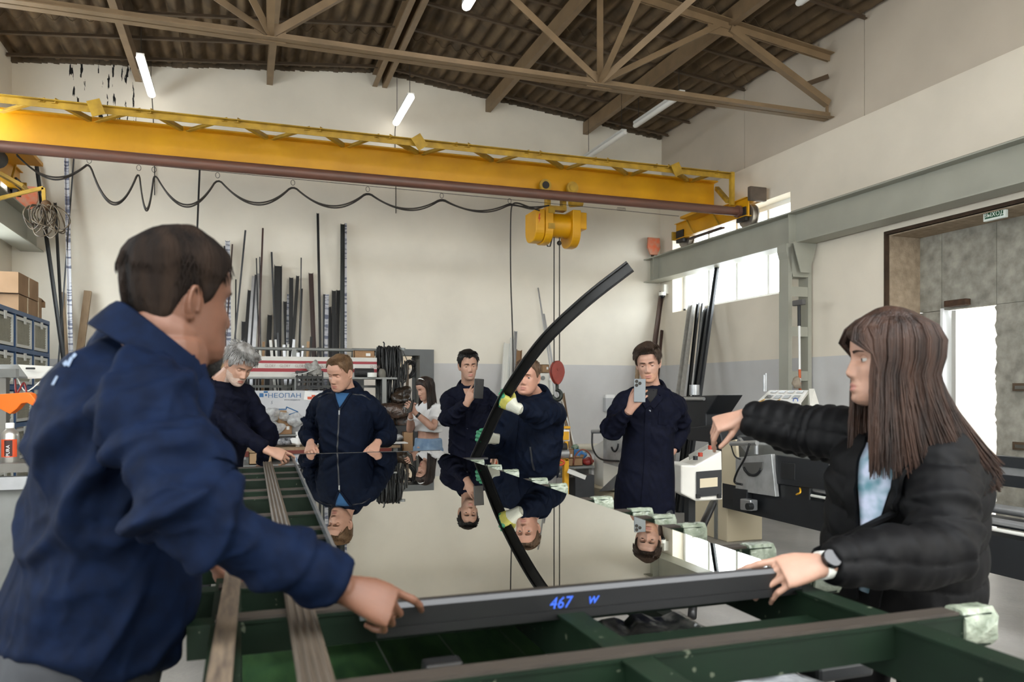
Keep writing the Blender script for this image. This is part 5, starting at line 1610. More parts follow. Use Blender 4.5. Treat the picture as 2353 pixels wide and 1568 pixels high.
COATR = [(-.62, 1.16, 1.22, 0), (-.3, 1.12, 1.15, 0), (0, 1.05, 1.08, 0), (.3, .98, 1.0, .008), (.5, 1.0, 1.04, .006), (.7, 1.07, 1.08, .002), (.82, 1.0, .98, -.004), (.9, .72, .80, -.004), (.96, .48, .64, 0), (1.0, .36, .52, 0)]
p.jacket(M_NAVY, name='work_coat', hem=-.62, rings=COATR, seed=51, folds=(.016, .005), sleeve=(.068, .064, .058, .053, .043))
p.strip('placket', M_NAVY, [(.01, .86), (.02, .5), (.02, .1), (.015, -.4)], .035, lift=.004)
for z_ in (.72, .42, .1): p.button(.02, z_, M_BTN)
k = MB(); g = [[p.on(x_ * w_, z_, .005) for x_ in (-1, -.5, 0, .5, 1)] for z_, w_ in ((.96, .05), (.90, .038), (.85, .02), (.81, .004))]
k.sheet(g, .003); k.build('throat', p.skin, p.root, smooth=True)
p.collar(M_NAVY, r=.073, h=.042, flap=.075, gap=44)
p.trousers(M_DKTR, seed=8)
phone('black phone held up in one hand by the dark-haired man', at(1100, 894, 6.225), cdir(.05, 0, 1), cdir(.1, -1, .0), M_PHB, [(-.02, .055, .007), (-.02, .035, .007)], h=.16, w=.078)

# 6 --- man with work gloves bending the profile
b6 = at(1222, 1100, 5.3)
p = Person('stocky man in a dark blue jacket and work gloves holding the raised black profile', (b6.x, b6.y, 0), set_skin('ruddy', (200, 150, 128)))
p.torso(at(1218, 1076, 5.3), at(1228, 902, 5.22), cdir(-.36, -.93), hw=.195, hd=.15, sh=.175, drop=.12, shoulder_fwd=(0, .04))
p.arm('L', at(1186, 938, 4.60), cdir(.8, -.1, -.75), .31, .28); p.arm('R', at(1136, 1008, 5.0), cdir(-.3, .5, -.8), .30, .27)
p.leg()
p.head(at(1212, 867, 5.105), cdir(-.30, -.94, -.05), roll=-3, sc=.95, jaw=1.14, puff=1.06)
p.finish_body()
HM6 = hair_mat('brown6', (112, 86, 64), (84, 64, 48), .5)
p.hair(HM6, top=.016, side=.007, back=.009, front_z=.076, temple=.044, nape=-.06, seed=19, tex=.002, burn=-.005)
tufts(p, HM6, 500, ln=.028, seed=19, top=.016, back=.008, lift=.003, front_z=.076)
p.eyes(.5, (-.05, -.05)); p.brows(hair_mat('brow6', (128, 94, 72), (104, 76, 58)), thick=.0036)
p.jacket(M_ZIPB, hem=-.10, seed=61, folds=(.017, .005), sleeve=(.076, .072, .066, .058, .045), belly=.03,
         rings=[(-.10, .96, .98, 0), (-.06, .97, 1.0, 0), (0, 1.06, 1.08, 0), (.25, 1.04, 1.06, .006), (.5, 1.04, 1.06, .004), (.7, 1.07, 1.08, 0), (.82, 1.0, .98, -.004), (.9, .72, .80, -.004), (.96, .48, .64, 0), (1.0, .36, .52, 0)])
p.collar(M_ZIPB, r=.078, h=.042, flap=.06, gap=40)
p.strip('front_placket', M_ZIPB, [(.05, .88), (.05, .5), (.05, 0)], .03, lift=.003)
p.strip('pocket_welt', M_ZIP, [(-.07, .38), (-.10, .08)], .012, lift=.002)
p.trousers(M_GRTR, seed=9)
def glove_mat():
    m = mat('dipped_work_glove', (186, 186, 172), .8, bump=.3, bscale=300); return m
M_GLW, M_GLY, M_GLG = glove_mat(), mat('glove_yellow', (168, 162, 76), .7, var=.12, scale=40), mat('glove_green', (40, 112, 78), .5, var=.25, scale=60)
for nm, d, bk, fcv, lb in (('L', cdir(-.82, .15, .42), cdir(-.35, -.80, -.45), [(50, 62, 45)] * 4, 'white glove with green and yellow palm, upper hand on the raised profile'),
                           ('R', cdir(-.95, -.15, .1), cdir(-.35, .9, .15), [(62, 70, 45)] * 4, 'white glove with green and yellow palm, lower hand on the raised profile')):
    k = MB(); w_ = p.wr[nm]
    limb(k, [vlerp(w_, p.el[nm], .22), w_], [.036, .034], 14, 3)
    hand_add(k, w_, d, bk, 1 if nm == 'R' else -1, fc=fcv, thumb=(42, 20, 20), thumb_in=35, swell=.003, sc=1.08)
    me = remesh(k, .0036, 2); c = fcenters(me); q = (c - np.array(w_)) @ np.array(d.normalized())
    nzv = SineNoise(3, 20, 40)(c)
    me.materials.append(M_GLW); me.materials.append(M_GLY); me.materials.append(M_GLG)
    dist = np.linalg.norm(c - np.array(w_), axis=1)
    idx = np.where(dist < .062, 0, np.where(dist + .012 * nzv < .105, 1, 2))
    me.polygons.foreach_set('material_index', idx.astype(np.int32))
    g = obj_from(me, 'work_glove'); tag(g, lb, 'glove', 'work gloves')
# the bent black profile he holds
pp = spline([at(1092, 1054, 4.98), at(1112, 1012, 4.90), at(1160, 912, 4.62), at(1240, 795, 4.30), at(1340, 697, 4.10), at(1448, 612, 4.02)], 8)
def sweep(k, pts, sec, upv):
    rg = []
    for i, c in enumerate(pts):
        d = (pts[min(i + 1, len(pts) - 1)] - pts[max(i - 1, 0)]).normalized()
        sx = d.cross(Vector(upv)).normalized(); u = sx.cross(d)
        rg.append([c + sx * a + u * b for a, b in sec])
    k.loft(rg)
k = MB(); sweep(k, pp, [(-.034, -.010), (.034, -.010), (.034, -.004), (.030, .004), (.034, .022), (.027, .024), (.023, -.003), (-.018, -.003), (-.023, .024), (-.031, .024), (-.034, .006)], cdir(.0, -1, .0))
tag(k.build('raised_profile', M_BLKP, smooth=35), 'long black plastic profile bent upward over the glass', 'profile')
k = MB(); q = at(1092, 1052, 4.93); k.box(q + Vector((0, 0, -.006)), (.16, .035, .012)); tag(k.build('edge_offcut', M_BLKP), 'short flat black piece at the foot of the raised profile', 'profile piece')

# 7 --- smiling man in long coat with phone
b7 = at(1490, 1100, 5.35)
p = Person('smiling man in a long navy work coat photographing with a grey phone', (b7.x, b7.y, 0), set_skin('fair7', (198, 154, 134)))
p.stubble = mat('light_stubble', (182, 138, 114), .6, rgb2=(158, 118, 96), scale=200)
p.torso(at(1486, 1066, 5.37), at(1497, 886, 5.33), cdir(-.18, -.98), hw=.178, hd=.13, sh=.172, drop=.12)
p.arm('R', at(1449, 940, 5.00), cdir(-.6, .5, -.9)); p.elbow('L', None, at(1566, 985, 5.46), at(1545, 1040, 5.36))
p.leg()
p.head(at(1489, 835, 5.255), cdir(-.22, -.94, -.24), roll=5, sc=1.0, jaw=1.06)
p.hand('R', cdir(.45, -.3, .8), cdir(-.45, -.75, -.2), fc=[(15, 25, 18), (26, 32, 20), (32, 36, 20), (38, 40, 20)], thumb=(35, 10, 10), thumb_in=30, sc=1.05)
p.hand('L', cdir(-.45, 0, -.9), cdir(.9, -.3, -.4), curl=(25, 25, 15))
p.finish_body()
HM7 = hair_mat('brown7', (74, 56, 42), (44, 33, 26), .42)
p.hair(HM7, top=.026, side=.012, back=.012, front_z=.076, temple=.040, nape=-.062, seed=23, tex=.0030, burn=-.016)
tufts(p, HM7, 650, ln=.045, seed=23, top=.026, back=.012, lift=.003, front_z=.076, part=.25)
p.eyes(.25, (0, -.3)); p.brows(HM7, thick=.0046)
p.jacket(M_NAVY, name='work_coat', hem=-.72, rings=[(-.74, 1.16, 1.2, 0)] + COATR[1:], seed=71, folds=(.016, .005), sleeve=(.069, .065, .060, .055, .045))
p.strip('placket', M_NAVY, [(.008, .76), (.008, .5), (-.005, .1), (0, -.5)], .04, lift=.004)
for z_ in (.70, .40, .06): p.button(0, z_, M_BTN)
k = MB(); g = [[p.on(x_ * w_, z_, .006) for x_ in (-1, -.5, 0, .5, 1)] for z_, w_ in ((.97, .062), (.92, .054), (.85, .036), (.77, .004))]
k.sheet(g, .003); k.build('undershirt', mat('black_tshirt', (20, 20, 22), .85), p.root, smooth=True)
for sg in (-1, 1):
    p.strip('lapel', M_NAVY, [(sg * .066, .965), (sg * .062, .88), (sg * .010, .75)], .045, lift=.010, th=.005)
p.strip('chest_pocket', M_NAVY, [(-.12, .62), (-.06, .62)], .09, lift=.002, th=.003)
p.collar(M_NAVY, r=.076, h=.045, flap=.07, gap=46)
p.trousers(M_DKTR, seed=10)
phone('grey triple-lens phone held up by the smiling man', at(1470, 898, 4.955), cdir(.02, .1, 1), cdir(.05, -1, .05), M_PHG, [(-.022, .058, .0105), (-.022, .033, .0105), (-.001, .046, .0105)], h=.15, w=.075)

# 8 --- woman in black padded jacket
b8 = at(2070, 1400, 2.22)
p = Person('brown-haired woman in a black padded jacket pointing across the table', (b8.x, b8.y, 0), set_skin('light8', (186, 144, 124), (174, 116, 104)))
P8 = p; p.voxel = .0032
p.torso(at(2062, 1362, 2.20), at(2098, 985, 2.12), cdir(-.80, -.60), hw=.20, hd=.15, sh=.165, drop=.10, shoulder_fwd=(.05, 0))
p.elbow('L', at(2160, 1060, 2.02), at(2165, 1268, 1.86), at(1884, 1300, 1.745)); p.elbow('R', at(1985, 1005, 2.25), at(1850, 992, 2.40), at(1704, 958, 2.52))
p.leg(stance=.10)
p.head(at(2040, 826, 2.06), cdir(-.985, .12, -.02), roll=0, sc=.99, fem=1.0, jaw=.97)
p.hand('L', cdir(-.96, -.10, -.16), cdir(-.2, -.70, .70), fc=[(8, 14, 10), (22, 20, 12), (32, 26, 14), (36, 30, 16)], thumb=(20, 12, 10), thumb_in=42, spread=4, sc=1.0)
p.hand('R', cdir(-.86, .15, -.30), cdir(-.45, -.50, .72), fc=[(52, 22, 12), (58, 22, 12), (62, 24, 12), (66, 26, 14)], thumb=(30, 10, 10), thumb_in=30, sc=.95, spread=4)
p.finish_body()
HM8 = hair_mat('chestnut', (76, 51, 38), (34, 23, 18), .4)
p.hair(HM8, top=.020, side=.020, back=.024, front_z=.056, temple=.010, nape=-.085, seed=29, tex=.0016, burn=-.045)
p.eyes(.5); p.brows(HM8)
p.jacket(M_BLKJ, name='padded_jacket', hem=-.10, seed=81, voxel=.0065, folds=(.007, .0016), cuff=.93, sleeve=(.086, .086, .078, .07, .047), trap=.055, sfold=.006, quilt=.010,
         rings=[(-.10, .90, .92, 0), (-.05, .92, .95, 0), (.0, 1.06, 1.1, 0), (.25, 1.05, 1.08, .0), (.5, 1.02, 1.06, .004), (.7, 1.04, 1.08, .004), (.82, 1.0, 1.0, 0), (.9, .84, .84, 0), (.96, .56, .66, 0), (1.0, .40, .54, 0)])
M_FLOR = mat('floral_blouse', (178, 186, 208), .7, rgb2=(84, 128, 140), scale=26, detail=1.5)
g = [[p.on(x_ * w_ + .005, z_, .012) for x_ in (-1, -.5, 0, .5, 1)] for z_, w_ in ((.93, .055), (.84, .056), (.70, .042), (.55, .028), (.38, .022), (.22, .018), (.1, .014))]
k = MB(); k.sheet(g, .004); k.build('blouse', M_FLOR, p.root, smooth=True)
for sg in (-1, 1):
    p.strip('jacket_edge', M_BLKJ, [(sg * .075, .95), (sg * .066, .75), (sg * .045, .45), (sg * .03, .05)], .03, lift=.014, th=.010)
k = MB(); rows = [[], [], []]
for i in range(25):
    a = R(-140 + i * 280 / 24); dv = p.right * math.sin(a) - p.fwd * math.cos(a)
    c = p.neck - p.ax * (.02 + .02 * (1 - math.cos(a)))
    rows[0].append(c + dv * .085 - p.ax * .02); rows[1].append(c + dv * .082 + p.ax * .03); rows[2].append(c + dv * .092 - p.ax * .025)
k.sheet(rows, .006); k.build('collar', M_BLKJ, p.root, smooth=True)
p.trousers(M_BLKJ, seed=12, hw=.175, hd=.135)
# hair: side curtain, fringe and the back falling over the shoulder
rt_ = random.Random(8); roots = []
for i in range(1900):
    thh = rt_.choice((-1, 1)) * rt_.uniform(.95, 3.14) if i > 380 else rt_.choice((-1, 1)) * rt_.uniform(.5, 1.2)
    a_ = abs(thh); z0_ = rt_.uniform(.03, .085)
    o_ = rt_.uniform(.018, .034) + (.010 if a_ > 2 else 0)
    if i <= 380:
        ths = [thh * .8, thh, math.copysign(max(a_, 1.0), thh), math.copysign(max(a_, 1.12), thh)]
        path = [p.Mh @ sp(t_, z_, o_) for t_, z_ in zip([ths[0]] * 2 + ths, (.1165, .108, .085, .05, .01, -.03))]
        L_ = rt_.uniform(.10, .25)
    else:
        path = [p.Mh @ sp(thh, z_, o_ * f_) for z_, f_ in ((.1165, .45), (.108, .7), (.085, .9), (.045, 1), (.0, 1), (-.045, 1))]
        L_ = rt_.uniform(.19, .265) if a_ < 2.2 else rt_.uniform(.23, .31)
    e_ = path[-1]; ou = (p.Mh.to_3x3() @ Vector((math.sin(thh), math.cos(thh), 0))).normalized()
    bk_ = (p.Mh.to_3x3() @ Vector((0, -1, 0))).normalized()
    sw = max(0, (a_ - 1.3) / 1.8)
    for q_ in (.2, .4, .6, .8, 1.0):
        path.append(e_ + Vector((0, 0, -1)) * (L_ * q_) + ou * (.012 * q_) + bk_ * (sw * .15 * q_ ** 1.4) + Vector((rt_.uniform(-.002, .002), rt_.uniform(-.002, .002), 0)))
    roots.append(path)
strands(p, HM8, roots, rad=.0027)
# watch
M_WB = mat('pale_watch_strap', (206, 206, 200), .5)
wt = thing('wristwatch', 'round black smartwatch on a pale strap on the pointing woman\'s wrist', 'watch', p.wr['L'])
dv = (p.el['L'] - p.wr['L']).normalized(); bkd = cdir(-.05, -.8, .6); bkd = (bkd - dv * bkd.dot(dv)).normalized(); w_ = p.wr['L'] + dv * .012
k = MB(); sx = dv.cross(bkd); rg = []
for q_ in (-.011, .011):
    rg.append([w_ + dv * q_ + bkd * (.0275 * math.sin(a)) + sx * (.0325 * math.cos(a)) for a in [2 * math.pi * j / 24 for j in range(24)]])
k.loft(rg); k.build('strap', M_WB, wt, smooth=40)
k = MB(); k.cyl(w_ + bkd * .022, w_ + bkd * .036, .0215, 24); k.build('watch_case', M_PHB, wt, smooth=40, bevel=.002)
# ------------------------------------------------------------------ workshop contents
M_ALU = mat('silver_aluminium', (176, 178, 180), .32, .7, var=.08, scale=12)
M_BLKA = mat('black_powder_coat', (24, 26, 28), .5, var=.15, scale=10)
M_DGREY = mat('dark_grey_profile', (58, 60, 63), .45, .2, var=.1)
M_BROWNP = mat('dark_brown_profile', (56, 34, 30), .5, var=.1)
M_PVC = mat('white_pvc', (222, 222, 216), .45)
M_WOOD = mat('raw_wood', (160, 138, 112), .8, rgb2=(136, 114, 90), scale=4, stretch=(6, 6, .6))
M_CARD = mat('cardboard', (160, 128, 96), .85, rgb2=(142, 112, 82), scale=5)
M_CARD2 = mat('cardboard_light', (180, 150, 116), .85, rgb2=(164, 134, 102), scale=5)
M_PAPER = mat('white_paper', (232, 232, 230), .8)
M_BAG = mat('clear_plastic_bag', (222, 224, 224), .15, rgb2=(166, 168, 170), scale=20, bump=1.0, bscale=45, alpha=.6)
M_FRAMEG = mat('grey_rack_steel', (128, 130, 128), .45, .3, var=.08)
def wrap_mat():
    m = mat('printed_wrap_film', (206, 208, 214), .35)
    nt = m.node_tree; N = nt.nodes; L = nt.links; b = N['Principled BSDF']
    tc = N.new('ShaderNodeTexCoord'); mp = N.new('ShaderNodeMapping'); mp.inputs['Rotation'].default_value = (0, R(35), 0); mp.inputs['Scale'].default_value = (1, 1, 9)
    L.new(tc.outputs['Object'], mp.inputs[0]); wv = N.new('ShaderNodeTexNoise'); wv.inputs['Scale'].default_value = 4; wv.inputs['Detail'].default_value = 2
    L.new(mp.outputs[0], wv.inputs[0]); rp = N.new('ShaderNodeValToRGB'); e = rp.color_ramp.elements
    e[0].position = .5; e[0].color = (*lin((212, 214, 220)), 1); e[1].position = .56; e[1].color = (*lin((112, 118, 140)), 1)
    L.new(wv.outputs[0], rp.inputs[0]); L.new(rp.outputs[0], b.inputs['Base Color'])
    return m
M_WRAPF = wrap_mat()

def usec(w, d):
    a, t = w / 2, min(.006, w * .2)
    return [(-a, 0), (a, 0), (a, d), (a - t, d), (a - t, t), (-a + t, t), (-a + t, d), (-a, d)]
def rsec(w, d):
    a = w / 2
    return [(-a, 0), (a, 0), (a, d), (-a, d)]
def lean(name, label, u, v, ub, vb, wpx, m, sec='u', ytop=YB - .07, yfoot=None, group=None, depth=None, cap=None, cat_='profile'):
    """bar leaning on the rear wall, its top at pixel (u, v), passing pixel (ub, vb) lower down"""
    top = at_y(u, v, ytop); t = top.dot(Vector((SA, CAZ, 0)))
    w = wpx * t / FPX
    yf = yfoot if yfoot is not None else YB - .62
    # foot on the floor on the line through the lower pixel
    s = (top.z - at_y(ub, vb, YB - .3).z) / top.z
    low = at_y(ub, vb, ytop + (yf - ytop) * s)
    k_ = top.z / max(.05, top.z - low.z)
    foot = top + (low - top) * k_
    foot.z = max(foot.z, .002)
    k = MB(); k.prof(foot, top, (usec if sec == 'u' else rsec)(w, depth or max(.012, w * .6)), up=(0, -1, 0))
    o = k.build(name, m)
    tag(o, label, cat_, group)
    return o
GP = 'profiles standing in the rack against the rear wall'
B, S, D, N_, W_, F_ = M_BLKA, M_ALU, M_DGREY, M_BROWNP, M_PVC, M_WRAPF
PR = [(523, 555, 526, 800, 10, F_, 'film-wrapped profile with a black end beside the near man\'s face'), (516, 566, 517, 800, 4, B, 'narrow black profile just left of the film-wrapped one with the black end'),
 (534, 562, 529, 640, 3, N_, 'thin dark red profile beside the film-wrapped one'), (542, 643, 541, 800, 3, B, 'very thin short black profile next to the film-wrapped one'),
 (564, 530, 541, 765, 4, D, 'long grey profile leaning to the left in the rack'), (604, 525, 594, 794, 4, N_, 'long thin dark red profile crossing the silver ones'),
 (589, 594, 592, 700, 2.5, B, 'thin black rod over the silver profiles'), (597, 591, 598, 700, 2.5, D, 'thin grey rod over the silver profiles'),
 (582, 635, 571, 800, 6, S, 'first silver profile in the rack'), (588, 632, 576, 800, 5, D, 'grey profile between two silver ones'), (594, 629, 583, 800, 8, S, 'broad silver profile with ribs in the rack'),
 (574, 668, 564, 800, 9, B, 'broad black profile left of the silver ones'), (560, 740, 559, 800, 9, D, 'short dark grey profile behind the grey-haired man'),
 (624, 580, 629, 700, 4, D, 'thin dark profile leaning onto the widest black panel'), (639, 612, 637, 790, 17, B, 'widest flat black profile in the middle of the rack'),
 (620, 725, 617, 800, 10, B, 'short black profile left of the widest panel'), (655, 694, 658, 800, 8, B, 'black profile right of the widest panel'), (662, 677, 660, 800, 5, F_, 'narrow film-wrapped strip among black profiles'),
 (669, 639, 668, 800, 9, B, 'tall square black profile right of the widest panel'), (684, 635, 678, 720, 7, B, 'black profile leaning left with square top'), (692, 593, 690, 800, 2.5, D, 'tall thin rod above the right black group'),
 (693, 664, 688, 800, 5, B, 'narrow black profile under the tall thin rod'), (714, 629, 721, 810, 10, N_, 'broad dark brown profile leaning right'), (730, 491, 736, 808, 5.5, B, 'tallest thin black profile in the rack'),
 (745, 677, 744, 800, 5, D, 'narrow grey profile left of the wrapped short one'), (751, 677, 749, 800, 8, F_, 'short film-wrapped profile right of the tallest one'), (756, 706, 759, 800, 9, B, 'shortest black profile in the right group'),
 (767, 669, 766, 800, 9, B, 'broad black profile near the rack end'), (777, 668, 775, 800, 8, B, 'black profile beside the tall greenish one'), (787, 516, 786, 812, 9.5, mat('black_green_coat', (30, 38, 36), .45), 'tall greenish black profile at the rack end'),
 (794, 514, 794, 812, 5, F_, 'tall white film-wrapped strip at the rack end'), (459, 388, 452, 560, 4, B, 'tall thin black rod hanging behind the near man\'s head')]
for q in PR:
    lean('aluminium_profile', q[6], *q[:6], sec='u' if q[4] > 4 else 'r', group=GP)
r_ = random.Random(21)
ORD = ['first', 'second', 'third', 'fourth', 'fifth', 'sixth', 'seventh', 'eighth', 'ninth', 'tenth', 'eleventh', 'twelfth', 'thirteenth', 'fourteenth', 'fifteenth', 'sixteenth', 'seventeenth', 'eighteenth', 'nineteenth', 'twentieth']
for i in range(20):                        # short offcuts standing in front
    u = 520 + i * 11 + r_.uniform(-3, 3); v = r_.uniform(762, 812)
    mo, cn_ = r_.choice(((W_, 'white'), (S, 'silver'), (W_, 'white'), (B, 'black'), (D, 'grey'), (S, 'silver'), (M_CARD2, 'beige')))
    lean('profile_offcut', '%s short offcut low in the rack, %s from the near man\'s side' % (cn_, ORD[i]), u, v, u + r_.uniform(-7, 7), 850, r_.uniform(4, 8), mo, sec=r_.choice('ur'), ytop=YB - .35, yfoot=YB - .7, group='short offcuts in the rack')
# corner by the bins
lean('aluminium_profile', 'long black profile leaning into the corner behind the cable coil', 82, 362, 152, 870, 8, B, group='profiles in the corner by the bins', yfoot=YB - .8)
lean('aluminium_profile', 'shorter black profile in the corner below the cable coil', 127, 467, 140, 700, 6, B, group='profiles in the corner by the bins')
lean('aluminium_profile', 'thin dark rod leaning in the corner beside the wrapped profile', 170, 362, 143, 720, 3, D, sec='r', group='profiles in the corner by the bins')
lean('aluminium_profile', 'tall film-wrapped profile standing upright in the corner', 153, 352, 164, 840, 9, F_, group='profiles in the corner by the bins')
lean('wooden_batten', 'pale wooden batten leaning alone against the rear wall', 203, 671, 186, 800, 15, M_WOOD, sec='r', group='battens by the bins', cat_='batten')
lean('wooden_batten', 'narrow wooden batten beside the wrapped profile', 144, 673, 153, 830, 9, M_WOOD, sec='r', group='battens by the bins', cat_='batten')
# right of the doorway
for q in ((1164, 790, 1157, 900, 14, W_, 'broad white plastic profile behind the gloved man'), (1176, 778, 1172, 900, 8, W_, 'white plastic profile in the middle behind the gloved man'), (1184, 762, 1178, 880, 7, S, 'film-topped silver profile behind the gloved man'),
          (1191, 806, 1186, 900, 13, M_CARD, 'cardboard-wrapped strip standing behind the gloved man'), (1236, 662, 1258, 800, 3, S, 'tall thin silver rod leaning left of the hook ropes'), (1243, 714, 1262, 830, 4, W_, 'thin white strip leaning left of the hook ropes'), (1249, 722, 1268, 830, 4, S, 'shorter thin silver strip leaning left of the hook ropes'),
          (1291, 905, 1306, 1000, 9, M_WOOD, 'slanting wooden board behind the yellow lifting device'), (1284, 895, 1318, 1020, 3, W_, 'thin white strip beside the slanting wooden board'),
          (1519, 672, 1503, 790, 10, mat('brown_primer_angle', (84, 66, 58), .6, var=.12), 'brown angle profile standing in the corner by the window'), (1520, 760, 1512, 850, 6, N_, 'dark red strip beside the brown corner angle'), (1468, 800, 1462, 880, 9, M_WOOD, 'wooden strip showing beside the smiling man\'s head')):
    lean('leaning_profile', q[6], *q[:6], sec='u' if q[4] > 6 else 'r', group='profiles right of the doorway')
# profiles against the window wall
def lean_x(label, u, v, ub, vb, wpx, m, group):
    top = at_x(u, v, XR - .05); low = at_x(ub, vb, XR - .45)
    k_ = top.z / (top.z - low.z); foot = top + (low - top) * k_; foot.z = .002
    w = wpx * top.dot(Vector((SA, CAZ, 0))) / FPX * 1.1
    k = MB(); k.prof(foot, top, usec(w, w * .6), up=(-1, -.2, 0)); tag(k.build('leaning_profile', m), label, 'profile', group)
GW = 'profiles under the high window'
lean_x('broad film-wrapped grey profile under the high window', 1594, 699, 1574, 850, 15, mat('grey_film', (158, 156, 150), .4, var=.12, scale=20), GW)
lean_x('black profile next to the film-wrapped one under the high window', 1606, 698, 1590, 850, 7, B, GW)
lean_x('silver ribbed profile in the middle under the high window', 1617, 695, 1602, 850, 7, S, GW)
lean_x('broad black profile right of the silver one under the high window', 1628, 708, 1608, 850, 10, B, GW)
lean_x('tallest dark grey profile crossing the high window', 1651, 606, 1626, 790, 9, D, GW)

# ------------------------------------------------------------------ rack in front of the leaning profiles
RY = 9.55
rk = thing('profile_rack', 'grey steel rack with shelf holding upright profiles', 'rack', (at_y(690, 900, RY).x, RY, 0))
x0, x1 = at_y(470, 900, RY).x, at_y(868, 900, RY).x
zr_, zs_ = at_y(690, 803, RY).z, at_y(780, 868, RY - .2).z
k = MB(); k.cyl((x0, RY, zr_), (x1, RY, zr_), .02, 12); k.build('top_rail', M_FRAMEG, rk, smooth=40)
for xx in (x0, (x0 + x1) / 2, x1):
    for yy in (RY, RY - .45):
        k = MB(); k.bb((xx - .025, yy - .025, 0), (xx + .025, yy + .025, zr_ if yy == RY else zs_)); k.build('post', M_FRAMEG, rk)
k = MB(); k.bb((x0, RY - .47, zs_ - .02), (x1 + .15, RY + .02, zs_)); k.build('shelf', M_FRAMEG, rk)
k = MB(); k.bb((x0, RY - .47, .55), (x1, RY + .02, .57)); k.build('shelf', M_FRAMEG, rk)
k = MB(); k.bb((x0, RY - .02, zs_ - .12), (x1, RY + .0, zs_ - .09)); k.build('back_rail', M_FRAMEG, rk)

def boxc(name, label, u0, v0, u1, v1, Y, d, m, open_=False, rot=0.0, parts=True, cat_='box', group=None, floor=False):
    """cardboard box whose front shows between the two pixels at depth Y"""
    a, b = at_y(u0, max(v0, v1), Y), at_y(u1, min(v0, v1), Y)
    if floor: a.z = .002
    w, h = abs(b.x - a.x), abs(b.z - a.z)
    c = Vector(((a.x + b.x) / 2, Y + d / 2, min(a.z, b.z)))
    o = thing(name, label, cat_, c, group)
    Mz = Matrix.Rotation(R(rot), 3, 'Z')
    def P_(x, y, z): return c + Mz @ Vector((x, y, z))
    t = .006
    for nm, lo, hi in (('wall', (-w / 2, -d / 2, 0), (w / 2, -d / 2 + t, h)), ('wall', (-w / 2, d / 2 - t, 0), (w / 2, d / 2, h)), ('wall', (-w / 2, -d / 2, 0), (-w / 2 + t, d / 2, h)), ('wall', (w / 2 - t, -d / 2, 0), (w / 2, d / 2, h)), ('bottom', (-w / 2, -d / 2, 0), (w / 2, d / 2, t))):
        k = MB(); k.box(P_(*[(lo[i] + hi[i]) / 2 for i in range(3)]), [hi[i] - lo[i] for i in range(3)], Mz.to_4x4()); k.build('box_' + nm, m, o)
    if open_:
        for sg, ax_ in ((-1, 'y'), (1, 'y'), (-1, 'x'), (1, 'x')):
            k = MB(); ang = r_.uniform(.3, 1.2)
            if ax_ == 'y':
                f = [P_(-w / 2, sg * d / 2, h), P_(w / 2, sg * d / 2, h), P_(w / 2, sg * (d / 2 + d * .4 * math.cos(ang)), h + d * .4 * math.sin(ang) - .1 * d), P_(-w / 2, sg * (d / 2 + d * .4 * math.cos(ang)), h + d * .4 * math.sin(ang) - .1 * d)]
            else:
                f = [P_(sg * w / 2, -d / 2, h), P_(sg * w / 2, d / 2, h), P_(sg * (w / 2 + w * .25 * math.cos(ang)), d / 2, h + w * .25 * math.sin(ang)), P_(sg * (w / 2 + w * .25 * math.cos(ang)), -d / 2, h + w * .25 * math.sin(ang))]
            k.sheet([[f[0], f[1]], [f[3], f[2]]], .004); k.build('flap', m, o)
    else:
        k = MB(); k.box(P_(0, 0, h - .003), (w, d, .006), Mz.to_4x4()); k.build('box_lid', m, o)
        k = MB(); k.box(P_(0, 0, h + .0006), (w * 1.002, .05, .001), Mz.to_4x4()); k.build('tape', mat('packing_tape', (196, 170, 130), .25), o)
        k = MB(); k.box(P_(w * .18, -d / 2 - .0008, h * .55), (w * .22, .001, h * .3), Mz.to_4x4()); k.build('box_label', M_PAPER, o)
    return o
def bag(name, label, u, v, Y, r, m=M_BAG, seed=0, cat_='bag'):
    c = at_y(u, v, Y); k = MB(); k.ball((0, 0, 0), r, 22, 14)
    p = np.array(k.v); n_ = SineNoise(seed + 5, 4, 14)(p * 1.0 / max(r) * .1)
    p *= (1 + .22 * n_)[:, None]; p[:, 2] = np.maximum(p[:, 2], -r[2] * .75)
    k.v = [tuple(c + Vector(q)) for q in p]
    o = k.build(name, m, smooth=60); tag(o, label, cat_); return o

# long white carton with red stripes
YG = RY - .32
a, b = at_y(440, 868, YG), at_y(866, 828, YG)
zc0, zc1 = zs_ + .002, zs_ + .235
ca = thing('long_carton', 'long white carton with two red stripes on the rack shelf', 'carton', ((a.x + b.x) / 2, YG, zc0))
k = MB(); k.bb((a.x, YG, zc0), (b.x, YG + .14, zc1)); k.build('carton_body', mat('carton_white', (206, 204, 198), .5, var=.04), ca)
for z_, h_ in ((.155, .03), (.058, .04)):
    k = MB(); k.bb((a.x, YG - .0015, zc0 + z_), (b.x, YG, zc0 + z_ + h_)); k.build('red_stripe', mat('carton_red', (152, 34, 46), .5), ca)
for u_ in (621, 655, 690, 748, 862):
    k = MB(); xx = at_y(u_, 848, YG).x; text_fit('GLORY', frame((xx, YG - .002, zc0 + .126), (1, 0, 0), (0, 0, 1)), .118, .032, k); k.build('carton_lettering', mat('carton_ink', (150, 120, 116), .6), ca)
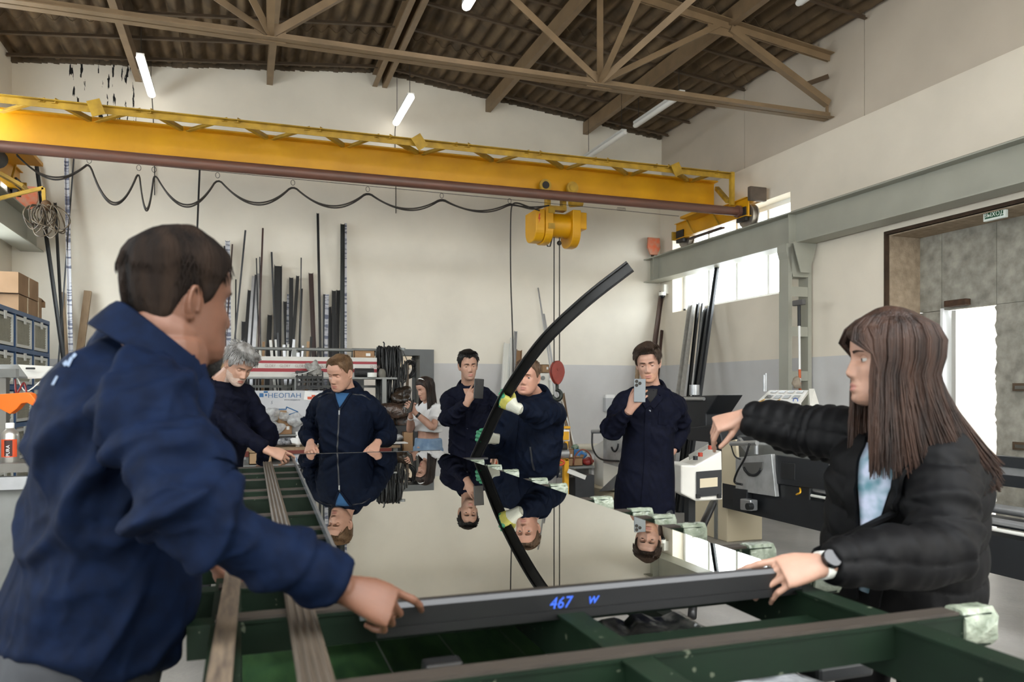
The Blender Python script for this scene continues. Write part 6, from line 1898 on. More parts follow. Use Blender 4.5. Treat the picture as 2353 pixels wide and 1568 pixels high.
# things on the shelf
o = boxc('cardboard_box', 'open cardboard box full of white papers at the rack end', 458, 858, 520, 820, RY - .46, .3, M_CARD2, open_=True)
for i in range(5):
    k = MB(); c = at_y(492, 816 + i * 4, RY - .30 + i * .02); k.box(c, (.32, .002, .2), Matrix.Rotation(R(r_.uniform(-6, 6)), 4, 'Y')); k.build('paper_sheet', M_PAPER, o)
boxc('cardboard_box', 'striped cardboard box lying on top of the long carton', 814, 827, 861, 806, YG + .02, .12, mat('striped_cardboard', (168, 132, 98), .85, rgb2=(146, 112, 82), scale=18, stretch=(1, 1, 6)))
k = MB(); a = at_y(815, 845, RY - .42); b = at_y(858, 845, RY - .42); a.z = b.z = zs_ + .055
k.cyl(a, b, .052, 20); tr_ = k.build('black_roll', mat('black_wound_tape', (30, 30, 32), .6, bump=.6, bscale=90), smooth=40); tag(tr_, 'black roll of wound tape lying on the rack shelf', 'roll')
k = MB(); c = at_y(855, 850, RY - .48); n = 24; c.z = zs_ + .002
rg = []
for rr2, zz in ((.055, 0), (.055, .052), (.038, .052), (.038, 0)):
    rg.append([c + Vector((rr2 * math.cos(2 * math.pi * j / n), rr2 * math.sin(2 * math.pi * j / n), zz)) for j in range(n)])
k.loft(rg + [rg[0]], caps=False); tag(k.build('tape_roll', mat('white_tape', (226, 226, 220), .4), smooth=30), 'white roll of adhesive tape at the end of the rack shelf', 'tape roll')
bag('plastic_bag', 'crumpled grey plastic bag on the rack shelf in front of the carton', 722, 850, RY - .5, (.085, .07, .08), mat('grey_film_bag', (158, 156, 150), .3, rgb2=(118, 116, 112), scale=30, bump=1, bscale=60), 3)
k = MB(); c = at_y(698, 858, RY - .5); g = [[c + Vector((-.12 + .24 * i / 5, -.05, -.01 + .05 * (i / 5) ** 2)), ] for i in range(6)]
g = [[c + Vector((-.13 + .26 * i / 5, -.08 + .16 * j, -.02 + .07 * (i / 5) ** 2 + .01 * j)) for i in range(6)] for j in (0, 1)]
k.sheet(g, .002); tag(k.build('paper_sheet', M_PAPER), 'curled white sheet of paper on the rack shelf', 'paper')
bag('rag_bundle', 'grey rag hanging off the rack shelf end', 877, 862, RY - .4, (.05, .05, .07), mat('grey_rag', (120, 118, 110), .9, bump=.8, bscale=40), 5, cat_='rag')
# black plastic crate under the shelf
c0 = at_y(710, 893, RY - .40); ck = thing('plastic_crate', 'black plastic crate standing above the white panel', 'crate', c0)
for j in range(4):
    k = MB(); zz = c0.z + .02 + .055 * j; 
    for s_ in ((-.14, -.1, .14, -.1), (-.14, .1, .14, .1), (-.14, -.1, -.14, .1), (.14, -.1, .14, .1)):
        k.bar(c0 + Vector((s_[0], s_[1], .02 + .055 * j)), c0 + Vector((s_[2], s_[3], .02 + .055 * j)), .012, .022)
    k.build('crate_band', M_BLKA, ck)
for i in range(6):
    k = MB(); k.bb(c0 + Vector((-.145 + .056 * i, -.106, 0)), c0 + Vector((-.13 + .056 * i, -.094, .2))); k.build('crate_rib', M_BLKA, ck)
    k = MB(); k.bb(c0 + Vector((-.145 + .056 * i, .094, 0)), c0 + Vector((-.13 + .056 * i, .106, .2))); k.build('crate_rib', M_BLKA, ck)
k = MB(); k.bb(c0 + Vector((-.15, -.11, -.01)), c0 + Vector((.15, .11, .005))); k.build('crate_floor', M_BLKA, ck)
# printed panel sheet
PY = RY - .60
pn = thing('composite_panel', 'white composite panel with blue lettering and arrow', 'panel', at_y(650, 985, PY))
a, b = at_y(556, 1075, PY), at_y(742, 898, PY)
k = MB(); k.bb((a.x, PY, .0), (b.x, PY + .03, b.z)); k.build('panel_sheet', mat('panel_white', (196, 198, 202), .5, rgb2=(184, 186, 190), scale=3), pn)
M_PB = mat('panel_blue', (28, 92, 142), .5)
c = at_y(654, 909, PY); k = MB(); text_fit('НЕОПАН', frame((c.x, PY - .002, c.z), (1, 0, 0), (0, 0, 1)), .345, .052, k); k.build('panel_lettering', M_PB, pn)
for u0, v0, u1, v1 in ((596, 904, 605.5, 913), (606, 899, 615.5, 903.5), (609, 906, 613.5, 910.5)):
    p_, q_ = at_y(u0, v1, PY), at_y(u1, v0, PY); k = MB(); k.bb((p_.x, PY - .002, p_.z), (q_.x, PY - .0005, q_.z)); k.build('logo_square', M_PB, pn)
k = MB(); c = at_y(671, 920, PY); text_fit('www.neopan.ru', frame((c.x, PY - .002, c.z), (1, 0, 0), (0, 0, 1)), .17, .02, k); k.build('panel_small_print', mat('panel_ink', (96, 104, 116), .6), pn)
k = MB(); c = at_y(586, 938, PY); text_mesh('105 mm - 13,5', .032, M=frame((c.x, PY - .002, c.z), (1, 0, 0), (0, 0, 1)), mb=k, shear=.2); k.build('panel_note', mat('red_ink', (140, 60, 64), .6), pn)
k = MB(); c = at_y(586, 921, PY); text_mesh('~~~~~', .03, M=frame((c.x, PY - .002, c.z), (1, 0, 0), (0, 0, 1)), mb=k, shear=.2); k.build('panel_scribble', mat('red_ink', ()), pn)
k = MB(); c = at_y(624, 926, PY); text_mesh('5', .05, M=frame((c.x, PY - .002, c.z), (1, 0, 0), (0, 0, 1)), mb=k, shear=.2); k.build('panel_digit', mat('panel_ink', ()), pn)
k = MB(); ar = [(632, 941), (658, 941), (658, 935.5), (685, 947), (658, 955), (658, 951), (632, 951)]
pts = [at_y(u_, v_, PY) for u_, v_ in ar]
for p_, q_ in zip(pts, pts[1:] + pts[:1]):
    k.bar((p_.x, PY - .001, p_.z), (q_.x, PY - .001, q_.z), .002, .012, up=(0, 0, 1) if abs(p_.x - q_.x) > .01 else (1, 0, 0))
k.build('arrow_outline', M_PB, pn)
k = MB(); c = at_y(716, 911, PY - .005); k.box((c.x, PY - .006, c.z), (.16, .004, .1), Matrix.Rotation(R(8), 4, 'Y')); ad = k.build('torn_flyer', M_PAPER, pn)
for dx, dz, sx_ in ((.02, .0, .04), (-.02, -.02, .05)):
    k = MB(); k.box((c.x + dx, PY - .0085, c.z + dz), (sx_, .001, .03)); k.build('flyer_print', mat('orange_print', (206, 92, 62), .6), ad)

# workbench with red edge, shelf and clutter
BY_ = 8.55
wb_ = thing('workbench', 'workbench with wooden top and dark red edge behind the glass table', 'bench', (at_y(760, 1040, BY_).x, BY_ + .3, 0))
zt_ = at_y(760, 1027, BY_).z
xa, xb = at_y(560, 1030, BY_).x, at_y(920, 1030, BY_).x
k = MB(); k.bb((xa, BY_, zt_ - .03), (xb, BY_ + .45, zt_)); k.build('bench_top', M_WOOD, wb_)
k = MB(); k.bb((xa, BY_ - .012, zt_ - .085), (xb - .5, BY_, zt_ - .028)); k.build('front_edge', mat('dark_red_edge', (112, 44, 34), .5), wb_)
k = MB(); k.bb((xb - .38, BY_ - .012, zt_ - .085), (xb - .1, BY_, zt_ - .028)); k.build('front_edge', mat('dark_red_edge', ()), wb_)
for xx in (xa + .05, xb - .05):
    for yy in (BY_ + .05, BY_ + .4):
        k = MB(); k.bb((xx - .025, yy - .025, 0), (xx + .025, yy + .025, zt_ - .03)); k.build('leg', M_FRAMEG, wb_)
zl_ = at_y(600, 1068, BY_ - .25).z
k = MB(); k.bb((xa, BY_ - .28, zl_ - .025), (xb - .6, BY_ + .4, zl_ - .001)); k.build('lower_shelf', M_FRAMEG, wb_)
# shelf tray with open boxes and bags
SY_ = BY_ + .12; zsh = at_y(630, 1000, SY_).z
sx0, sx1 = at_y(575, 1000, SY_).x, at_y(705, 1000, SY_).x
ts = thing('parts_shelf', 'narrow grey shelf of small boxes standing on the workbench', 'shelf', ((sx0 + sx1) / 2, SY_ + .1, zt_))
k = MB(); k.bb((sx0, SY_, zsh - .012), (sx1, SY_ + .25, zsh)); k.build('shelf_plate', M_FRAMEG, ts)
for xx in (sx0 + .03, sx1 - .03):
    k = MB(); k.bb((xx - .012, SY_ + .1, zt_), (xx + .012, SY_ + .13, zsh - .012)); k.build('shelf_leg', M_FRAMEG, ts)
boxc('cardboard_box', 'taped upright cardboard box at the near end of the parts shelf', 578, 999, 595, 974, SY_ + .02, .1, M_CARD)
boxc('cardboard_box', 'open cardboard box with tilted flaps on the parts shelf', 588, 999, 606, 962, SY_ + .13, .11, M_CARD2, open_=True)
boxc('cardboard_box', 'small open brown box in the middle of the parts shelf', 606, 999, 621, 978, SY_ + .02, .1, M_CARD, open_=True)
boxc('cardboard_box', 'striped box tipped on the parts shelf beside the clear bags', 638, 999, 669, 972, SY_ + .1, .12, mat('striped_cardboard', ()), rot=12)
boxc('cardboard_box', 'pale carton with a paper label resting high among the bags', 636, 972, 656, 944, SY_ + .14, .1, M_CARD2, rot=20)
bag('plastic_bag', 'large clear plastic bag of fittings at the front of the parts shelf', 632, 985, SY_ + .06, (.10, .07, .075), seed=1)
bag('plastic_bag', 'grey plastic bag of fittings at the back of the parts shelf', 622, 955, SY_ + .16, (.085, .07, .08), seed=2)
bag('plastic_bag', 'clear bag hanging over the end of the parts shelf', 678, 968, SY_ + .08, (.075, .06, .09), seed=4)
bag('plastic_bag', 'flat clear bag between boxes on the parts shelf', 655, 960, SY_ + .12, (.07, .06, .05), seed=6)
bag('plastic_bag', 'clear bag of black screws on the workbench', 656, 1016, BY_ + .15, (.11, .08, .04), mat('bag_dark_content', (150, 152, 156), .2, rgb2=(40, 42, 48), scale=26, bump=1, bscale=40), 8)
bag('cloth', 'crumpled white cloth on the workbench beside the screws', 683, 1016, BY_ + .1, (.07, .06, .045), M_PAPER, 9, 'cloth')
k = MB(); c = at_y(684, 990, SY_ + .02); c.z = zt_; k.cyl(c, c + Vector((0, 0, .16)), .022, 16); sb = k.build('spray_can', M_PAPER, smooth=40); tag(sb, 'slim white and green can beside the zip-jacket man', 'can')
k = MB(); k.cyl(c + Vector((0, 0, .03)), c + Vector((0, 0, .08)), .0225, 16); k.build('can_band', mat('green_band', (70, 150, 70), .5), sb, smooth=40)
k = MB(); c = at_y(905, 1018, BY_ + .1); k.box(c, (.28, .2, .01)); tag(k.build('document_stack', M_PAPER), 'white documents lying at the end of the workbench', 'papers')
bag('plastic_bag', 'small clear bag at the end of the workbench', 912, 1006, BY_ + .3, (.07, .06, .045), seed=11)
boxc('cardboard_box', 'cardboard box standing under the workbench', 572, 1068, 625, 1040, BY_ - .25, .25, M_CARD2)
boxc('cardboard_box', 'brown cardboard box standing beside the young woman', 926, 1075, 950, 992, 8.9, .2, M_CARD, floor=True)
# brown film rolls and dark bags below the hanging strips
for i, (u_, v_, ww) in enumerate(((905, 945, .16), (920, 915, .13), (930, 965, .18))):
    bag('film_roll', ('brown film-wrapped bundle lying lowest under the hanging strips', 'brown film-wrapped bundle uppermost under the hanging strips', 'dark crumpled bundle beside the young woman\'s elbow')[i], u_, v_, 9.0 + .12 * i, (ww, .12, .11), mat('brown_film%d' % (i % 2), ((84, 64, 52), (58, 46, 36))[i % 2], .25, rgb2=(30, 24, 20), scale=12, bump=1, bscale=25), 30 + i, 'bundle')
k = MB(); c = at_y(918, 1000, 9.05); k.bb((c.x - .28, 8.95, 0), (c.x + .2, 9.3, at_y(918, 978, 9.05).z)); tag(k.build('storage_chest', M_BLKA, bevel=.01), 'black chest under the bundles beside the workbench', 'chest')

# hanging rubber strips
hk_ = thing('gasket_hank', 'thick hank of black rubber strips hanging from the rack end', 'rubber strips', at_y(900, 800, 9.3))
M_RUB = mat('black_rubber', (20, 20, 21), .4)
k = MB(); k.bar(at_y(866, 800, 9.45), at_y(930, 803, 9.2), .03, .03); k.build('hanging_arm', M_FRAMEG, hk_)
for i in range(58):
    u_ = 868 + 52 * (i / 57) + r_.uniform(-3, 3); yy = 9.3 + r_.uniform(-.14, .1)
    ln = r_.uniform(880, 985) if u_ < 905 else r_.uniform(860, 930)
    top = at_y(u_, 797 + r_.uniform(-2, 5), yy)
    b_ = at_y(u_ + r_.uniform(-8, 12), ln, yy - .05)
    mids = [vlerp(top, b_, s_) + Vector((r_.uniform(-.02, .02), r_.uniform(-.03, .02), 0)) for s_ in (.25, .5, .75)]
    pth = [top + Vector((0, .06, -.1)), top] + mids + [b_]
    if i % 4 == 0:
        pth += [b_ + Vector((.06, 0, .03)), vlerp(top, b_, .4) + Vector((.08, -.02, 0))]
    k = MB(); k.tube(spline(pth, 4), r_.choice((.006, .008, .010)), 5); k.build('rubber_strip', M_RUB, hk_, smooth=True)
k = MB(); k.tube(spline([at_y(882, 802, 9.3), at_y(883, 790, 9.3), at_y(880, 786, 9.3)], 4), .008, 6); k.build('strip_end', M_RUB, hk_)
dk = thing('cable_hank', 'round hank of black cable hanging on the doorway', 'cable', at_y(941, 850, 10.2))
for i in range(12):
    c = at_y(938 + r_.uniform(-3, 4), 850 + r_.uniform(-3, 4), 10.2 + r_.uniform(-.05, .05)); a_, b_ = r_.uniform(.05, .08), r_.uniform(.09, .13); an = r_.uniform(-.6, -.2)
    k = MB(); k.tube([c + Vector((a_ * math.cos(q) * math.cos(an) - b_ * math.sin(q) * math.sin(an), .02 * math.sin(3 * q + i), a_ * math.cos(q) * math.sin(an) + b_ * math.sin(q) * math.cos(an))) for q in [2 * math.pi * j / 18 for j in range(18)]], .008, 5, closed=True); k.build('cable_turn', M_RUB, dk, smooth=True)
k = MB(); k.tube(spline([at_y(925, 806, 10.2), at_y(936, 830, 10.2), at_y(940, 850, 10.2)], 4), .006, 5); k.build('cable_tail', M_RUB, dk)
k = MB(); p_ = at_y(930, 840, 10.0); k.bar(at_y(936, 835, 10.12), Vector((at_y(936, 1000, 10.12).x, 10.12, .0)), .05, .03); tag(k.build('door_stand', M_STEEL_DK), 'dark upright stand holding the cable hank by the doorway', 'stand')

# ------------------------------------------------------------------ bins along the left wall
M_BINB = mat('bin_blue', (52, 86, 128), .5, var=.1); M_BINW = mat('bin_white_frame', (206, 208, 204), .5); M_BINS = mat('bin_louvre', (156, 154, 138), .6, var=.1, scale=20)
BX = -1.95; bw, bh = .62, .345
shelf_root = thing('bin_rack', 'blue steel rack along the wall holding rows of storage bins', 'rack', (BX - .3, 8.0, 0))
ytop = 9.46
def bin_proto(loc):
    o = thing('storage_bin', 'white framed bin', 'bin', loc, 'storage bins in the blue rack')
    y0, y1, z0, z1 = loc[1] + .03, loc[1] + bw - .03, loc[2] + .03, loc[2] + bh - .035
    f = MB()
    f.bb((BX - .02, y0, z0), (BX, y0 + .028, z1)); f.bb((BX - .02, y1 - .028, z0), (BX, y1, z1)); f.bb((BX - .02, y0 + .028, z1 - .028), (BX, y1 - .028, z1)); f.bb((BX - .02, y0 + .028, z0), (BX, y1 - .028, z0 + .028)); f.build('bin_frame', M_BINW, o)
    n = 9
    for i in range(n):
        zz = z0 + .03 + (z1 - z0 - .06) * (i + .5) / n
        k = MB(); k.bar((BX - .018, y0 + .028, zz), (BX - .018, y1 - .028, zz), .006, .024, up=(.35, 0, 1)); k.build('louvre', M_BINS, o)
    k = MB(); ym = (y0 + y1) / 2; k.prism([(-.03, .035), (.03, .035), (.022, -.035), (-.022, -.035)], .012, Matrix(((0, 0, 1, BX), (1, 0, 0, ym), (0, 1, 0, z1 - .02), (0, 0, 0, 1)))); k.build('latch', M_BINW, o)
    k = MB(); k.bb((BX - .5, y0, z0), (BX - .03, y1, z0 + .01)); k.build('bin_floor', M_BINS, o)
    return o
proto = None
z_base = 2.16 - 6 * bh
coln = ['in the rearmost column', 'in the second column from the rear', 'in the third column from the rear', 'in the fourth column from the rear']
rown = ['lowest', 'second lowest', 'third from the bottom', 'fourth from the bottom', 'second from the top', 'topmost']
for ci in range(4):
    for ri in range(6):
        loc = (BX, ytop - (ci + 1) * (bw + .03), z_base + ri * bh)
        if proto is None:
            o = proto = bin_proto(loc); base_loc = Vector(loc)
        else:
            o = proto.copy(); COL.objects.link(o); o.location = loc
            for ch in list(proto.children):
                c2 = ch.copy(); COL.objects.link(c2); c2.parent = o; c2.matrix_parent_inverse = ch.matrix_parent_inverse.copy()
        o['label'] = 'louvred white bin, %s %s' % (rown[ri], coln[ci])
for ri in range(7):
    k = MB(); zz = z_base + ri * bh; k.bb((BX - .55, ytop - 4 * (bw + .03) - .02, zz - .02), (BX + .005, ytop + .01, zz + .02)); k.build('rack_shelf', M_BINB, shelf_root)
for ci in range(5):
    k = MB(); yy = ytop - ci * (bw + .03); k.bb((BX - .05, yy - .015, 0), (BX + .003, yy + .015, z_base + 6 * bh)); k.build('rack_post', M_BINB, shelf_root)
    k = MB(); k.bb((BX - .55, yy - .015, 0), (BX - .5, yy + .015, z_base + 6 * bh)); k.build('rack_post', M_BINB, shelf_root)
for ri, ci in ((5, 1), (5, 2), (3, 1)):
    yy = ytop - (ci + 1) * (bw + .03) + .12
    k = MB(); k.bb((BX - .35, yy, z_base + ri * bh + .05), (BX - .06, yy + .4, z_base + ri * bh + .2)); tag(k.build('cardboard_box', M_CARD), 'cardboard stack inside the %s bin %s' % (rown[ri], coln[ci]), 'box')
zt2 = z_base + 6 * bh + .022
for (ya, yb, za, zb, xx, lb) in ((8.35, 9.0, 0, .16, BX - .02, 'lower cardboard box of the pair stacked on the bin rack'), (8.3, 9.05, .165, .36, BX - .01, 'upper cardboard box of the pair stacked on the bin rack'), (9.0, 9.28, 0, .22, BX - .03, 'torn open cardboard box at the end of the bin rack')):
    o = thing('cardboard_box', lb, 'box', (xx - .2, ya, zt2 + za))
    k = MB(); k.bb((xx - .42, ya, zt2 + za), (xx, yb, zt2 + zb)); k.build('box_body', M_CARD, o)
    k = MB(); k.bb((xx - .01, (ya + yb) / 2 - .02, zt2 + za), (xx + .001, (ya + yb) / 2 + .02, zt2 + zb + .001)); k.build('tape', mat('packing_tape', ()), o)
    if 'torn' in lb:
        k = MB(); k.sheet([[(xx - .4, yb, zt2 + zb), (xx, yb, zt2 + zb)], [(xx - .4, yb + .16, zt2 + zb - .02), (xx, yb + .16, zt2 + zb - .02)]], .005); k.build('flap', M_CARD, o)
        k = MB(); k.bb((xx - .3, yb + .13, zt2 + zb - .08), (xx, yb + .16, zt2 + zb - .02)); k.build('flap', M_CARD, o)

# machine table at the left edge with the white hood, orange bracket and bottle
mt = thing('assembly_machine', 'grey machine table at the left edge with a white angled hood', 'machine', at(-20, 1200, 4.6) * Vector((1, 1, 0)) if False else (at(-20, 1200, 4.6).x, at(-20, 1200, 4.6).y, 0))
def slab_z(k, uvs, z0, z1):
    """outline on the horizontal plane z1 traced through pixels, extruded down to z0"""
    k.prism([(at_z(u_, v_, z1).x, at_z(u_, v_, z1).y) for u_, v_ in uvs][::1], z1 - z0, Matrix.Translation((0, 0, z0)))
c = at(25, 1062, 4.4)
k = MB(); k.bb((c.x - .6, c.y - .12, c.z - .05), (c.x + .16, c.y + .22, c.z)); k.build('table_ledge', mat('grey_machine_steel', (118, 116, 110), .4, .5, var=.1), mt)
k = MB(); k.bb((c.x - .6, c.y - .16, c.z - .14), (c.x + .14, c.y - .1, c.z - .07)); k.build('guide_rail', M_ALU, mt)
k = MB(); k.bb((c.x - .6, c.y - .1, 0), (c.x + .1, c.y + .2, c.z - .14)); k.build('machine_base', M_FRAMEG, mt)
h0 = at(0, 842, 4.75)
k = MB(); q0 = at(4, 850, 4.75); k.bb((q0.x - .06, q0.y - .05, c.z), (q0.x + .035, q0.y + .03, q0.z)); k.build('hood_post', mat('grey_machine_steel', ()), mt)
k = MB(); P4 = [at(42, 842, 4.95), at(150, 848, 4.95), at(150, 868, 4.7), at(64, 871, 4.7)]
k.sheet([[P4[0], P4[1]], [P4[3], P4[2]]], .012); hd_ = k.build('hood_plate', mat('hood_white', (226, 224, 218), .5), mt)
k = MB(); P4 = [at(-20, 842, 4.95), at(42, 842, 4.95), at(64, 871, 4.7), at(-20, 866, 4.7)]
k.sheet([[P4[0], P4[1]], [P4[3], P4[2]]], .012); k.build('hood_side', M_FRAMEG, mt)
k = MB(); cc_ = at(70, 850, 4.80); k.box(cc_ + Vector((0, 0, .008)), (.05, .02, .012)); k.build('hood_handle', M_BLKA, mt, bevel=.004)
k = MB(); k.bar(at(-20, 858, 4.6), at(40, 858, 4.6), .03, .05); k.build('hood_bracket', M_FRAMEG, mt)
k = MB(); k.tube(spline([at(35, 872, 4.7), at(38, 905, 4.6), at(55, 880, 4.7), at(60, 915, 4.6), at(42, 930, 4.6)], 5), .006, 5); k.build('red_hose', mat('red_hose', (130, 34, 34), .4), mt, smooth=True)
k = MB(); k.tube(spline([at(40, 870, 4.7), at(60, 900, 4.65), at(95, 875, 4.7)], 5), .004, 5); k.build('white_wire', M_PVC, mt, smooth=True)
# orange bracket
k = MB(); ol = [(-30, 908), (62, 902), (70, 905), (88, 930), (84, 938), (62, 926), (48, 928), (38, 940), (22, 952), (-30, 925)]
cam_r, cam_f = cdir(1, 0), cdir(0, 1)
pc_ = at(30, 925, 4.35)
pl_ = [((u_ - 30) * 4.35 / FPX, (925 - v_) * 4.35 / FPX) for u_, v_ in ol]
k.prism(pl_, .05, Matrix(((cam_r.x, 0, cam_f.x, pc_.x), (cam_r.y, 0, cam_f.y, pc_.y), (0, 1, 0, pc_.z), (0, 0, 0, 1))))
ob_ = k.build('orange_bracket', mat('bright_orange', (240, 112, 22), .45), bevel=.004); tag(ob_, 'bright orange plastic cover on the machine above the bottle', 'machine cover')
# bottle
bt = thing('glue_bottle', 'silver bottle with orange label and white cap at the left edge', 'bottle', (at(24, 1060, 4.4).x, at(24, 1060, 4.4).y, c.z))
bc = at(23, 1061, 4.4); bc.z = c.z
def lathe(k, c_, prof__, n=24):
    k.loft([[c_ + Vector((r2 * math.cos(2 * math.pi * j / n), r2 * math.sin(2 * math.pi * j / n), z_)) for j in range(n)] for r2, z_ in prof__])
k = MB(); lathe(k, bc, [(.044, 0), (.046, .006), (.046, .15), (.042, .168), (.026, .185), (.022, .192)]); k.build('bottle_body', mat('brushed_silver', (192, 190, 184), .3, .8), bt, smooth=40)
k = MB(); lathe(k, bc, [(.022, .19), (.022, .218), (.020, .222)]); k.build('cap', M_PAPER, bt, smooth=40)
for a0, a1, m_, z0_, z1_ in ((-140, -30, mat('label_orange', (206, 78, 40), .5), .03, .13), (-112, -62, mat('label_dark', (52, 22, 18), .5), .035, .125)):
    k = MB(); rr3 = .0464 if a0 == -140 else .0467
    g = [[bc + Vector((rr3 * math.cos(R(a)), rr3 * math.sin(R(a)), z_)) for a in np.linspace(a0, a1, 12)] for z_ in (z0_, z1_)]
    k.sheet(g); k.build('label', m_, bt, smooth=True)
k = MB(); av = R(-88); text_mesh('PURA', .026, M=frame(bc + Vector((.0472 * math.cos(av), .0472 * math.sin(av), .066)), (0, 0, 1), (-math.sin(-av) * -1, 0, 0) if False else (-1, 0, 0)), mb=k, depth=.0003); k.build('label_lettering', M_PAPER, bt)

# ------------------------------------------------------------------ mitre saw machine along the right wall
M_MW = mat('machine_white', (222, 220, 212), .4, var=.03); M_MB = mat('machine_black', (26, 29, 33), .5, var=.1); M_PLATE = mat('milled_aluminium', (178, 180, 180), .3, .4, var=.15, scale=9, bump=.1, bscale=50); M_CREAM = mat('machine_cream', (206, 194, 166), .5)
ms = thing('mitre_saw_machine', 'long black double-head mitre saw with aluminium heads along the wall', 'machine', (4.5, 6.0, 0))
def px(nm, uvs, X, th, m, bev=.0, par=None):
    k = MB(); pts_ = [at_x(u_, v_, X) for u_, v_ in uvs]
    k.prism([(p_.y, p_.z) for p_ in pts_], th, Matrix(((0, 0, 1, X), (1, 0, 0, 0), (0, 1, 0, 0), (0, 0, 0, 1))))
    return k.build(nm, m, par or ms, bevel=bev)
XB = 4.30
k = MB(); k.bb((XB, 2.0, .335), (XB + .22, 6.3, .565)); k.build('bed_beam', M_MB, ms)
for zz, xx, rr4, m_ in ((.645, XB + .05, .022, M_ALU), (.70, XB + .2, .03, M_ALU), (.60, XB + .02, .012, M_PVC)):
    k = MB(); k.cyl((xx, 2.0, zz), (xx, 6.0, zz), rr4, 12); k.build('guide_rod', m_, ms, smooth=40)
k = MB(); k.bb((XB + .12, 2.0, .60), (XB + .3, 5.6, .64)); k.build('slide_way', M_MB, ms)
k = MB(); k.bb((XB + .55, 2.0, .93), (XB + .62, 5.4, 1.0)); k.build('back_fence', M_MB, ms)
k = MB(); k.bb((XB + .55, 2.0, .80), (XB + .62, 5.4, .875)); k.build('back_fence', M_MB, ms)
k = MB(); k.bb((XB + .58, 2.0, .875), (XB + .60, 5.4, .93)); k.build('fence_strip', M_ALU, ms)
px('head_plate', [(1690, 1052), (1772, 1044), (1782, 1142), (1690, 1128)], XB - .05, .04, M_PLATE, .004)
px('scale_plate', [(1704, 1064), (1752, 1062), (1750, 1080), (1738, 1094), (1720, 1095), (1708, 1082)], XB - .06, .012, mat('scale_grey', (112, 112, 110), .4, .5), .002)
k = MB(); c = at_x(1728, 1064, XB - .062)
k.tube([c + Vector((0, .13 * math.cos(a), .11 * math.sin(a))) for a in [R(200 + i * 12) for i in range(12)]], .012, 6); k.build('arc_slot', M_BLKA, ms, smooth=True)
px('black_plate', [(1782, 1046), (1905, 1062), (1905, 1128), (1782, 1112)], XB - .02, .03, M_MB, .006)
px('plate_window', [(1793, 1062), (1826, 1066), (1826, 1104), (1793, 1100)], XB - .024, .01, M_BLKA, .004)
px('saw_motor_block', [(1784, 1112), (1860, 1120), (1860, 1160), (1784, 1145)], XB, .2, M_BLKA, .01)
px('rear_carriage', [(1660, 1016), (1900, 1030), (1900, 1130), (1660, 1130)], XB + .12, .25, M_FRAMEG, .01)
px('side_frame', [(1658, 1020), (1690, 1010), (1700, 1148), (1658, 1150)], XB + .0, .03, M_CREAM, .004)
k = MB(); ca_ = at_x(1700, 1020, XB - .1); k.cyl(at_x(1680, 1020, XB - .12), at_x(1740, 1018, XB - .12), .022, 12); k.build('clamp_cylinder', M_ALU, ms, smooth=40)
k = MB(); k.bar(at_x(1698, 1010, XB - .1), at_x(1720, 1038, XB - .1), .03, .04); k.build('clamp_arm', M_ALU, ms)
k = MB(); k.cyl(at_x(1738, 1016, XB - .1), at_x(1738, 1044, XB - .1), .02, 12); k.build('clamp_cylinder', M_ALU, ms, smooth=40)
k = MB(); k.tube(spline([at_x(1722, 1020, XB - .15), at_x(1712, 1052, XB - .16), at_x(1694, 1085, XB - .14), at_x(1688, 1108, XB - .12), at_x(1706, 1114, XB - .08)], 5), .010, 6); k.build('hose', M_RUB, ms, smooth=True)
k = MB(); k.tube(spline([at_x(1680, 1024, XB - .12), at_x(1688, 1048, XB - .14), at_x(1702, 1056, XB - .1)], 5), .007, 6); k.build('hose', M_RUB, ms, smooth=True)
k = MB(); k.tube(spline([at_x(1838, 1122, XB - .02), at_x(1839, 1132, XB - .06), at_x(1830, 1137, XB - .05)], 4), .008, 6); k.build('yellow_hose', mat('yellow_hose', (214, 160, 30), .4), ms, smooth=True)
# white hood over the head, with windows and warning stickers
HX0 = XB + .25
hd = MB(); A_ = [at_x(1735, 928, HX0), at_x(1833, 930, HX0 - .0), at_x(1858, 897, HX0 + .25), at_x(1768, 897, HX0 + .25)]
hd.sheet([[A_[0], A_[1]], [A_[3], A_[2]]], .02); hood = hd.build('saw_hood', M_MW, ms)
k = MB(); k.sheet([[A_[2], at_x(1870, 897, HX0 + .3)], [at_x(1860, 942, HX0), at_x(1882, 935, HX0 + .2)]], .015); k.build('hood_side', M_MW, ms)
k = MB(); k.sheet([[A_[0], A_[1]], [at_x(1742, 952, HX0 - .02), at_x(1842, 955, HX0 - .02)]], .012); k.build('hood_curtain', mat('clear_curtain', (150, 152, 150), .2, .2, rgb2=(92, 94, 94), scale=30, stretch=(1, 8, 1)), ms)
def on_hood(s_, t_, l=.004):
    p_ = vlerp(vlerp(A_[0], A_[1], s_), vlerp(A_[3], A_[2], s_), t_)
    n_ = (A_[1] - A_[0]).cross(A_[3] - A_[0]).normalized()
    if n_.x > 0 : n_ = -n_
    return p_ + n_ * (l + .0)
for s_ in (.10, .32, .54, .76):
    for t0, t1 in ((.38, .62), (.78, .92)):
        k = MB(); k.sheet([[on_hood(s_, t0), on_hood(s_ + .15, t0)], [on_hood(s_, t1), on_hood(s_ + .15, t1)]], .002); k.build('hood_window', mat('hood_glass', (92, 90, 82), .15), hood)
for s_ in (.04, .42):
    k = MB(); k.add([on_hood(s_, .1, .005), on_hood(s_ + .13, .1, .005), on_hood(s_ + .1, .36, .005)], [(0, 1, 2)]); k.build('warning_triangle', mat('warning_yellow', (224, 166, 24), .5), hood)
    k = MB(); k.add([on_hood(s_ + .06, .15, .007), on_hood(s_ + .09, .15, .007), on_hood(s_ + .085, .27, .007)], [(0, 1, 2)]); k.build('warning_mark', M_BLKA, hood)
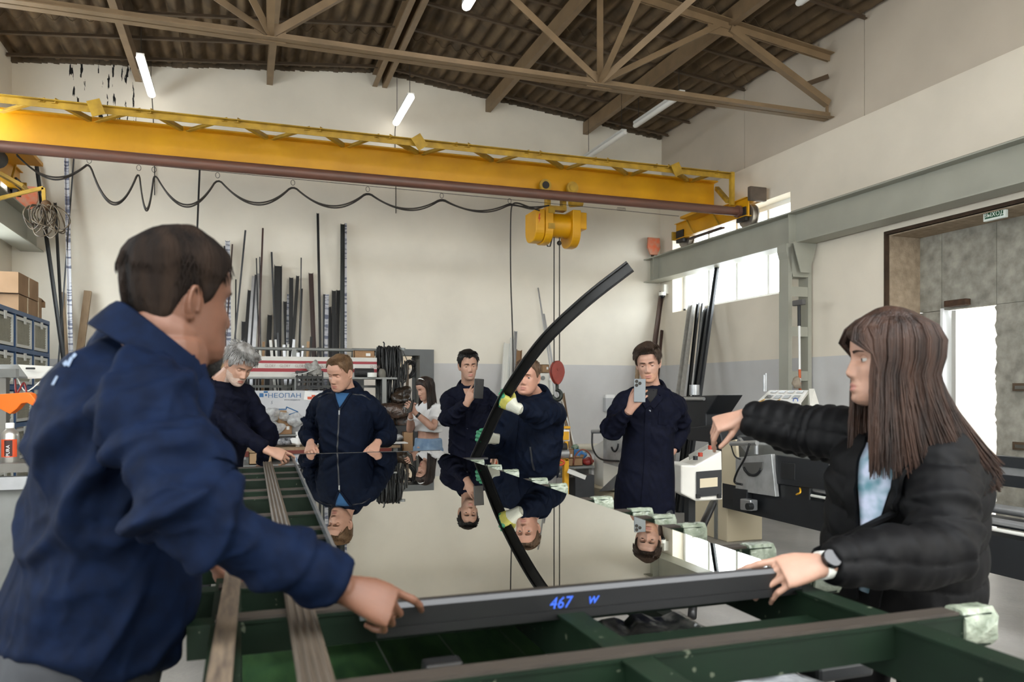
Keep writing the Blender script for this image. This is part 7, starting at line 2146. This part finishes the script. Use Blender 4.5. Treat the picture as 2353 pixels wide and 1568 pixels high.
k = MB(); cq = on_hood(.90, .22, .006); k.tube([cq + Vector((0, .03 * math.cos(a), .022 * math.sin(a))) for a in [i * math.pi / 8 for i in range(16)]], .004, 5, closed=True); k.build('round_sticker', mat('sticker_blue', (70, 96, 170), .5), hood)
k = MB(); k.cyl(at_x(1756, 900, HX0 + .2), at_x(1756, 862, HX0 + .2), .012, 10); k.build('air_valve', M_ALU, ms, smooth=40)
k = MB(); k.cyl(at_x(1760, 900, HX0 + .22), at_x(1760, 858, HX0 + .22), .010, 10); k.build('air_valve', M_ALU, ms, smooth=40)
# far head, partly behind the coat
px('far_hood', [(1560, 912), (1650, 908), (1622, 952), (1622, 985), (1566, 988)], XB + .2, .3, M_MB, .01)
px('far_arm', [(1566, 985), (1650, 975), (1660, 1020), (1580, 1012)], XB + .1, .3, M_MB, .01)
k = MB(); k.cyl(at_x(1566, 917, XB + .18), at_x(1618, 917, XB + .18), .018, 12); k.build('far_rod', M_ALU, ms, smooth=40)
k = MB(); cm_ = at_x(1596, 908, XB + .35); k.cyl(cm_, cm_ + Vector((0, 0, .11)), .055, 18); k.build('valve_motor', M_ALU, ms, smooth=40)
px('far_rail', [(1645, 1010), (1700, 1000), (1710, 1030), (1655, 1040)], XB + .3, .3, M_FRAMEG, .01)
px('end_cabinet', [(1364, 1025), (1386, 1012), (1386, 1122), (1364, 1112)], XB, .4, M_MW, .01)
px('end_plate', [(1386, 992), (1434, 986), (1436, 1078), (1386, 1064)], XB - .02, .04, M_PLATE, .004)
k = MB(); k.cyl(at_x(1362, 992, XB - .08), at_x(1400, 992, XB - .08), .028, 12); k.build('end_cylinder', M_ALU, ms, smooth=40)
k = MB(); k.tube(spline([at_x(1361, 992, XB - .08), at_x(1362, 1030, XB - .1), at_x(1380, 1055, XB - .08), at_x(1422, 1060, XB - .04)], 6), .012, 6); k.build('hose', M_RUB, ms, smooth=True)
px('chute', [(1438, 1070), (1438, 1090), (1405, 1128), (1375, 1130)], XB - .15, .25, M_ALU, .003)
k = MB(); k.tube([at_x(1412, 1015, XB - .06) + Vector((0, .1 * math.cos(a), .12 * math.sin(a))) for a in [R(190 + i * 11) for i in range(13)]], .012, 6); k.build('arc_slot', M_BLKA, ms, smooth=True)
k = MB(); k.bb((XB - .1, at_x(1440, 1120, XB).y, 0), (XB + .45, at_x(1320, 1120, XB).y, at_x(1380, 1118, XB).z)); k.build('far_base', M_CREAM, ms, bevel=.01)
k = MB(); k.bb((XB + .2, 6.35, .5), (XB + .5, 6.85, 1.0)); k.build('head_pedestal', M_MB, ms, bevel=.01)
k = MB(); pb_ = at_x(1640, 1200, XB + .3); k.bb((XB + .05, 6.3, 0), (XB + .45, 6.95, .50)); k.build('base_cabinet', M_CREAM, ms, bevel=.01)
k = MB(); k.bb((XB + .04, 6.45, 0), (XB + .05, 6.5, .5)); k.build('base_seam', M_FRAMEG, ms)
px('bed_bracket', [(1684, 1122), (1716, 1126), (1716, 1178), (1684, 1170)], XB - .06, .06, M_MB, .004)
px('bracket_block', [(1700, 1146), (1724, 1150), (1724, 1175), (1700, 1172)], XB - .12, .08, M_ALU, .01)
k = MB(); kn_ = at_x(1728, 1164, XB - .14); k.cyl(kn_, kn_ + Vector((-.05, 0, 0)), .03, 14); k.build('clamp_knob', M_BLKA, ms, smooth=40)
# console
cs = thing('control_console', 'white control console with black framed opening beside the coat man', 'console', (at(1625, 1150, 5.9).x, at(1625, 1150, 5.9).y, 0))
cf = cdir(.12, -1); crt = cdir(1, .12); co_ = at(1628, 1150, 5.9)
def cpt(u_, v_, dep=0.0):
    return co_ + crt * ((u_ - 1628) * 5.9 / FPX) + Vector((0, 0, (1150 - v_) * 5.9 / FPX)) - cf * dep
k = MB(); side = [(1562, 1068), (1595, 1070), (1660, 1036), (1662, 1150), (1598, 1152), (1562, 1134)]
fr_ = [cpt(*q_) for q_ in side]; bk_ = [cpt(q_[0], q_[1], .35) for q_ in side]
n = len(side); k.add(fr_ + bk_, [tuple(range(n)), tuple(range(2 * n - 1, n - 1, -1))] + [(i, n + i, n + (i + 1) % n, (i + 1) % n) for i in range(n)]); k.build('console_body', M_MW, cs, bevel=.012)
def cquad(nm, q4, dep, th, m):
    k = MB(); P_ = [cpt(u_, v_, dep) for u_, v_ in q4]; k.sheet([[P_[0], P_[1]], [P_[3], P_[2]]], th); 
    return k.build(nm, m, cs)
cquad('black_frame', [(1598, 1084), (1658, 1080), (1658, 1138), (1598, 1142)], -.008, .006, M_BLKA)
cquad('frame_opening', [(1606, 1100), (1648, 1097), (1648, 1118), (1606, 1121)], -.012, .003, M_CREAM)
cquad('control_panel', [(1594, 1060), (1640, 1032), (1640, 1022), (1592, 1048)], .1, .01, mat('panel_grey', (128, 128, 122), .4))
for u_, v_, m_ in ((1600, 1058, M_BLKA), (1612, 1050, mat('red_knob', (170, 60, 40), .4)), (1636, 1034, mat('red_knob', ()))):
    k = MB(); p_ = cpt(u_, v_, .03); k.cyl(p_, p_ + Vector((0, 0, .03)), .018, 12); k.build('knob', m_, cs, smooth=40)
for u_ in (1602, 1652):
    k = MB(); p_ = cpt(u_, 1140, -.012); k.box(p_, (.03, .02, .03)); k.build('hinge', M_BLKA, cs)
k = MB(); p_ = cpt(1600, 1150, .15); k.bar(p_, Vector((p_.x, p_.y, 0)), .06, .06); k.build('console_leg', M_BLKA, cs)
k = MB(); p_ = Vector((cpt(1600, 1150, .15).x, cpt(1600, 1150, .15).y, .015)); k.box(p_, (.4, .3, .03)); k.build('console_foot', M_BLKA, cs)
k = MB(); k.tube(spline([at(1638, 1158, 5.7), at(1628, 1180, 5.5), at(1612, 1220, 5.3), at(1600, 1300, 5.1), at_z(1590, 1420, .03)], 6), .028, 10); tag(k.build('suction_hose', M_RUB, smooth=True), 'thick black hose dropping from the saw bed to the floor', 'hose')

# ------------------------------------------------------------------ things along the rear wall, right half
def solid_y(name, label, u0, v0, u1, v1, Y, d, m, cat_, bev=.008, floor=False):
    a_, b_ = at_y(u0, v1, Y), at_y(u1, v0, Y)
    k = MB(); k.bb((a_.x, Y, 0.0 if floor else a_.z), (b_.x, Y + d, b_.z)); o = k.build(name, m, bevel=bev)
    return tag(o, label, cat_) if label else o
ec = solid_y('electric_cabinet', 'white electric cabinet on the wall behind the gloved man', 1240, 858, 1262, 950, 10.38, .2, M_MW, 'cabinet')
k = MB(); c = at_y(1247, 869, 10.37); k.cyl(c, c + Vector((0, -.02, 0)), .03, 16); k.build('cabinet_lock', M_FRAMEG, ec, smooth=40)
k = MB(); k.tube(spline([at_y(1264, 876, 10.3), at_y(1268, 880, 10.3), at_y(1268, 960, 10.3)], 4), .03, 8); k.build('conduit', M_PVC, ec, smooth=True)
boxc('cardboard_box', 'small cardboard box on top of the white electric cabinet', 1245, 857, 1264, 838, 10.38, .18, M_CARD)
yl = thing('lifting_device', 'yellow lifting device with a panel box behind the gloved man', 'lifting device', (at_y(1295, 1000, 8.6).x, 8.6, 0))
M_YD = mat('device_yellow', (222, 164, 28), .45)
for (u0, v0, u1, v1, dp, nm, m_) in ((1276, 980, 1311, 986, .12, 'top_bar', M_YD), (1278, 988, 1309, 1015, .06, 'panel_box', M_PAPER), (1281, 992, 1306, 1012, .065, 'panel_door', M_YD), (1299, 1014, 1306, 1060, .05, 'upright', M_YD), (1270, 1056, 1300, 1066, .2, 'foot_bar', M_YD)):
    a_, b_ = at_y(u0, v1, 8.6), at_y(u1, v0, 8.6); k = MB(); k.bb((a_.x, 8.6 - (dp if nm == 'panel_door' else 0) * .2 - (.012 if nm == 'panel_door' else 0), a_.z), (b_.x, 8.6 + dp, b_.z)); k.build(nm, m_, yl, bevel=.004)
a_ = at_y(1302, 1056, 8.6); k = MB(); k.bb((a_.x - .03, 8.6, 0), (a_.x + .03, 8.66, a_.z)); k.build('column', M_YD, yl)
k = MB(); c = at_y(1290, 1043, 8.55); k.cyl(c + Vector((-.06, 0, 0)), c + Vector((.08, 0, 0)), .06, 18); k.build('vacuum_pump', M_ALU, yl, smooth=40)
k = MB(); c = at_y(1290, 1028, 8.55); k.cyl(c + Vector((-.03, 0, 0)), c + Vector((.06, 0, 0)), .05, 18); k.build('motor_head', M_DARK, yl, smooth=40)
k = MB(); c = at_y(1282, 1063, 8.5); k.tube([c + Vector((.08 * math.cos(a), .03 * math.sin(a), .03 * math.sin(a))) for a in [i * math.pi / 8 for i in range(16)]], .014, 6, closed=True); k.build('orange_hose', mat('orange_hose', (206, 82, 40), .4), yl, smooth=True)
tb2 = thing('side_table', 'low wooden side table with hoses and small boxes by the rear wall', 'table', (at_y(1320, 1080, 9.0).x, 9.2, 0))
za_ = at_y(1330, 1072, 9.0).z
k = MB(); k.bb((at_y(1255, 1072, 9.0).x, 9.0, za_ - .03), (at_y(1366, 1072, 9.0).x, 9.5, za_)); k.build('table_top', M_FRAMEG, tb2)
for u_ in (1260, 1360):
    k = MB(); xx = at_y(u_, 1072, 9.0).x; k.bb((xx - .02, 9.05, 0), (xx + .02, 9.45, za_ - .03)); k.build('leg', M_FRAMEG, tb2)
boxc('cardboard_box', 'upright brown box on the side table behind the yellow device', 1300, 1072, 1319, 1032, 9.1, .12, M_CARD)
boxc('cardboard_box', 'flat open brown box at the front of the side table', 1306, 1072, 1339, 1054, 9.0, .1, M_CARD, open_=True)
bag('plastic_bag', 'blue plastic sack on the side table', 1329, 1046, 9.3, (.09, .07, .07), mat('blue_sack', (52, 116, 176), .4, bump=.8, bscale=40), 12)
bag('tool_pouch', 'red pouch at the end of the side table', 1350, 1062, 9.1, (.08, .07, .05), mat('red_pouch', (138, 36, 32), .5, bump=.5, bscale=40), 13, 'pouch')
k = MB(); c = at_y(1338, 1068, 9.0); k.tube([c + Vector((-.13 * math.cos(a), -.02, .19 * math.sin(a))) for a in [i * math.pi / 12 for i in range(13)]], .010, 6); tag(k.build('brown_hose', mat('brown_hose', (120, 62, 44), .5), smooth=True), 'arched brown hose over the side table', 'hose')
bag('fittings_pile', 'small pile of metal fittings below the side table', 1300, 1088, 8.8, (.17, .12, .06), mat('fittings', (140, 140, 136), .3, .6, rgb2=(60, 58, 56), scale=40, bump=1, bscale=60), 14, 'fittings')
bag('green_valve', 'green pipe fittings beside the heating pipe', 1321, 1029, 9.4, (.05, .05, .04), mat('green_fittings', (62, 116, 80), .5, rgb2=(150, 150, 140), scale=30, bump=1, bscale=50), 15, 'fittings')
solid_y('grey_crate', 'dark grey crate on the floor below the side table', 1322, 1092, 1366, 1118, 8.7, .4, M_DGREY, 'crate', floor=True)
k = MB(); k.bar(at_y(1305, 1082, 8.5), at_y(1346, 1098, 8.4), .03, .05); tag(k.build('white_rail', M_PVC), 'short white rail lying on the grey crate', 'rail')
k = MB(); zp = at_y(1340, 1028, 10.45).z
k.cyl((at_y(1325, 1028, 10.45).x, 10.45, zp), (XR - .15, 10.45, zp), .05, 14); hp_ = k.build('heating_pipe', mat('pipe_cream', (206, 200, 182), .4), smooth=40); tag(hp_, 'cream heating pipe along the foot of the rear wall', 'pipe')
for u_ in (1338, 1470):
    k = MB(); xx = at_y(u_, 1028, 10.45).x; k.cyl((xx, 10.45, zp), (xx, 10.45, .0), .04, 12); k.build('pipe_drop', mat('pipe_cream', ()), hp_, smooth=40)
k = MB(); k.cyl((at_y(1325, 1050, 10.45).x, 10.45, zp - .25), (XR - .15, 10.45, zp - .25), .05, 14); k.build('return_pipe', mat('pipe_cream', ()), hp_, smooth=40)
bt_ = solid_y('bench_cabinet', 'pale bench cabinet with cables behind the gloved man', 1125, 1048, 1158, 1075, 8.2, .5, M_WOOD, 'bench', floor=True)
k = MB(); k.tube(spline([at_y(1126, 1058, 8.15), at_y(1134, 1050, 8.15), at_y(1140, 1066, 8.15), at_y(1130, 1074, 8.15), at_y(1150, 1076, 8.15)], 5), .012, 6); tag(k.build('orange_cable', mat('orange_cable', (198, 74, 40), .4), smooth=True), 'orange cable looped in front of the pale bench cabinet', 'cable')
bag('cloth', 'crumpled white rag on the pale bench cabinet', 1138, 1042, 8.3, (.10, .07, .035), M_PAPER, 16, 'cloth')
# bracket shelf with papers on the wall by the smiling man
ws = thing('wall_holder', 'clear plastic leaflet holder on the wall beside the smiling man', 'holder', at_y(1402, 930, 10.55))
a_, b_ = at_y(1392, 946, 10.5), at_y(1412, 915, 10.5)
k = MB(); k.bb((a_.x, 10.5, a_.z), (b_.x, 10.59, b_.z)); k.build('holder_body', mat('clear_acrylic', (206, 208, 210), .1, alpha=.75), ws)
k = MB(); k.bb((a_.x + .02, 10.53, b_.z), (b_.x + .02, 10.58, b_.z + .05)); k.build('leaflet', M_PAPER, ws)
# dome camera in the corner
dc = thing('dome_camera', 'white dome security camera in the corner above the brown angle', 'camera', at_x(1522, 676, XR - .06))
c = at_x(1522, 675, XR - .1)
k = MB(); k.bb((c.x + .02, c.y - .02, c.z), (XR, c.y + .02, c.z + .14)); k.build('camera_bracket', M_MW, dc)
k = MB(); k.cyl(c + Vector((0, 0, .02)), c + Vector((0, 0, -.03)), .055, 18); k.build('camera_housing', M_MW, dc, smooth=40)
k = MB(); k.ball(c + Vector((0, 0, -.035)), .042, 16, 10); k.build('camera_dome', M_LENS, dc, smooth=True)
# squeegee pole leaning at the column
sq_ = thing('squeegee', 'window squeegee on a white and orange pole leaning at the column', 'squeegee', (5.72, 7.1, 0))
tp, bp_ = at_x(1836, 700, 5.76), at_x(1838, 892, 5.70)
bp_ = tp + (bp_ - tp) * (tp.z / (tp.z - bp_.z))
k = MB(); k.tube([bp_, vlerp(bp_, tp, .98)], .012, 10); k.build('pole', M_PAPER, sq_, smooth=40)
for s0, s1 in ((.58, .64), (.66, .70)):
    k = MB(); k.tube([vlerp(bp_, tp, s0), vlerp(bp_, tp, s1)], .0145, 10); k.build('orange_grip', mat('orange_grip', (186, 84, 32), .5), sq_, smooth=40)
k = MB(); k.tube([vlerp(bp_, tp, .90), tp], .018, 10); k.build('socket', M_BLKA, sq_, smooth=40)
k = MB(); k.box(tp + Vector((0, 0, .02)), (.05, .17, .06)); k.build('rubber_head', mat('grey_foam', (96, 94, 92), .8), sq_, bevel=.008)
bag('rag_bundle', 'beige rag tied to the foot of the squeegee pole', 1830, 882, 6.9, (.05, .05, .07), mat('beige_rag', (150, 138, 122), .9, bump=.8, bscale=40), 18, 'rag')
# tools on the low shelf of the work table
tt = thing('tool_tray', 'black tool tray on the lower shelf of the green table', 'tray', (1.31, 1.56, SH))
cT = Vector((1.31, 1.56, SH + .002))
k = MB(); k.box(cT + Vector((0, 0, .02)), (.16, .26, .04)); k.build('tray_body', M_BLKA, tt, bevel=.01)
k = MB(); k.box(cT + Vector((.02, .02, .06)), (.10, .12, .05)); k.build('drill_battery', M_DARK, tt, bevel=.01)
for i, (dx, dy) in enumerate(((-.05, .12), (-.02, .14), (.01, .15))):
    k = MB(); c_ = cT + Vector((dx, dy - .04, .10)); k.tube([c_ + Vector((.014 * math.cos(a), 0, .03 * math.sin(a))) for a in [i2 * math.pi / 7 for i2 in range(14)]], .005, 6, closed=True); o = k.build('pliers', mat('red_grip', (168, 44, 34), .45), smooth=True)
    tag(o, ('red ring-handled pliers at the outer side of the tool tray', 'red ring-handled pliers in the middle of the tool tray', 'red ring-handled pliers beside the black canister')[i], 'pliers')
    k = MB(); k.bar(c_ + Vector((0, 0, -.03)), c_ + Vector((0, 0, -.09)), .012, .008); k.build('jaw', M_DARK, o)
k = MB(); c_ = cT + Vector((.05, .06, .04)); k.cyl(c_, c_ + Vector((0, 0, .16)), .02, 16); cn = k.build('canister', M_BLKA, smooth=40); tag(cn, 'slim black canister with yellow cap in the tool tray', 'canister')
k = MB(); k.cyl(c_ + Vector((0, 0, .16)), c_ + Vector((0, 0, .172)), .02, 16); k.build('canister_cap', mat('yellow_cap', (198, 160, 60), .4), cn, smooth=40)
# trolley wheel and legs seen under the table
tl = thing('parts_trolley', 'white parts trolley with black castors under the far side of the table', 'trolley', (.1, 2.35, 0))
k = MB(); k.bb((.28, 2.7, .12), (.95, 3.3, .16)); k.build('trolley_deck', M_MW, tl)
for xx, yy in ((.3, 2.72), (.93, 2.72), (.3, 3.28), (.93, 3.28)):
    k = MB(); k.bb((xx - .02, yy - .02, .12), (xx + .02, yy + .02, .48)); k.build('trolley_post', M_MW, tl)
    k = MB(); k.cyl((xx - .015, yy, .055), (xx + .015, yy, .055), .055, 18); k.build('castor', M_RUB, tl, smooth=40)
